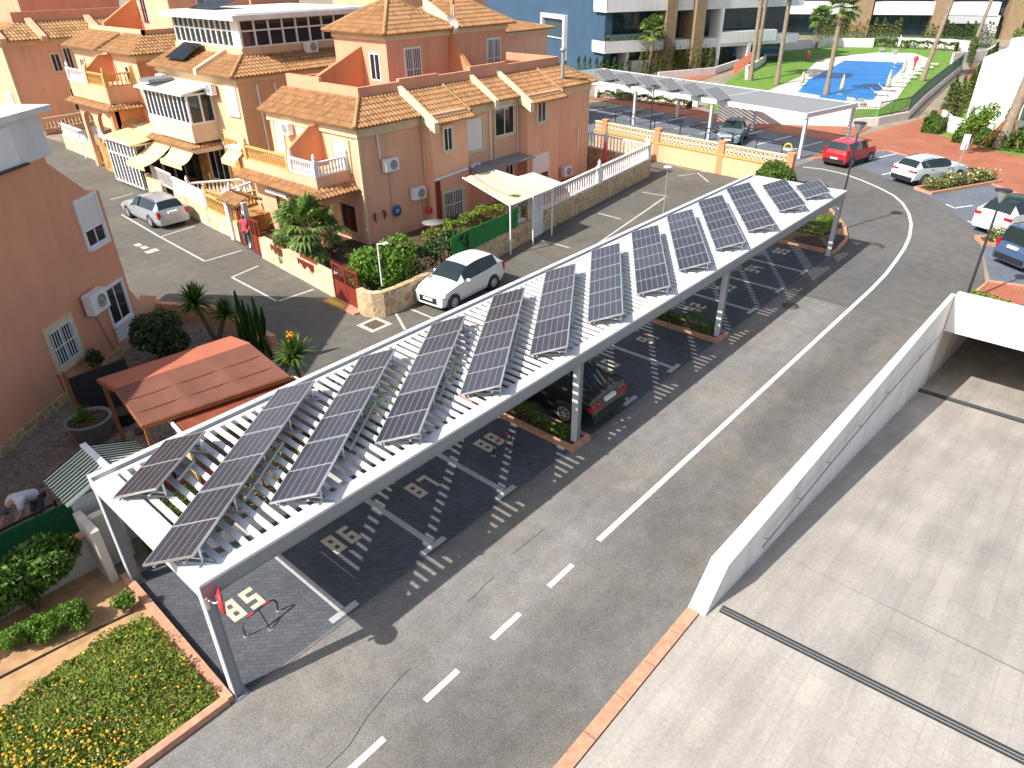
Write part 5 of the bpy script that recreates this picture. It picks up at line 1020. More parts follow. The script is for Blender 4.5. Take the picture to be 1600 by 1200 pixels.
m = MB(); m.add([(19.2, 59.2, 1.9), (19.2, 56.8, 1.9), (21.4, 56.8, 2.3), (21.4, 59.2, 2.3)], [(3, 2, 1, 0), (0, 1, 2, 3)]); t = thing('canopy', 'dark flat canopy over the far street gate at upper left', 'canopy', (20, 58, 0)); part('sheet', m, 'pot_grey', t); 
for x, y in ((19.3, 59), (19.3, 57), (21.2, 57)): m = MB(); m.tube([(x, y, 0), (x, y, 1.95)], .04, 6); part('post', m, 'white_paint', t)
for o_ in [hc]: o_.location.y += 1.2
# house D and houses beyond
hd = thing('tan_house', 'shaded tan house wall with small windows at the far upper left', 'house', (28, 80, 0))
m = MB(); m.box(20.5, 45, 74, 90, -.02, 7.0); part('wall', m, 'stucco_pink', hd)
m = MB(); m.box(20.4, 45, 73.9, 90, 6.6, 6.95); m.box(20.45, 20.6, 73.94, 74.2, 0, 6.6); part('cornice', m, 'trim_cream', hd)
m = MB(); tiles(m, (20.0, 73.4, 7.0), (1, 0, 0), (0, 1, .45), [(0, 0), (25, 0), (25, 2.8), (2.5, 2.8)], .3, .5); tiles(m, (20, 90, 7.0), (0, -1, 0), (1, 0, .45), [(0, 0), (16.6, 0), (14, 2.8), (0, 2.8)], .3, .5); part('roof', m, 'roof_tile_old', hd)
m = MB()
for x in (20.3, 23.4, 28.2): m = MB(); m.add([(x, 73.2, 6.9), (x + .5, 73.2, 6.9), (x + .5, 73.2, 7.25), (x, 73.2, 7.25), (x, 76, 8.2), (x + .5, 76, 8.2), (x + .5, 76, 8.6), (x, 76, 8.6)], [(0, 1, 2, 3), (3, 2, 6, 7), (0, 3, 7, 4), (1, 5, 6, 2)]); part('rake_wall', m, 'stucco_pink', hd)
m = MB(); m.box(22.5, 45, 76, 76.3, 7, 9); m.box(24, 32, 78, 88, 7, 12); part('parapet', m, 'stucco_rose', hd)
Fd = SF(0, 74); win(hd, Fd, 23.9, 4.4, .7, 1.4, 'slide'); win(hd, Fd, 25.0, 4.3, .6, 1.9, 'slide'); win(hd, Fd, 26.3, 4.6, 1.3, 1.7, 'half'); win(hd, Fd, 24.6, 1.1, 1.2, 1.9, 'slide'); win(hd, WF(20.5, 0), -77.5, 1.2, 1.8, 1.6, 'half')
m = MB(); T = Fd @ Matrix.Translation((23.9, .05, -.2)); m.tube([T @ V((.8 * cos(R(a)), 0, 1.0 * sin(R(a)))) for a in range(0, 181, 15)], .14, 6); part('arch_trim', m, 'trim_cream', hd)
t = thing('dark_balustrade', 'shaded balustrade in front of the far tan house', 'balustrade', (24, 71, 0)); m = MB(); m.wallpath([(20.6, 71), (28, 72)], .3, 0, .4); part('wall', m, 'stone_wall', t); balustrade(t, [(20.6, 71), (28, 72)], .4, .9, 'trim_cream', .3)
for (nm, lab, x0, x1, y0, y1, h, mt, tower) in (('far_house', 'orange house block with tiled roof behind the arched house', 34, 46, 60, 74, 8.0, 'stucco_rose', True), ('far_house', 'pink house roofs at the top edge behind the beige house', 34, 50, 40, 56, 7.6, 'stucco_pink', True), ('far_house', 'tiled house top at the left end of the top edge', 22, 40, 96, 112, 9, 'stucco_rose', False)):
    t = thing(nm, lab, 'house', ((x0 + x1) / 2, (y0 + y1) / 2, 0)); m = MB(); m.box(x0, x1, y0, y1, -.02, h); part('wall', m, mt, t); hip(t, x0, x1, y0, y1, h, .4, 1.6)
    win(t, WF(x0, 0), -(y0 + y1) / 2, h - 2, 1.2, 1.3, 'slide'); win(t, WF(x0, 0), -(y0 + y1) / 2 + 3, h - 2, 1.2, 1.3, 'slide')
    if tower: m = MB(); m.box(x0 + 4, x1 - 3, y0 + 4, y1 - 4, h, h + 3.4); part('tower_wall', m, mt, t); hip(t, x0 + 4, x1 - 3, y0 + 4, y1 - 4, h + 3.4, .4, 1.4)
# ---------------------------------------------------------------- left pink house (turned)
A_ = 36.5; FL = FR(2.6, 22.16, A_); lh = thing('left_pink_house', 'large shaded pink house wall with a white upper storey at the left edge', 'house', (2.6, 22.16, 0))
def lprism(m, pts, z0, z1, mm=0): m.prism([tuple((FL @ V((p[0], p[1], 0)))[:2]) for p in pts], z0, z1, mm)
m = MB(); lprism(m, [(-9, 0), (5.75, 0), (5.75, -8), (-9, -8)], -.02, 7.2); lprism(m, [(5.75, 0), (7.75, 0), (7.75, -4.5), (5.75, -4.5)], -.02, 5.6); m.add([FL @ V(p) for p in ((5.75, 0, 5.6), (7.3, 0, 5.6), (5.75, 0, 7.0), (5.75, -3, 5.6), (7.3, -3, 5.6), (5.75, -3, 7.0))], [(0, 1, 2), (5, 4, 3), (1, 4, 5, 2)]); part('wall', m, 'stucco_left', lh)
m = MB(); m.box(-9, 7.76, 0, .05, -.02, .32, 0, FL); part('stone_skirting', m, 'stone_wall', lh)
m = MB(); m.box(-9, 6.0, -7, .06, 7.2, 8.45, 0, FL); part('upper_storey', m, 'stucco_white', lh)
m = MB(); m.box(-9, 6.35, -8, .3, 8.45, 8.62, 0, FL); part('flat_roof', m, 'wall_white', lh)
m = MB(); m.box(2.5, 4.6, .06, .1, 7.25, 8.3, 0, FL); part('roller_shutter', m, 'white_plastic', lh); m = MB(); m.box(2.3, 4.8, .1, .2, 7.18, 7.25, 0, FL); part('sill', m, 'black_trim', lh)
win(lh, FL, 3.2, 1.12, 1.1, 1.25, 'bars', 'trim_cream', .16); ac(lh, FL, 5.05, 2.1, .9, .7)
o = win(lh, FL, 6.35, 4.0, 1.05, 1.55, 'half', 'white_paint', .1); o = win(lh, FL, 6.3, 1.1, 1.1, 1.35, 'slide', 'white_paint', .08)
m = MB(); m.box(6.25, 7.45, .02, .06, .45, 1.02, 0, FL); part('door_panel', m, 'white_plastic', lh)
m = MB(); m.tube([FL @ V(p) for p in ((5.5, .03, 2.05), (5.9, .03, .3))], .012, 5); m.tube([FL @ V(p) for p in ((3.0, .03, 1.0), (3.05, .03, .3))], .012, 5); part('cable', m, 'red_iron', lh)
m = MB(); m.add([tuple(FL @ V(p)) for p in ((7.75, 0, 0), (9.2, 0, 0), (9.2, .0, 1.0), (8.6, 0, 1.3), (8.3, 0, 1.0), (7.75, 0, 1.9), (7.75, -.25, 0), (9.2, -.25, 0), (9.2, -.25, 1.0), (8.6, -.25, 1.3), (8.3, -.25, 1.0), (7.75, -.25, 1.9))], [(0, 1, 2, 3, 4, 5), (11, 10, 9, 8, 7, 6), (5, 4, 10, 11), (4, 3, 9, 10), (3, 2, 8, 9), (1, 7, 8, 2)]); t = thing('patio_wall', 'stepped pink patio wall at the corner of the left house', 'wall', (9.5, 27.5, 0)); part('wall', m, 'stucco_pink', t)
m = MB(); m.wallpath([(9.8, 27.9), (11.2, 25.6), (11.3, 21.5)], .25, -.02, .75); t = thing('patio_wall', 'low pink patio wall along the street behind the cactus', 'wall', (11, 25, 0)); part('wall', m, 'stucco_rose', t)
# ---------------------------------------------------------------- left yard
m = MB(); m.poly([(-12, 16.2), (3.2, 16.2), (11.2, 15.4), (11.2, 26), (9.5, 28.5), (-3, 18.3), (-12, 18)], -.002); struct('yard_paving', m, 'crazy_paving')
m = MB(); m.poly([(2.2, 16.0), (4.9, 16.0), (5.1, 18.6), (2.4, 18.2)], .004); m.poly([(4.9, 15.7), (8.8, 15.6), (8.9, 16.6), (5.2, 17.2)], .005); struct('yard_tiles', m, 'terracotta')
def potmesh(r, h): m = MB(); m.lathe([(.001, 0), (r * .72, 0), (r * .97, h * .93), (r * 1.05, h * .95), (r * 1.05, h), (r * .93, h), (r * .9, h * .9), (.001, h * .88)], 24); return m
def pot(name, label, x, y, r, h, mt, plant=None):
    t = thing(name, label, 'plant pot', (x, y, 0), 0, None, True); part('pot', potmesh(r, h), mt, t); m = MB(); m.lathe([(r * .9, h * .905), (.001, h * .92)], 20); part('soil', m, 'dark_soil', t)
    if plant: m = MB(); plant(m, h); part('plant', m, 'leaf_bright' if plant is not leafy else 'leaf_dark', t)
def leafy(m, h): leafcloud(m, blob((0, 0, h + .35), (.38, .38, .4)), 420, .13)
pot('large_plant_pot', 'large grey plant pot with a spiky green plant in the paved yard', 4.75, 21.05, .62, .72, 'pot_grey', lambda m, h: spiky(m, (-.12, .08, h * .9), .62, 60, .035, 10))
pot('black_plant_pot', 'black plant pot next to the large grey one', 5.75, 21.15, .32, .45, 'pot_black'); pot('terracotta_pot', 'terracotta pot with dark leaves by the stone skirting of the left house', 6.3, 24.3, .26, .5, 'terracotta', leafy); pot('small_terracotta_pot', 'small empty terracotta dish by the corner of the brown awning roof', 5.75, 20.3, .17, .12, 'terracotta')
t = thing('brown_pavilion', 'pavilion with a brown fabric roof and orange edge boards in the left yard', 'pavilion', (7, 18, 0))
p0, p1, p2, p3, p4, p5 = g(152, 592, 2.45), g(360, 525, 2.45), g(180, 607, 2.75), g(390, 536, 2.75), g(222, 664, 2.5), g(452, 587, 2.5)
def sheet(mb, a, b, c, d, n=6, sag=.05):
    for i in range(n):
        for k_ in range(n):
            q = []
            for u, v_ in ((i, k_), (i + 1, k_), (i + 1, k_ + 1), (i, k_ + 1)): u /= n; v_ /= n; p = a.lerp(b, u).lerp(d.lerp(c, u), v_); p.z -= sag * sin(pi * u * 3) ** 2 * sin(pi * v_); q.append(p)
            mb.add(q[::-1], [(0, 1, 2, 3)], 0, True)
m = MB(); sheet(m, p0, p1, p3, p2, 6, .02); part('roof_fabric', m, 'cushion_sunlit_awning', t)  # far slope gets a lighter fabric colour to imitate sun falling on it
m = MB(); sheet(m, p2, p3, p5, p4, 9, .06); dz = V((0, 0, .012))
for f in (.36, .7): m.bar(p2.lerp(p4, f) + dz - V((0, 0, .02)), p3.lerp(p5, f) + dz - V((0, 0, .02)), .02, .012)
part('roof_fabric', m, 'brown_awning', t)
m = MB(); dz = V((0, 0, -.07))
for a, b in ((p0, p1), (p0, p2), (p2, p4), (p4, p5), (p1, p3)): m.bar(a + dz, b + dz, .06, .12)
part('edge_board', m, 'wood', t)
for x, y in ((5.0, 19.4), (4.8, 16.5), (8.6, 19.1), (8.5, 16.1)): m = MB(); m.box(x, x + .09, y, y + .09, 0, 2.3); part('post', m, 'wood', t)
m = MB(); m.add([(4.85, 19.6, 0), (4.85, 19.6, 1.9), (4.2, 22.6, 1.9), (4.2, 22.6, 0)], [(0, 1, 2, 3), (3, 2, 1, 0)]) if False else m.box(4.9, 6.6, 22.3, 22.36, 0, 1.5); t = thing('dark_screen', 'black mesh screen standing behind the plant pots', 'screen', (5.7, 22.3, 0)); part('mesh', m, 'black_metal', t); m = MB(); m.box(4.82, 4.9, 22.28, 22.38, 0, 1.75); part('post', m, 'wood', t); m = MB(); m.box(6.6, 6.68, 22.28, 22.38, 0, 1.6); part('post', m, 'wood', t)
t = thing('red_lean_to', 'low reddish felt roof strip between the brown pavilion and the carport', 'roof', (7, 16, 0)); q0, q1 = g(262, 654, 2.3), g(460, 590, 2.3); q2, q3 = q1 + V((.1, -.95, -.1)), q0 + V((-.1, -1.2, -.1)); m = MB(); m.add([q0, q1, q2, q3], [(0, 3, 2, 1), (0, 1, 2, 3)]); part('felt', m, 'terracotta', t); m = MB(); m.bar(q0, q3, .07, .09); m.bar(q1, q2, .06, .08); part('edge_trim', m, 'white_paint', t); m = MB(); m.bar(q0 + V((.1, .05, .02)), q1 + V((0, .05, .02)), .06, .03); part('joint_strip', m, 'awning_beige', t); m = MB(); [m.bar(V((5.45, 16.3, 0)).lerp(V((5.3, 15.35, 0)), i / 9), V((5.45, 16.3, 2.0)).lerp(V((5.3, 15.35, 1.9)), i / 9), .04, .06) for i in range(10)]; part('slat_side', m, 'awning_beige', t)
t = thing('wooden_chair', 'dark framed chair with orange cushion on the tiled patio', 'chair', (4.95, 16.85, 0)); m = MB(); m.box(4.7, 5.2, 16.6, 17.1, .38, .46); part('seat', m, 'cushion_sunlit_awning', t); m = MB(); m.box(4.72, 5.18, 17.08, 17.14, .46, .9); part('backrest', m, 'dark_wood', t); m = MB(); [m.box(x, x + .05, y, y + .05, 0, .62) for x in (4.7, 5.16) for y in (16.6, 17.06)]; m.box(4.7, 4.75, 16.6, 17.1, .6, .64); m.box(5.16, 5.21, 16.6, 17.1, .6, .64); part('frame', m, 'dark_wood', t)
t = thing('garden_shed', 'small shed with a green and white ribbed gable roof', 'shed', (3.55, 16.4, 0)); m = MB(); m.box(2.65, 4.5, 15.75, 17.0, 0, 1.8); part('wall', m, 'shed_green' if 'shed_green' in MATS else 'metal_paint', t)
rooftex('ribbed_green', srgb(212, 220, 204), srgb(156, 180, 164), .13, 0, .42); rooftex('ribbed_green_y', srgb(212, 220, 204), srgb(156, 180, 164), .13, 1, .42)
for sgn, xe in ((-1, 2.5), (1, 4.65)):
    m = MB(); n = 11
    for i in range(n):
        y0 = 15.66 + i * (1.4 / n); y1 = y0 + 1.4 / n; 
        for k_ in range(2):
            a = y0 + (y1 - y0) * k_ / 2; b = y0 + (y1 - y0) * (k_ + 1) / 2; dz = .03 if k_ == 0 else 0
            m.add([(3.55, a, 2.2 + dz), (3.55, b, 2.2 + dz), (xe, b, 1.78 + dz), (xe, a, 1.78 + dz)], [(0, 1, 2, 3) if sgn < 0 else (3, 2, 1, 0)], 0); m.add([(3.55, b, 2.2), (3.55, b, 2.23), (xe, b, 1.81), (xe, b, 1.78)], [(0, 1, 2, 3), (3, 2, 1, 0)], 0)
    part('roof_panel', m, 'ribbed_green_y', t)
m = MB(); m.bar((3.55, 15.6, 2.25), (3.55, 17.1, 2.25), .14, .07); m.bar((2.5, 15.62, 1.8), (3.55, 15.62, 2.22), .05, .05); m.bar((4.65, 15.62, 1.8), (3.55, 15.62, 2.22), .05, .05); part('ridge_cap', m, 'white_paint', t)
t = thing('cabinet_wall', 'stained white masonry cabinet beside the near back carport post', 'cabinet', (2.9, 15.0, 0)); m = MB(); m.box(2.55, 2.72, 14.62, 15.65, 0, 1.55); m.box(2.72, 3.35, 15.2, 15.4, 0, 1.5); part('wall', m, 'wall_dirty', t); m = MB(); m.box(2.53, 2.55, 14.7, 14.95, .35, 1.2); part('metal_door', m, 'alu', t)
t = thing('boundary_wall', 'low cream boundary wall behind the oleander bush', 'wall', (-3, 15.5, 0)); m = MB(); m.box(-12, 2.55, 15.42, 15.6, -.02, .95); part('wall', m, 'wall_dirty', t); m = MB(); m.box(-12, 2.55, 15.38, 15.64, .95, 1.02); part('coping', m, 'kerb_terracotta', t)
t = thing('turf_screen', 'dark green artificial turf screen along the boundary wall by the shed', 'screen', (0, 15.8, 0)); m = MB(); m.add([(-12, 15.7, 1.0), (3.4, 15.7, 1.0), (3.4, 16.15, 1.55), (-12, 16.15, 1.55)], [(0, 1, 2, 3), (3, 2, 1, 0)]); m.box(-12, 3.4, 16.14, 16.18, 0, 1.55); part('turf', m, 'turf', t)
t = thing('lattice_fence', 'dark lattice fence panel in front of the bending person', 'fence', (1.2, 17.2, 0)); m = MB()
A0, B0 = V((-.2, 17.0, 0)), V((2.55, 17.15, 0))
for i in range(24):
    p = A0.lerp(B0, i / 23)
    for s in (1, -1):
        q = p + V((s * .45, 0, 0)); 
        if A0.x <= q.x <= B0.x: m.bar(p + V((0, 0, .1)), q + V((0, 0, 1.0)), .025, .012)
part('lattice', m, 'grey_plastic', t); m = MB(); m.bar(A0 + V((0, 0, 1.02)), B0 + V((0, 0, 1.02)), .05, .05); m.bar(A0 + V((0, 0, .08)), B0 + V((0, 0, .08)), .05, .05); [m.bar(p, p + V((0, 0, 1.1)), .06, .06) for p in (A0, B0)]; part('frame', m, 'steel_dark', t)
t = thing('black_crate', 'upright black plastic crate between the person and the shed', 'crate', (2.55, 16.75, 0)); m = MB(); [m.bar((2.4, 16.6 + i * .06, .05), (2.4, 16.6 + i * .06, .9), .02, .03) for i in range(6)]; m.box(2.42, 2.6, 16.58, 16.95, .05, .9); part('body', m, 'black_metal', t)
t = thing('white_stool', 'small white plastic stool on the paving above the ribbed shed roof', 'stool', (3.1, 18.7, 0)); m = MB(); m.box(2.95, 3.3, 18.55, 18.9, .4, .44); part('seat', m, 'white_plastic', t); m = MB(); [m.box(x, x + .04, y, y + .04, 0, .4) for x in (2.96, 3.25) for y in (18.56, 18.85)]; part('legs', m, 'white_plastic', t)
shrub('dark_shrub', 'dark leafy shrub beside the left house door', 'shrub', (8.6, 24.3, 1.0), (1.25, 1.1, 1.0), 3200, .2, 'leaf_dark')
yucca('tall yucca with two spiky heads by the street wall of the left yard', [(10.0, 24.2, 1.7, .95), (10.55, 23.2, 1.35, .8)], (10.3, 23.9)); yucca('yucca with a dry flower head behind the carport edge', [(10.55, 18.9, 1.15, .95)], (10.55, 18.9))
m = MB(); leafcloud(m, blob((10.55, 18.9, 1.85), (.13, .13, .22)), 160, .09); t = thing('yucca_flower', 'dry orange flower spike on top of the single yucca', 'flower', (10.55, 18.9, 1.7)); part('petals', m, 'petal_orange', t)
t = thing('cactus', 'tall branching green cactus beside the street', 'cactus', (10.4, 21.2, 0)); m = MB()
for k_ in range(16):
    bx, by = 10.4 + U(-.35, .35), 21.2 + U(-.5, .5); h = U(1.2, 2.6); dx, dy = U(-.5, .5), U(-.5, .5); c0 = V((bx, by, U(0, .4)))
    for (P_, Q_) in ((c0, c0 + V((dx * .6, dy * .6, h * .45))), (c0 + V((dx * .6, dy * .6, h * .45)), c0 + V((dx * .7, dy * .7, h)))):
        for s in range(3):
            d = (Q_ - P_); a = d.cross(V((1, .3, 0))).normalized(); T_ = Matrix.Rotation(R(60 * s), 3, d.normalized()); w_ = (T_ @ a) * .1
            m.add([P_ - w_ * .5, P_ + w_ * .5, P_.lerp(Q_, .5) + w_, Q_ + w_ * .3, Q_ - w_ * .3, P_.lerp(Q_, .5) - w_], [(0, 1, 2, 3, 4, 5), (5, 4, 3, 2, 1, 0)])
part('stem', m, 'cactus_skin', t)
# ---------------------------------------------------------------- foreground bed
m = MB(); m.poly([(-12, 9.9), (2.75, 9.9), (2.85, 14.6), (2.6, 15.4), (-12, 15.4)], .03); struct('bed_soil', m, 'soil')
m = MB(); m.wallpath([(-12, 9.86), (2.72, 9.83)], .17, -.02, .15); m.wallpath([(2.74, 9.78), (2.84, 14.6)], .17, -.02, .152); struct('bed_kerb', m, 'kerb_terracotta')
m = MB(); ph = [U(0, 6) for _ in range(6)]
def bedh(x, y): return .2 + .08 * (sin(x * 1.7 + ph[0]) + sin(y * 2.3 + ph[1]) + .7 * sin(x * 4.1 + y * 3 + ph[2])) + .05 * sin(x * 9 + y * 7 + ph[3])
def inbed(x, y): return y < 13.05 - .1 * (2.6 - x) * .4 + .35 * sin(x * 1.3) * .4 and x < 2.62 and y > 9.96
def bs():
    while True:
        x, y = U(-7, 2.62), U(9.96, 13.5)
        if inbed(x, y): return (x, y, max(.04, bedh(x, y) * U(.2, 1.05)))
leafcloud(m, bs, 62000, .075, 0, .6)
def fs():
    while True:
        x, y, z = bs()
        k_ = sin(x * 1.1 + 2) + sin(y * 1.9 + x * .6) - (.5 if x > 1.2 else -.3)
        if rnd() < .08 + max(0, k_) * .5: return (x, y, bedh(x, y) + .04)
for _ in range(950):
    p = V(fs()); a0 = U(0, 6); n_ = 6; r_ = U(.016, .03); tl = V((U(-.4, .4), U(-.4, .4), 1)).normalized(); ax = tl.cross(V((1, 0, 0))).normalized(); ay = tl.cross(ax); m.add([p + tl * .012] + [p + ax * r_ * cos(a0 + 2 * pi * i / n_) + ay * r_ * sin(a0 + 2 * pi * i / n_) for i in range(n_)], [(0, i + 1, (i + 1) % n_ + 1) for i in range(n_)], 1)
leafcloud(m, lambda: (lambda q: (q[0], q[1], q[2] + .03))(fs()), 260, .03, 2, .9, .9)
stuff('flowering_ground_cover', m, ['leaf_olive', 'petal_orange', 'petal_white'], 'low ground cover dotted with orange flowers in the kerbed foreground bed', 'ground cover')
m = MB(); m.tube([(-12, 13.45, .05), (0, 13.75, .06), (1.2, 13.62, .05), (2.5, 13.4, .06)], .022, 6); solo('irrigation_hose', m, 'dark_wood', 'thin brown irrigation hose lying on the bare soil of the bed', 'hose', (0, 13.7, .05))
for i, (x, y, rx, ry, rz_, n_, lab) in enumerate(((1.6, 13.95, .45, .36, .32, 3600, 'bright green clipped bush at the carport end of the short hedge row'), (1.1, 14.1, .45, .36, .32, 3600, 'bright green clipped bush in the middle of the short hedge row'), (.62, 14.25, .38, .34, .3, 3000, 'bright green clipped bush at the left end of the short hedge row'), (2.42, 13.55, .27, .25, .26, 1100, 'small round green bush beside the terracotta kerb of the bed'))):
    shrub('clipped_bush', lab, 'bush', (x, y, .05 + rz_), (rx, ry, rz_), n_, .07, 'leaf_bright', 'clipped bushes in the foreground bed')
shrub('oleander', 'big oleander bush in front of the cream boundary wall at the left edge', 'shrub', (1.15, 15.1, .95), (1.3, .7, .95), 11500, .14, 'leaf_mid'); shrub('oleander', 'second oleander bush cut off by the left edge of the photo', 'shrub', (-1.0, 15.1, .95), (1.3, .7, .95), 8500, .15, 'leaf_mid')
hedge('hedge', 'leafy hedge along the back of the stalls seen between the roof slats', (3.6, 13.2, 14.62, 15.25, 0, 1.0), 5500, .14, 'leaf_mid', .16); hedge('hedge', 'long hedge behind the far half of the carport stalls', (14, 33, 14.62, 15.1, 0, .8), 5000, .15, 'leaf_mid', .12)
# ---------------------------------------------------------------- people
def skin(name, par, nodes, edges, mat_, sub=2, root=0):
    me = bpy.data.meshes.new(name); me.from_pydata([n[0] for n in nodes], edges, []); me.update(); me.materials.append(MATS[mat_])
    o = bpy.data.objects.new(name, me); col.objects.link(o); o.parent = par; OFF[o.name] = V((0, 0, 0))
    sk = o.modifiers.new('skin', 'SKIN'); sk.use_smooth_shade = True
    for i, v in enumerate(me.skin_vertices[0].data): r_ = nodes[i][1]; v.radius = r_ if hasattr(r_, '__len__') else (r_, r_); v.use_root = (i == root)
    ss = o.modifiers.new('sub', 'SUBSURF'); ss.levels = 1; ss.render_levels = sub
    return o
def person(label, loc, rz, J, shirt, trousers, skin_='skin', hairc='hair', sleeves=True):
    t = thing('person', label, 'person', loc, rz, None, True)
    names = ['pelvis', 'waist', 'chest', 'neck', 'head', 'shL', 'elL', 'wrL', 'haL', 'shR', 'elR', 'wrR', 'haR', 'hipL', 'knL', 'anL', 'toL', 'hipR', 'knR', 'anR', 'toR']
    rad = dict(pelvis=(.13, .11), waist=(.12, .1), chest=(.15, .11), neck=.055, head=.095, shL=.06, elL=.043, wrL=.03, haL=.035, hipL=.085, knL=.058, anL=.04, toL=.035)
    for k in list(rad):
        if k.endswith('L'): rad[k[:-1] + 'R'] = rad[k]
    E_ = [('pelvis', 'waist'), ('waist', 'chest'), ('chest', 'neck'), ('neck', 'head'), ('chest', 'shL'), ('shL', 'elL'), ('elL', 'wrL'), ('wrL', 'haL'), ('chest', 'shR'), ('shR', 'elR'), ('elR', 'wrR'), ('wrR', 'haR'), ('pelvis', 'hipL'), ('hipL', 'knL'), ('knL', 'anL'), ('anL', 'toL'), ('pelvis', 'hipR'), ('hipR', 'knR'), ('knR', 'anR'), ('anR', 'toR')]
    nodes = [(J[n_], rad[n_]) for n_ in names]; edges = [(names.index(a), names.index(b)) for a, b in E_]
    for s in 'LR':      # five fingers, each rooted in the palm
        w_, h_ = V(J['wr' + s]), V(J['ha' + s]); d = (h_ - w_).normalized(); sd = d.cross(V((0, 0, 1))); sd = (sd.normalized() if sd.length > .1 else V((1, 0, 0))); dn = d.cross(sd)
        for k, (o_, L) in enumerate(((-.03, .06), (-.011, .075), (.009, .08), (.027, .072), (.045, .05))):
            base = h_ + sd * o_ * .9 + d * (.02 if k else -.01); i = len(nodes); nodes += [(tuple(base), .011), (tuple(base + d * L * .55 + sd * (-.03 if k == 0 else 0) + dn * .008), .01), (tuple(base + d * L * .9 + dn * .03), .008)]; edges += [(names.index('ha' + s), i), (i, i + 1), (i + 1, i + 2)]
    skin('body', t, nodes, edges, skin_)
    sn = ['waist', 'chest', 'shL', 'shR', 'slL', 'slR', 'hem']; mid = lambda a, b, f: tuple(V(J[a]).lerp(V(J[b]), f))
    P_ = dict(waist=J['waist'], chest=J['chest'], shL=J['shL'], shR=J['shR'], slL=mid('shL', 'elL', .65), slR=mid('shR', 'elR', .65), hem=mid('pelvis', 'waist', .2)); rr = dict(waist=(.19, .165), chest=(.21, .175), shL=.1, shR=.1, slL=.075, slR=.075, hem=(.19, .17))
    skin('shirt', t, [(P_[n_], rr[n_]) for n_ in sn], [(0, 1), (1, 2), (1, 3), (2, 4), (3, 5), (0, 6)], shirt)
    tn = [(J['pelvis'], (.15, .13)), (J['hipL'], .1), (J['knL'], .075), (mid('knL', 'anL', .8), .06), (J['hipR'], .1), (J['knR'], .075), (mid('knR', 'anR', .8), .06)]
    skin('trousers', t, tn, [(0, 1), (1, 2), (2, 3), (0, 4), (4, 5), (5, 6)], trousers)
    hd = V(J['head']); nk = V(J['neck']); up = (hd - nk).normalized(); m = MB(); m.ball(tuple(hd + up * .035 - V((.015, 0, 0))), .105, 0, 12, 8); part('hair', m, hairc, t)
    m = MB(); fw = V((1, 0, 0)) - up * up.x; fw.normalize(); sd = up.cross(fw)
    m.ball(tuple(hd + fw * .1), .016, 0, 6, 4); [m.ball(tuple(hd + sd * .098 * s), .02, 0, 6, 4) for s in (1, -1)]; part('nose_and_ears', m, skin_, t)
    m = MB(); [m.ball(tuple(hd + fw * .092 + sd * .033 * s + up * .02), .01, 0, 6, 4) for s in (1, -1)]; m.bar(hd + fw * .094 - up * .04 - sd * .02, hd + fw * .094 - up * .04 + sd * .02, .006, .008); part('eyes_and_mouth', m, 'black_trim', t)
bend = dict(pelvis=(-.1, 0, .92), waist=(.08, 0, 1.05), chest=(.36, 0, 1.12), neck=(.54, 0, 1.1), head=(.67, 0, 1.04), shL=(.4, .19, 1.1), elL=(.52, .24, .84), wrL=(.72, .18, .7), haL=(.79, .16, .66), shR=(.4, -.19, 1.1), elR=(.55, -.22, .84), wrR=(.76, -.15, .72), haR=(.83, -.13, .68), hipL=(-.1, .1, .88), knL=(.02, .12, .48), anL=(-.1, .12, .08), toL=(.06, .14, .03), hipR=(-.1, -.1, .88), knR=(.06, -.12, .48), anR=(-.02, -.12, .08), toR=(.14, -.14, .03))
person('person in a white shirt bending forward over the lattice fence', (2.3, 18.0, 0), R(200), bend, 'white_cloth', 'grey_cloth')
stand = dict(pelvis=(0, 0, .95), waist=(0, 0, 1.12), chest=(.02, 0, 1.35), neck=(.02, 0, 1.5), head=(.04, 0, 1.63), shL=(0, .18, 1.42), elL=(.02, .25, 1.15), wrL=(.18, .2, .98), haL=(.24, .18, .94), shR=(0, -.18, 1.42), elR=(-.02, -.25, 1.15), wrR=(.06, -.26, .92), haR=(.08, -.26, .85), hipL=(0, .09, .9), knL=(.02, .1, .5), anL=(0, .1, .08), toL=(.14, .12, .03), hipR=(0, -.09, .9), knR=(.06, -.1, .5), anR=(-.04, -.1, .08), toR=(.1, -.12, .03))
person('person in a pink top standing in the narrow red street gate', (16.75, 32.35, 0), R(215), stand, 'pink_cloth', 'grey_cloth', 'skin_dark')
# ---------------------------------------------------------------- far side: block wall, car park, small carport
t = thing('block_wall', 'beige retaining wall topped with patterned pierced blocks and orange pillars', 'wall', (44.8, 25.5, 0))
WP = [(44.2, 16.2), (44.55, 19.3), (44.85, 22.5), (45.25, 26.6), (46.0, 32)]
m = MB(); m.wallpath(WP, .3, -.05, 1.2); part('wall', m, 'stucco_beige', t)
m = MB(); m.wallpath(WP, .42, 1.2, 1.32); part('ledge', m, 'ochre_paint', t)
m = MB(); m.wallpath(WP, .2, 1.86, 1.95); bp = []
for a, b in zip(WP, WP[1:]):
    a = V(a); b = V(b); L = (b - a).length; n = int(L / .3); d = (b - a).normalized(); nn = V((-d.y, d.x))
    for i in range(n):
        p = a + d * ((i + .5) * L / n); q = d * (L / n) * .5
        for r_ in range(2):
            z0 = 1.32 + r_ * .27; z1 = z0 + .27
            for s in (1, -1): m.bar((*(p - q * s), z0), (*(p + q * s), z1), .12, .045)
            m.bar((*(p - q), z1), (*(p + q), z1), .13, .04)
part('pierced_blocks', m, 'stucco_cream', t)
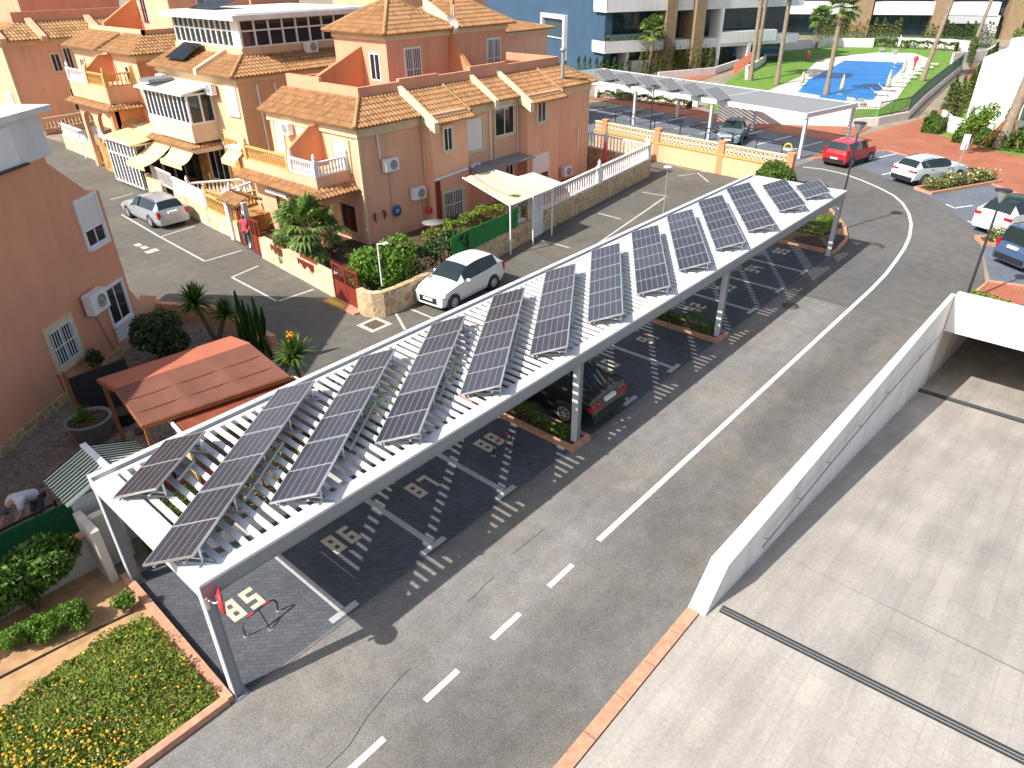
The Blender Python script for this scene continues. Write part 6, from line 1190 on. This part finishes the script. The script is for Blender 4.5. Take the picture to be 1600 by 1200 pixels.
for px, py, h in ((947, 190, 2.15), (1029, 210, 2.2), (1130, 225, 2.1), (1243, 250, 2.1)):
    best = min(((V(a).lerp(V(b), f / 60)) for a, b in zip(WP, WP[1:]) for f in range(61)), key=lambda p: abs((lambda v: 800 + F_PX * v.dot(cr) / v.dot(cd))(V((p.x, p.y, 2.0)) - V((0, 0, CH))) - px))
    m = MB(); m.box(best.x - .2, best.x + .2, best.y - .2, best.y + .2, 0, h - .1); m.box(best.x - .23, best.x + .23, best.y - .23, best.y + .23, h - .1, h); part('pillar', m, 'cushion_sunlit_awning' if False else 'stucco_orange', t)
m = MB(); m.poly([(45.6, 19.4), (52.2, 18.2), (59.5, 18.4), (64.5, 39.5), (56.5, 45), (46.6, 32.2), (45.1, 26.6), (44.6, 22.5)], .0); struct('car_park_paving', m, 'lot_pavers')
m = MB()
C0 = V((53.75, 18.9)); cl = V((.19, .98)).normalized(); cdp = V((.985, -.17)).normalized()
for i in range(9): a = C0 + cl * (1.2 + i * 2.7); m.strip([a - cdp * .3, a + cdp * 4.6], .13, .004)
for i in range(6): a = C0 + cl * (.8 + i * 2.9) - cdp * 1.3; m.strip([a, a - cdp * 3.0 + cl * 1.0], .12, .004)
struct('car_park_lines', m, 'paint_line')
m = MB(); m.poly([(59.6, 18.2), (75, 15.6), (93, 17.6), (115, 21), (115, 18), (90, 13.2), (72, 15), (67, 13.6), (65, 11), (63, 8.2), (61.6, 5), (60, -3), (44, -6), (46, 2), (51.5, 5), (56, 10), (58.4, 14.5), (52.3, 17.8)], .012)
m.poly([(59.0, 18.0), (66.5, 18.2), (64.2, 24), (62, 29), (66, 34.5), (69, 44), (64, 46), (60.5, 30)], .011); m.poly([(64, 41), (69, 41), (90, 43.5), (112, 48), (140, 54), (140, 57), (104, 49), (86, 46), (64, 46)], .012); struct('promenade', m, 'red_pavers')
m = MB(); m.poly([(52.2, 17.6), (51.7, 13.95), (48.9, 10), (46.5, 7.65), (42.1, 5.1), (38.7, 4.2), (41.5, -3), (46, 2), (51.5, 5), (56, 10), (58.4, 14.5), (57.5, 17)], -.004); m.poly([(38.7, 4.2), (35.4, 3.3), (38, -6), (41.5, -3)], -.004); struct('lot_paving', m, 'lot_pavers')
m = MB()
for (a, b) in (((1333, 255), (1406, 239)), ((1378, 273), (1404, 267)), ((1478, 319), (1494, 326)), ((1491, 325), (1520, 321)), ((1512, 345), (1528, 352)), ((1522, 350), (1575, 352))): m.strip([tuple(g(*a)[:2]), tuple(g(*b)[:2])], .13, .003)
struct('lot_lines', m, 'paint_line')
m = MB(); m.poly([(31.0, 3.6), (33.4, 3.55), (35.2, 3.3), (38.0, -6), (31, -6)], .02); struct('corner_paving', m, 'red_pavers')
m = MB(); m.wallpath([(33.2, 3.55), (35.3, 3.35), (38, -6)], .16, -.02, .06); m.wallpath([(52.3, 17.75), (58.4, 14.5), (56, 10), (51.5, 5)], .2, -.02, .05); struct('promenade_kerb', m, 'kerb_terracotta')
hedge('hedge', 'low bright hedge along the back of the garage portal slab', (31.0, 31.9, -5, 3.4, 0, .75), 3000, .16, 'leaf_bright', .1)
def island_bed(pts, label, n, flower='petal_white'):
    c = sum((V(p) for p in pts), V((0, 0))) / len(pts); t = thing('shrub_island', label, 'planter', (c.x, c.y, 0)); m = MB(); m.wallpath(pts + [pts[0]], .16, -.02, .16); part('kerb', m, 'kerb_terracotta', t); m = MB(); m.prism(pts, -.02, .1); part('soil', m, 'dark_soil', t)
    a, b = V(pts[0]).lerp(V(pts[1]), .5), V(pts[2]).lerp(V(pts[3]), .5); w_ = (V(pts[1]) - V(pts[0])).length * .5; m = MB()
    def f(): q = a.lerp(b, U(.08, .95)); d = (b - a).normalized(); o_ = V((-d.y, d.x)) * U(-.8, .8) * w_; h = .35 + .3 * abs(sin(q.x * 2.1 + q.y)); return (q.x + o_.x, q.y + o_.y, .1 + h * U(.1, 1.2))
    leafcloud(m, f, n, .17); leafcloud(m, lambda: (lambda q: (q[0], q[1], q[2] + .06))(f()), n // 9, .12, 1, .9, .9); part('foliage', m, ['leaf_yellow', flower], t)
island_bed([(48.8, 10.0), (48.1, 8.95), (53.9, 6.3), (54.4, 7.3)], 'kerbed island of flowering shrubs between the white crossover and the big white SUV', 2600)
island_bed([(41.2, 5.1), (40.3, 4.6), (41.6, 1.7), (42.5, 2.0)], 'small kerbed shrub island between the white SUV and the blue van', 900)
t = thing('parking_sign', 'white panel sign on a leaning pole in the flowering shrub island', 'sign', (50.6, 8.45, 0)); m = MB(); m.tube([(50.6, 8.45, 0), (50.9, 8.35, 2.6)], .03, 6); part('pole', m, 'alu', t); m = MB(); m.add([(50.85, 8.6, 2.2), (50.95, 8.25, 2.2), (51.0, 8.25, 3.1), (50.9, 8.6, 3.1), (50.9, 8.61, 2.2), (51.0, 8.26, 2.2), (51.05, 8.26, 3.1), (50.95, 8.61, 3.1)], [(3, 2, 1, 0), (4, 5, 6, 7), (2, 3, 7, 6)]); part('panel', m, 'metal_paint', t)
# railing behind the block wall
t = thing('car_park_railing', 'dark metal railing along the edge of the far car park', 'railing', (52.5, 28, 0)); m = MB(); RP = [(51.9, 19.8), (52.6, 24), (53.6, 29), (54.6, 34.4), (55.7, 38.2)]
m.wallpath(RP, .05, .92, .98); part('rail', m, 'black_metal', t)
for a, b in zip(RP, RP[1:]):
    for f in (0, .5): p = V(a).lerp(V(b), f); m = MB(); m.bar((p.x, p.y, 0), (p.x, p.y, 1.0), .06, .06); part('post', m, 'black_metal', t)
# small carport
def T2(x, y, ang): return Matrix.Translation((x, y, 0)) @ Matrix.Rotation(ang, 4, 'Z')
TC = T2(51.9, 18.5, atan2(cl.y, cl.x)); CL, CD, CHH = 27.0, 6.6, 3.05   # local x along the front, y toward the camera side is negative depth
t = thing('small_carport', 'smaller white slatted carport with six solar panels in the far car park', 'carport', (55, 30, 0)); m = MB()
m.box(0, CL, -.16, 0, CHH - .34, CHH, 0, TC); part('front_beam', m, 'slat_paint', t); m = MB(); m.box(0, CL, -CD, -CD + .16, CHH - .34, CHH, 0, TC); part('back_beam', m, 'slat_paint', t)
for x in (0.0, 8.1, 16.2, 26.8): m = MB(); m.box(x, x + .16, -CD + .16, -.16, CHH - .3, CHH, 0, TC); part('cross_beam', m, 'slat_paint', t)
for x in (.1, 8.18, 16.28):
    for y in (-.2, -CD + .7 if x > 1 else -CD + .3): m = MB(); m.box(x - .1, x + .1, y - .1, y + .1, -.02, CHH - .34, 0, TC); part('column', m, 'metal_paint', t)
n = 24
for i in range(n): y = -.35 - i * (CD - .6) / n; m = MB(); m.box(.17, CL - .02, y - .11, y, CHH - .1, CHH - .02, 0, TC); part('slat', m, 'metal_side', t)
SPX = [(948, 118), (980, 124), (1012, 129), (1046, 133), (1083, 141), (1120, 148)]
for k_, q in enumerate(SPX):
    c = g(q[0], q[1], 3.5); o = thing('tilted_solar_panel', ORD[k_ + 1] + ' tilted solar panel from the left on the small far carport roof', 'solar panel', (c.x, c.y, 3.08), 0, 'solar panels on the small far carport', True)
    d1 = V((1.75, -.1, 0)); d2 = V((.12, -1.15, -.72)); a = V((-.9, .55, .82)); nz = d1.cross(d2).normalized(); nz = nz if nz.z > 0 else -nz; m = MB()
    P4 = [a, a + d1, a + d1 + d2, a + d2]; th = nz * .04; m.add([p for p in P4] + [p + th for p in P4], [(3, 2, 1, 0), (4, 5, 6, 7), (0, 1, 5, 4), (1, 2, 6, 5), (2, 3, 7, 6), (3, 0, 4, 7)]); part('panel', m, 'panel_glare', o)  # plain light grey stands in for glare on the dark cells
    m = MB(); [m.bar(a + d1 * f + th * 1.3, a + d1 * f + d2 + th * 1.3, .03, .02) for f in (0.01, .25, .5, .75, .99)]; [m.bar(p, V((p.x, p.y, 0)), .04, .04) for p in (a, a + d1)]; part('frame', m, 'alu', o)
t = thing('yellow_parking_barrier', 'yellow arched parking barrier in a bay of the far car park', 'parking barrier', (51.6, 21.6, 0)); cc = g(1231, 233); m = MB(); m.tube([(cc.x, cc.y + .3 * cos(R(a)), .35 * sin(R(a)) + .05) for a in range(0, 181, 20)], .06, 7); t.location = (cc.x, cc.y, 0); OFF[t.name] = V((cc.x, cc.y, 0)); part('hoop', m, 'yellow_paint', t); m = MB(); m.lathe([(.001, .03), (.42, .02), (.45, 0)], 14, 0, None, (cc.x, cc.y, 0)); part('base', m, 'metal_paint', t)
# pool garden: walls, lawn, deck, pool
m = MB(); m.poly([(66.8, 18.6), (81, 18.8), (109, 21.5), (132, 26), (136, 42), (118, 47), (96, 43.5), (84, 40), (66.5, 33.5), (63, 28.5)], .016); struct('lawn', m, 'lawn')
m = MB(); m.poly([(73.5, 22.6), (75.5, 20.3), (82.5, 20.8), (100, 24.2), (119, 26.8), (126, 31), (124, 35.5), (116, 38.2), (108, 38.6), (92, 34.5), (79, 33), (71.5, 29)], .024); struct('pool_deck', m, 'pool_deck')
m = MB(); m.poly([(80.6, 30.2), (87, 31.9), (89.5, 32.6), (111, 35.9), (113.5, 28.4), (84, 23.2), (80.5, 22.4), (77.5, 24.4), (76.5, 26.2), (79.8, 27.6)], .034); struct('pool_water', m, 'pool_water')
def wwall(pts, h, label, th=.25, z0=-.05, mt='wall_white'):
    m = MB(); m.wallpath(pts, th, z0, h); return solo('white_wall', m, mt, label, 'wall', (pts[0][0], pts[0][1], 0))
wwall([(61.0, 29.5), (63.2, 24), (65.8, 19.6)], 1.5, 'white wall with small grilles behind the small carport')
m = MB(); MW = [(65.8, 19.6), (67.8, 18.2), (72, 17.0), (82, 18.3), (96, 19.8), (110, 21.2)]; t = thing('curved_pool_wall', 'low white curved wall carrying the green pool fence along the red path', 'wall', (72, 18, 0)); m.wallpath(MW, .3, -.05, .6); part('wall', m, 'wall_white', t)
t = thing('pool_fence', 'dark green metal fence standing on the curved white pool wall', 'fence', (72, 18, .6)); m = MB(); m.wallpath(MW[1:], .05, 1.75, 1.82); m.wallpath(MW[1:], .05, .72, .78); part('rails', m, 'fence_green' if 'fence_green' in MATS else 'steel_dark', t); plain('fence_green', (.03, .075, .05), .6, 0, .1)
m = MB()
for a, b in zip(MW[1:], MW[2:]):
    a = V(a); b = V(b); L = (b - a).length; n = int(L / .16)
    for i in range(n): p = a.lerp(b, i / n); m.bar((p.x, p.y, .6), (p.x, p.y, 1.9 if i % 12 == 0 else 1.78), .05 if i % 12 == 0 else .028, .03)
part('bars', m, 'fence_green', t)
t = thing('pool_fence', 'thin dark fence across the lower lawn in front of the pool', 'fence', (69, 22, 0)); m = MB(); FP = [(66, 25.5), (67.2, 21.5), (68.5, 18.5)]; m.wallpath(FP, .04, 1.25, 1.3); m.wallpath(FP, .04, .15, .2)
for a, b in zip(FP, FP[1:]):
    for i in range(22): p = V(a).lerp(V(b), i / 22); m.bar((p.x, p.y, .05), (p.x, p.y, 1.3), .03, .03)
part('bars', m, 'fence_green', t)
for i, (px, py) in enumerate(((1206, 172), (1222, 175), (1237, 178), (1186, 168))):
    c = g(px, py); m = MB(); m.box(c.x - .25, c.x - .19, c.y - .5, c.y + .5, .6, 1.15); solo('wall_grille', m, 'pot_grey', 'grey grille set in the white wall behind the small carport, ' + ('second', 'third', 'rightmost', 'leftmost')[i] + ' one', 'grille', (c.x, c.y, .6), 'grilles in the white wall')
wwall([(65, 45.5), (66.8, 38), (66.2, 34.2)], 1.0, 'white wall and planting strip behind the left half of the small carport')
hedge('hedge', 'low hedge behind the left half of the small carport', (64.6, 65.6, 34.5, 45, 0, .7), 2600, .22, 'leaf_mid')
wwall([(86, 38.6), (90.5, 40.8), (98, 42.5), (108, 45.6), (118, 48)], .9, 'curving white retaining wall between the lawn and the raised red walkway'); wwall([(119, 48.2), (128, 44.5), (131, 38.5)], 1.3, 'white planter wall behind the pool lawn at the left'); wwall([(134, 36), (136, 29), (134, 25)], 1.3, 'white planter wall behind the pool at the right, near the leaning palms')
t = thing('slat_fence', 'pinkish slatted fence along the raised red walkway left of the lawn', 'fence', (100, 44, 0)); m = MB(); SP = [(85, 39.8), (98, 43.8), (110, 47.2), (118, 49.6)]
for a, b in zip(SP, SP[1:]):
    n = 16
    for i in range(n): p = V(a).lerp(V(b), i / n); m.bar((p.x, p.y, .5), (p.x, p.y, 1.7), .16, .06)
part('slats', m, 'terracotta', t)
# pool furniture
for i, (px, py, h, lab) in enumerate(((1252, 135, 2.6, 'closed cream parasol at the near left corner of the pool'), (1313, 148, 3.3, 'closed cream parasol in front of the pool by the carport corner'), (1385, 143, 3.6, 'closed cream parasol among the loungers by the pool, nearest the green fence'), (1409, 120, 3.4, 'closed cream parasol beyond the loungers at the right edge of the pool'), (1398, 105, 2.8, 'closed white parasol near the far right corner of the pool'), (1403, 78, 3.4, 'closed white parasol by the steps behind the pool'))):
    c = g(px, py); h *= .6; closed_parasol(c.x, c.y, .03, h, 'cream_parasol' if 'cream' in lab else 'white_cloth', lab, 'closed parasols round the pool', .24)
lm = None
for i in range(9):
    a = V(g(1372, 150).xy).lerp(V(g(1452, 104).xy), i / 8)
    if lm is None:
        lm = thing('pool_lounger', 'white framed lounger in the row beside the pool near the green fence', 'lounger', (a.x, a.y, .03), R(100), 'loungers in a row by the pool', True); m = MB(); m.box(-.95, .4, -.32, .32, .3, .36); part('seat', m, 'white_plastic', lm); m = MB(); m.add([(.4, -.32, .33), (.4, .32, .33), (.95, .32, .75), (.95, -.32, .75)], [(0, 1, 2, 3), (3, 2, 1, 0)]); part('backrest', m, 'white_plastic', lm); m = MB(); [m.bar((x, y, 0), (x, y, .32), .05, .05) for x in (-.85, .35) for y in (-.28, .28)]; part('legs', m, 'grey_plastic', lm)
    else: o = copy_tree(lm); o.location = (a.x, a.y, .03)
for (px, py, lab) in ((1377, 82, 'white lounger standing on the terrace left of the parasol steps'), (1396, 85, 'white lounger on the terrace right beside the parasol steps'), (1328, 163, 'left white chair at the near edge of the pool'), (1345, 165, 'right white chair at the near edge of the pool')):
    c = g(px, py); o = copy_tree(lm); o.location = (c.x, c.y, .05); o.rotation_euler = (0, 0, R(190)); o['label'] = lab; o['group'] = 'single pool loungers'
t = thing('red_shower', 'small red figure shaped stand by the far right edge of the pool', 'stand', tuple(g(1427, 110))); c = g(1427, 110); m = MB(); m.lathe([(.3, 0), (.1, .1), (.12, .8), (.3, 1.4), (.1, 1.7)], 8, 0, None, tuple(c)); part('body', m, 'red_plastic', t)
c = g(1262, 95); m = MB(); m.lathe([(.15, 0), (.3, .5), (.2, 1.2), (.05, 1.4)], 8, 0, None, tuple(c)); solo('terracotta_urn', m, 'terracotta', 'small terracotta urn on the lawn left of the pool', 'urn', tuple(c))
# palms of the pool garden
for (px, py, h, lab, lean) in ((1213, 132, 10.5, 'tall palm on the lawn left of the pool', (.6, .4)), (1290, 148, 8.0, 'palm between the camera and the pool, the one with a full green crown', (.3, .2)), (1440, 127, 11, 'tall palm at the right side of the pool beside the fence', (2.6, -.6)), (1275, 76, 4.4, 'shorter palm behind the pool by the white planter wall', (.3, .2)), (1516, 86, 12, 'leaning tall palm at the far right behind the fence', (3, -.5)), (1172, 126, 11, 'tall twin palm left of the lawn, nearer the street', (.8, .5)), (1182, 105, 11, 'tall twin palm left of the lawn, behind its neighbour', (.8, .5)), (1015, 118, 5.0, 'full green fan palm in front of the blue apartment building', (.1, .1))):
    c = g(px, py); fan_palm(lab, c.x, c.y, h, .25, 44, 1.0 if h < 9 else 1.3, 1.1 if h < 9 else 1.3, 0, 'palms of the pool garden', h > 6 or h < 4.5, lean)
c = g(1561, 233); pm2 = fan_palm('thick palm trunk propped with wooden stakes at the right edge', c.x, c.y, 10, .38, 26, 1.4, 1.4, 0, None, True, (2.6, -.4)); m = MB(); [m.tube([(c.x + dx, c.y + dy, 0), (c.x + .7, c.y - .1, 2.6)], .07, 6) for dx, dy in ((-.9, 1.3), (-.6, .9), (-.3, -1.3))]; part('stakes', m, 'wood', pm2)
# small tree by the sign
c = g(1513, 240); t = thing('small_tree', 'young leafy tree behind the white panel sign', 'tree', (c.x, c.y, 0)); m = MB(); m.tube([(c.x, c.y, 0), (c.x, c.y, 1.6), (c.x + .2, c.y, 2.4)], [.09, .06, .03], 7); [m.tube([(c.x, c.y, 1.3), (c.x + U(-.9, .9), c.y + U(-.9, .9), U(2, 3))], [.04, .015], 5) for _ in range(6)]; part('trunk', m, 'bark', t); m = MB(); leafcloud(m, blob((c.x, c.y, 2.3), (1.15, 1.2, 1.15)), 1100, .26); part('crown', m, 'leaf_bright', t)
# right bank
m = MB(); m.poly([(72, 15), (67, 13.6), (65, 11), (63, 8.2), (61.6, 5), (60, -3), (75, -8), (76, 12.8), (90, 13.2)], .018); struct('right_bank_lawn', m, 'lawn')
wwall([(71.5, 14.2), (68.5, 12.9), (66.6, 10.6), (66.3, 9.4)], 1.2, 'curved white garden wall below the cypresses'); wwall([(66.2, 9.3), (66.4, 7.6)], 1.7, 'short white gate pier wall behind the young tree'); wwall([(66.5, 6.5), (66.6, -4)], 1.2, 'white garden wall behind the propped palm')
for i, (x0, x1, y0, y1, h, lab) in enumerate(((64.2, 65.9, 8.9, 11.6, .8, 'shrubs at the foot of the curved white wall'), (66.6, 68.6, 13.1, 14.4, .9, 'shrubs on the bend of the red path below the cypresses'), (63.4, 65.8, 5.0, 8.2, .9, 'bushes between the young tree and the propped palm'), (62.9, 65.5, .5, 3.6, 1.1, 'bushes right of the propped palm at the photo edge'))): hedge('shrub_border', lab, (x0, x1, y0, y1, 0, h), 2600, .26, 'leaf_mid', .25, 'shrubs')
def cypress(x, y, h, r, z=0):
    t = thing('cypress', 'slim dark green cypress in the rows round the white villa', 'cypress', (x, y, z), 0, 'cypress rows', True); m = MB()
    def f(): a = U(0, 2 * pi); v_ = U(0, 1) ** .8; rr = r * (sin(pi * min(1, .18 + v_ * .86)) ** .7) * U(.55, 1.05); return (rr * cos(a), rr * sin(a), .15 + v_ * h)
    leafcloud(m, f, 420, .3, 0, 1.2, .4); part('foliage', m, 'cypress_leaf', t); m = MB(); m.tube([(0, 0, 0), (0, 0, h * .5)], [.07, .03], 5); part('trunk', m, 'bark', t); return t
pc = [cypress(72, 13.9, 3.6, .38), cypress(70.6, 13.4, 3.3, .34)]; pc[0]['label'] = 'broad cypress at the corner of the curved white wall'; del pc[0]['group']
def cyp(x, y, s, z=0):
    o = copy_tree(pc[1]); o.location = (x, y, z); o.scale = (s * U(.85, 1.1), s * U(.85, 1.1), s * U(.85, 1.15)); o.rotation_euler = (0, 0, U(0, 6))
cyps = [(71.3, 14.0, 1.1), (71.9, 13.3, 1.0), (70.9, 13.0, .9), (70.2, 12.6, .75)] + [(67.2, 8.9 - i * .62, .62) for i in range(9)] + [(66.9 + 0, 3.0 - i * .7, .5) for i in range(5)] + [(78 + i * 2.6, 13.9 + i * .33, 1.0) for i in range(13)] + [(112 + i * 2, 20.6 + i * .5, .9) for i in range(6)]
for x, y, s in cyps: cyp(x, y, s)
# cypress hedges before the apartment blocks
def bar_hedge(label, A, B, h, n, r, mt='cypress_leaf', per=260, sz=.3):
    A = V(A); B = V(B); proto = None
    for i in range(n):
        p = A.lerp(B, i / max(1, n - 1))
        if proto is None:
            proto = thing('slim_conifer', label, 'conifer', (p.x, p.y, 0), 0, label, True); m = MB()
            def f(): a = U(0, 2 * pi); v_ = U(0, 1); rr = r * (1 - v_ ** 2 * .8) * U(.5, 1.05); return (rr * cos(a), rr * sin(a), v_ * h)
            leafcloud(m, f, per, sz, 0, 1.2, .35); part('foliage', m, mt, proto)
        else: o = copy_tree(proto); o.location = (p.x + U(-.15, .15), p.y + U(-.15, .15), 0); o.scale = (1, 1, U(.75, 1.15))
bar_hedge('slim upright conifer in the row before the blue building balconies', (80.5, 49.8), (89.5, 45.5), 3.2, 16, .35, 'leaf_yellow'); bar_hedge('slim upright conifer in the dark row left of the stone pillars', (77.5, 57), (79.5, 51), 2.2, 9, .35)
bar_hedge('slim upright conifer in the hedge along the raised walkway', (92, 46.5), (128, 55), 2.6, 26, .6, 'cypress_leaf', 240, .4); bar_hedge('slim upright conifer in the row before the back apartments', (138.5, 50.5), (140, 37.5), 3.3, 22, .6, 'leaf_yellow', 200, .4); bar_hedge('slim upright conifer in the right row before the back apartments', (140.3, 33.5), (141, 24), 3.2, 18, .6, 'leaf_mid', 200, .4)
hedge('hedge', 'low hedge behind the white planter wall at the far end of the pool', (132, 134, 27, 45, 0, 1.0), 2600, .4, 'leaf_mid')
wwall([(80, 47), (88, 43.8), (97, 45), (108, 49.5)], .8, 'low white wall along the walkway below the blue building')
t = thing('garden_fence', 'dark green fence along the hedge of the back apartments', 'fence', (136, 38, 0)); m = MB(); BP = [(130, 52), (135.5, 44), (137.5, 23)]; m.wallpath(BP, .06, 1.5, 1.6); m.wallpath(BP, .06, .2, .3)
for a, b in zip(BP, BP[1:]):
    L = (V(b) - V(a)).length
    for i in range(int(L / .35)): p = V(a).lerp(V(b), i * .35 / L); m.bar((p.x, p.y, 0), (p.x, p.y, 1.55), .06, .05)
part('bars', m, 'fence_green', t)
# ---------------------------------------------------------------- blue apartment building
K = (78.5, 54); FB = FR(K[0], K[1], -25.3 - 0.0); FBW = FR(K[0], K[1], -25.3 - 90)   # front (toward -Y side) and blue flank; in FBW local x grows toward the corner, so the flank is at negative x
t = thing('blue_apartments', 'blue rendered apartment building with white balconies and stone pillars', 'apartment building', (*K, 0)); m = MB()
m.box(-2, 1.8, -2, 0, 0, 0, 0, FB) if False else None
m.prism([tuple((FBW @ V(p)).xy) for p in ((0, 0, 0), (-45, 0, 0), (-45, -1, 0), (0, -1, 0))], -.02, 16); part('blue_wall', m, 'stucco_blue', t)
m = MB(); m.prism([tuple((FB @ V(p)).xy) for p in ((1.0, -2.2, 0), (30, -2.2, 0), (30, -14, 0), (1.0, -14, 0))], -.02, 16); part('glazed_front', m, 'glass_teal', t)
m = MB()
for z0, z1 in ((-.02, .3), (2.6, 3.9), (7.0, 8.4), (11.4, 12.8)):
    if z0 < 0: continue
    m = MB(); m.box(-.4, 8.0, -2.2, .9, z0, z0 + .25, 0, FB); m.box(-.4, 8.0, .75, .9, z0 + .25, z1, 0, FB); m.box(-.45, -.3, -2.2, .9, z0 + .25, z1, 0, FB); part('balcony', m, 'stucco_white', t)
    m = MB(); m.box(.2, 8, .8, .84, z1, z1 + .7, 0, FB); part('glass_rail', m, 'glass_rail', t)
    m = MB(); m.box(9.6, 30, -2.2, .4, z0 - .1, z0 + 1.0, 0, FB); part('slab', m, 'stucco_white', t)
for x in (8.0, 12.3): m = MB(); m.box(x, x + 1.5, -2.2, 1.1, -.02, 16, 0, FB); part('stone_pillar', m, 'sandstone', t)
for (x0, x1, z0, z1, y) in ((16.5, 17.0, 0, 7, .6), (17, 26, 2.9, 4.2, .6), (21.5, 22, 0, 3, .6), (3.0, 3.4, 0, 2.6, .4), (4.5, 7.9, .0, 1.4, -.6)): m = MB(); m.box(x0, x1, -1.5, y, z0, z1, 0, FB); part('white_panel', m, 'stucco_white', t)
o = None; m = MB(); x0, x1, z0, z1 = -17.0, -9.7, .8, 6.2
for b in ((x0, x0 + .5, z0, z1), (x1 - .5, x1, z0, z1), (x0 + .5, x1 - .5, z1 - .5, z1)): m.box(b[0], b[1], 0, .5, b[2], b[3], 0, FBW)
o = part('window', m, 'wall_white', t); m = MB(); m.box(x0 + .8, x1 - .5, -.02, .03, 3.4, z1 - .5, 0, FBW); part('pane', m, 'glass_teal', o); m = MB(); m.box(x0 + 1, x1 - .5, .1, .16, 3.3, 3.45, 0, FBW); m.box(x0 + 1, x0 + 1.2, .1, .16, z0, 3.3, 0, FBW); part('rail', m, 'metal_paint', o)
m = MB(); leafcloud(m, lambda: tuple(FB @ V((U(-.2, 4.5), U(.3, .85), U(3.8, 4.5)))), 900, .3); part('balcony_plants', m, 'leaf_mid', t)
# white apartments at the back
FA = FR(142, 60, -66.4); t = thing('white_apartments', 'white modern apartment block with dark glazing across the top right', 'apartment building', (142, 60, 0)); m = MB(); m.box(-14, 60, -14, -2.4, -.02, 12, 0, FA); part('glazed_front', m, 'glass_teal', t)
for z0, z1 in ((3.6, 5.6), (8.2, 10)):
    for a, b in ((-14, 2), (2.2, 13.2), (16.4, 26), (28, 36)): m = MB(); m.box(a, b, -2.4, .4, z0, z1, 0, FA); part('slab', m, 'stucco_white', t)
for a, b in ((13.2, 16.2), (26, 28.2), (37.5, 40)): m = MB(); m.box(a, b, -2.4, .8, -.02, 12, 0, FA); part('stone_pillar', m, 'sandstone', t)
for a, b in ((1.2, 2.2), (33.6, 36.5)): m = MB(); m.box(a, b, -2.4, .2, -.02, 3.6, 0, FA); part('white_panel', m, 'stucco_white', t)
m = MB(); m.add([tuple(FA @ V(p)) for p in ((28.4, .4, 3.5), (34.2, .4, 3.5), (34.2, 2.6, 2.5), (28.4, 2.6, 2.5))], [(0, 1, 2, 3), (3, 2, 1, 0)]); part('awning', m, 'metal_paint', t)
for i in range(26): m = MB(); m.box(-13 + i * 1.9, -12.85 + i * 1.9, -2.4, -2.34, .1, 3.6, 0, FA); part('mullion', m, 'steel_dark', t)
# white villa at the right
t = thing('white_villa', 'white villa block with a large plain wall at the right edge', 'house', (80, 6, 0)); m = MB(); m.box(74.6, 100, 9.0, 12.9, -.02, 5.0); m.box(78, 100, -10, 9.0, -.02, 5.0); part('wall', m, 'wall_white', t)
m = MB(); m.box(74.5, 100, -10, 8.98, 3.2, 5.05); part('terrace_slab', m, 'wall_white', t); m = MB(); m.box(77.9, 78, -10, 8.9, .1, 3.2); part('glazing', m, 'glass_teal', t)
m = MB(); m.box(84, 100, -6, 11, 5.0, 8.4); part('upper_storey', m, 'stucco_white', t); m = MB(); m.box(83.9, 84, 2, 8, 5.1, 7.6); part('upper_glazing', m, 'glass_teal', t); m = MB(); m.box(80, 83, 11, 12.2, 5, 6.2); part('planter', m, 'wall_white', t); m = MB(); leafcloud(m, boxs(80, 83, 11, 12.2, 6.1, 6.6), 500, .3); part('planter_plants', m, 'leaf_yellow', t)
for y in (7.6, 3): m = MB(); m.bar((74.8, y, 0), (76.2, y - .6, 3.2), .2, .2); part('strut', m, 'white_paint', t)
wwall([(115, 23.5), (122, 21), (132, 21.5)], 1.4, 'white wall beyond the path at the far end of the cypress row'); wwall([(96, 15.6), (118, 19.5)], 1.0, 'long white wall along the far red path beside the villa')

c = g(597, 447, 1.0); t = thing('white_lamp_post', 'thin white lamp post standing on the curved stone wall before the bright green bush', 'lamp post', tuple(c)); m = MB(); m.tube([c, c + V((0, 0, 1.75))], .03, 7); m.tube([c + V((0, 0, 1.72)), c + V((-.05, -.02, 1.78)), c + V((.18, -.22, 1.8))], .022, 6); part('pole', m, 'white_paint', t); m = MB(); m.box(c.x + .08, c.x + .3, c.y - .34, c.y - .16, c.z + 1.78, c.z + 1.83); part('lamp_head', m, 'white_plastic', t)
t = thing('small_street_light', 'thin grey street light on the lower street behind the carport roof', 'street light', (34.6, 19.2, 0)); m = MB(); m.tube([(34.6, 19.2, -.02), (34.6, 19.2, 2.6)], [.05, .035], 8); part('pole', m, 'metal_side', t); m = MB(); m.lathe([(.03, -.05), (.26, .02), (.24, .07), (.02, .11)], 12, 0, None, (34.6, 19.2, 2.6)); part('lamp_head', m, 'metal_paint', t)
for (x, y, z_, r_, n_, mt, lab) in ((9.7, 26.3, .55, .4, 500, 'leaf_yellow', 'small potted plant on the patio wall corner by the left house'), (15.95 + .45, 28.6, .75, .5, 900, 'leaf_mid', 'low bush behind the stone garden wall under the palm'), (16.6, 25.6, .6, .45, 800, 'leaf_dark', 'dark low bush behind the stone garden wall beside the gate')): shrub('shrub', lab, 'shrub', (x, y, z_), (r_, r_, z_), n_, .13, mt)
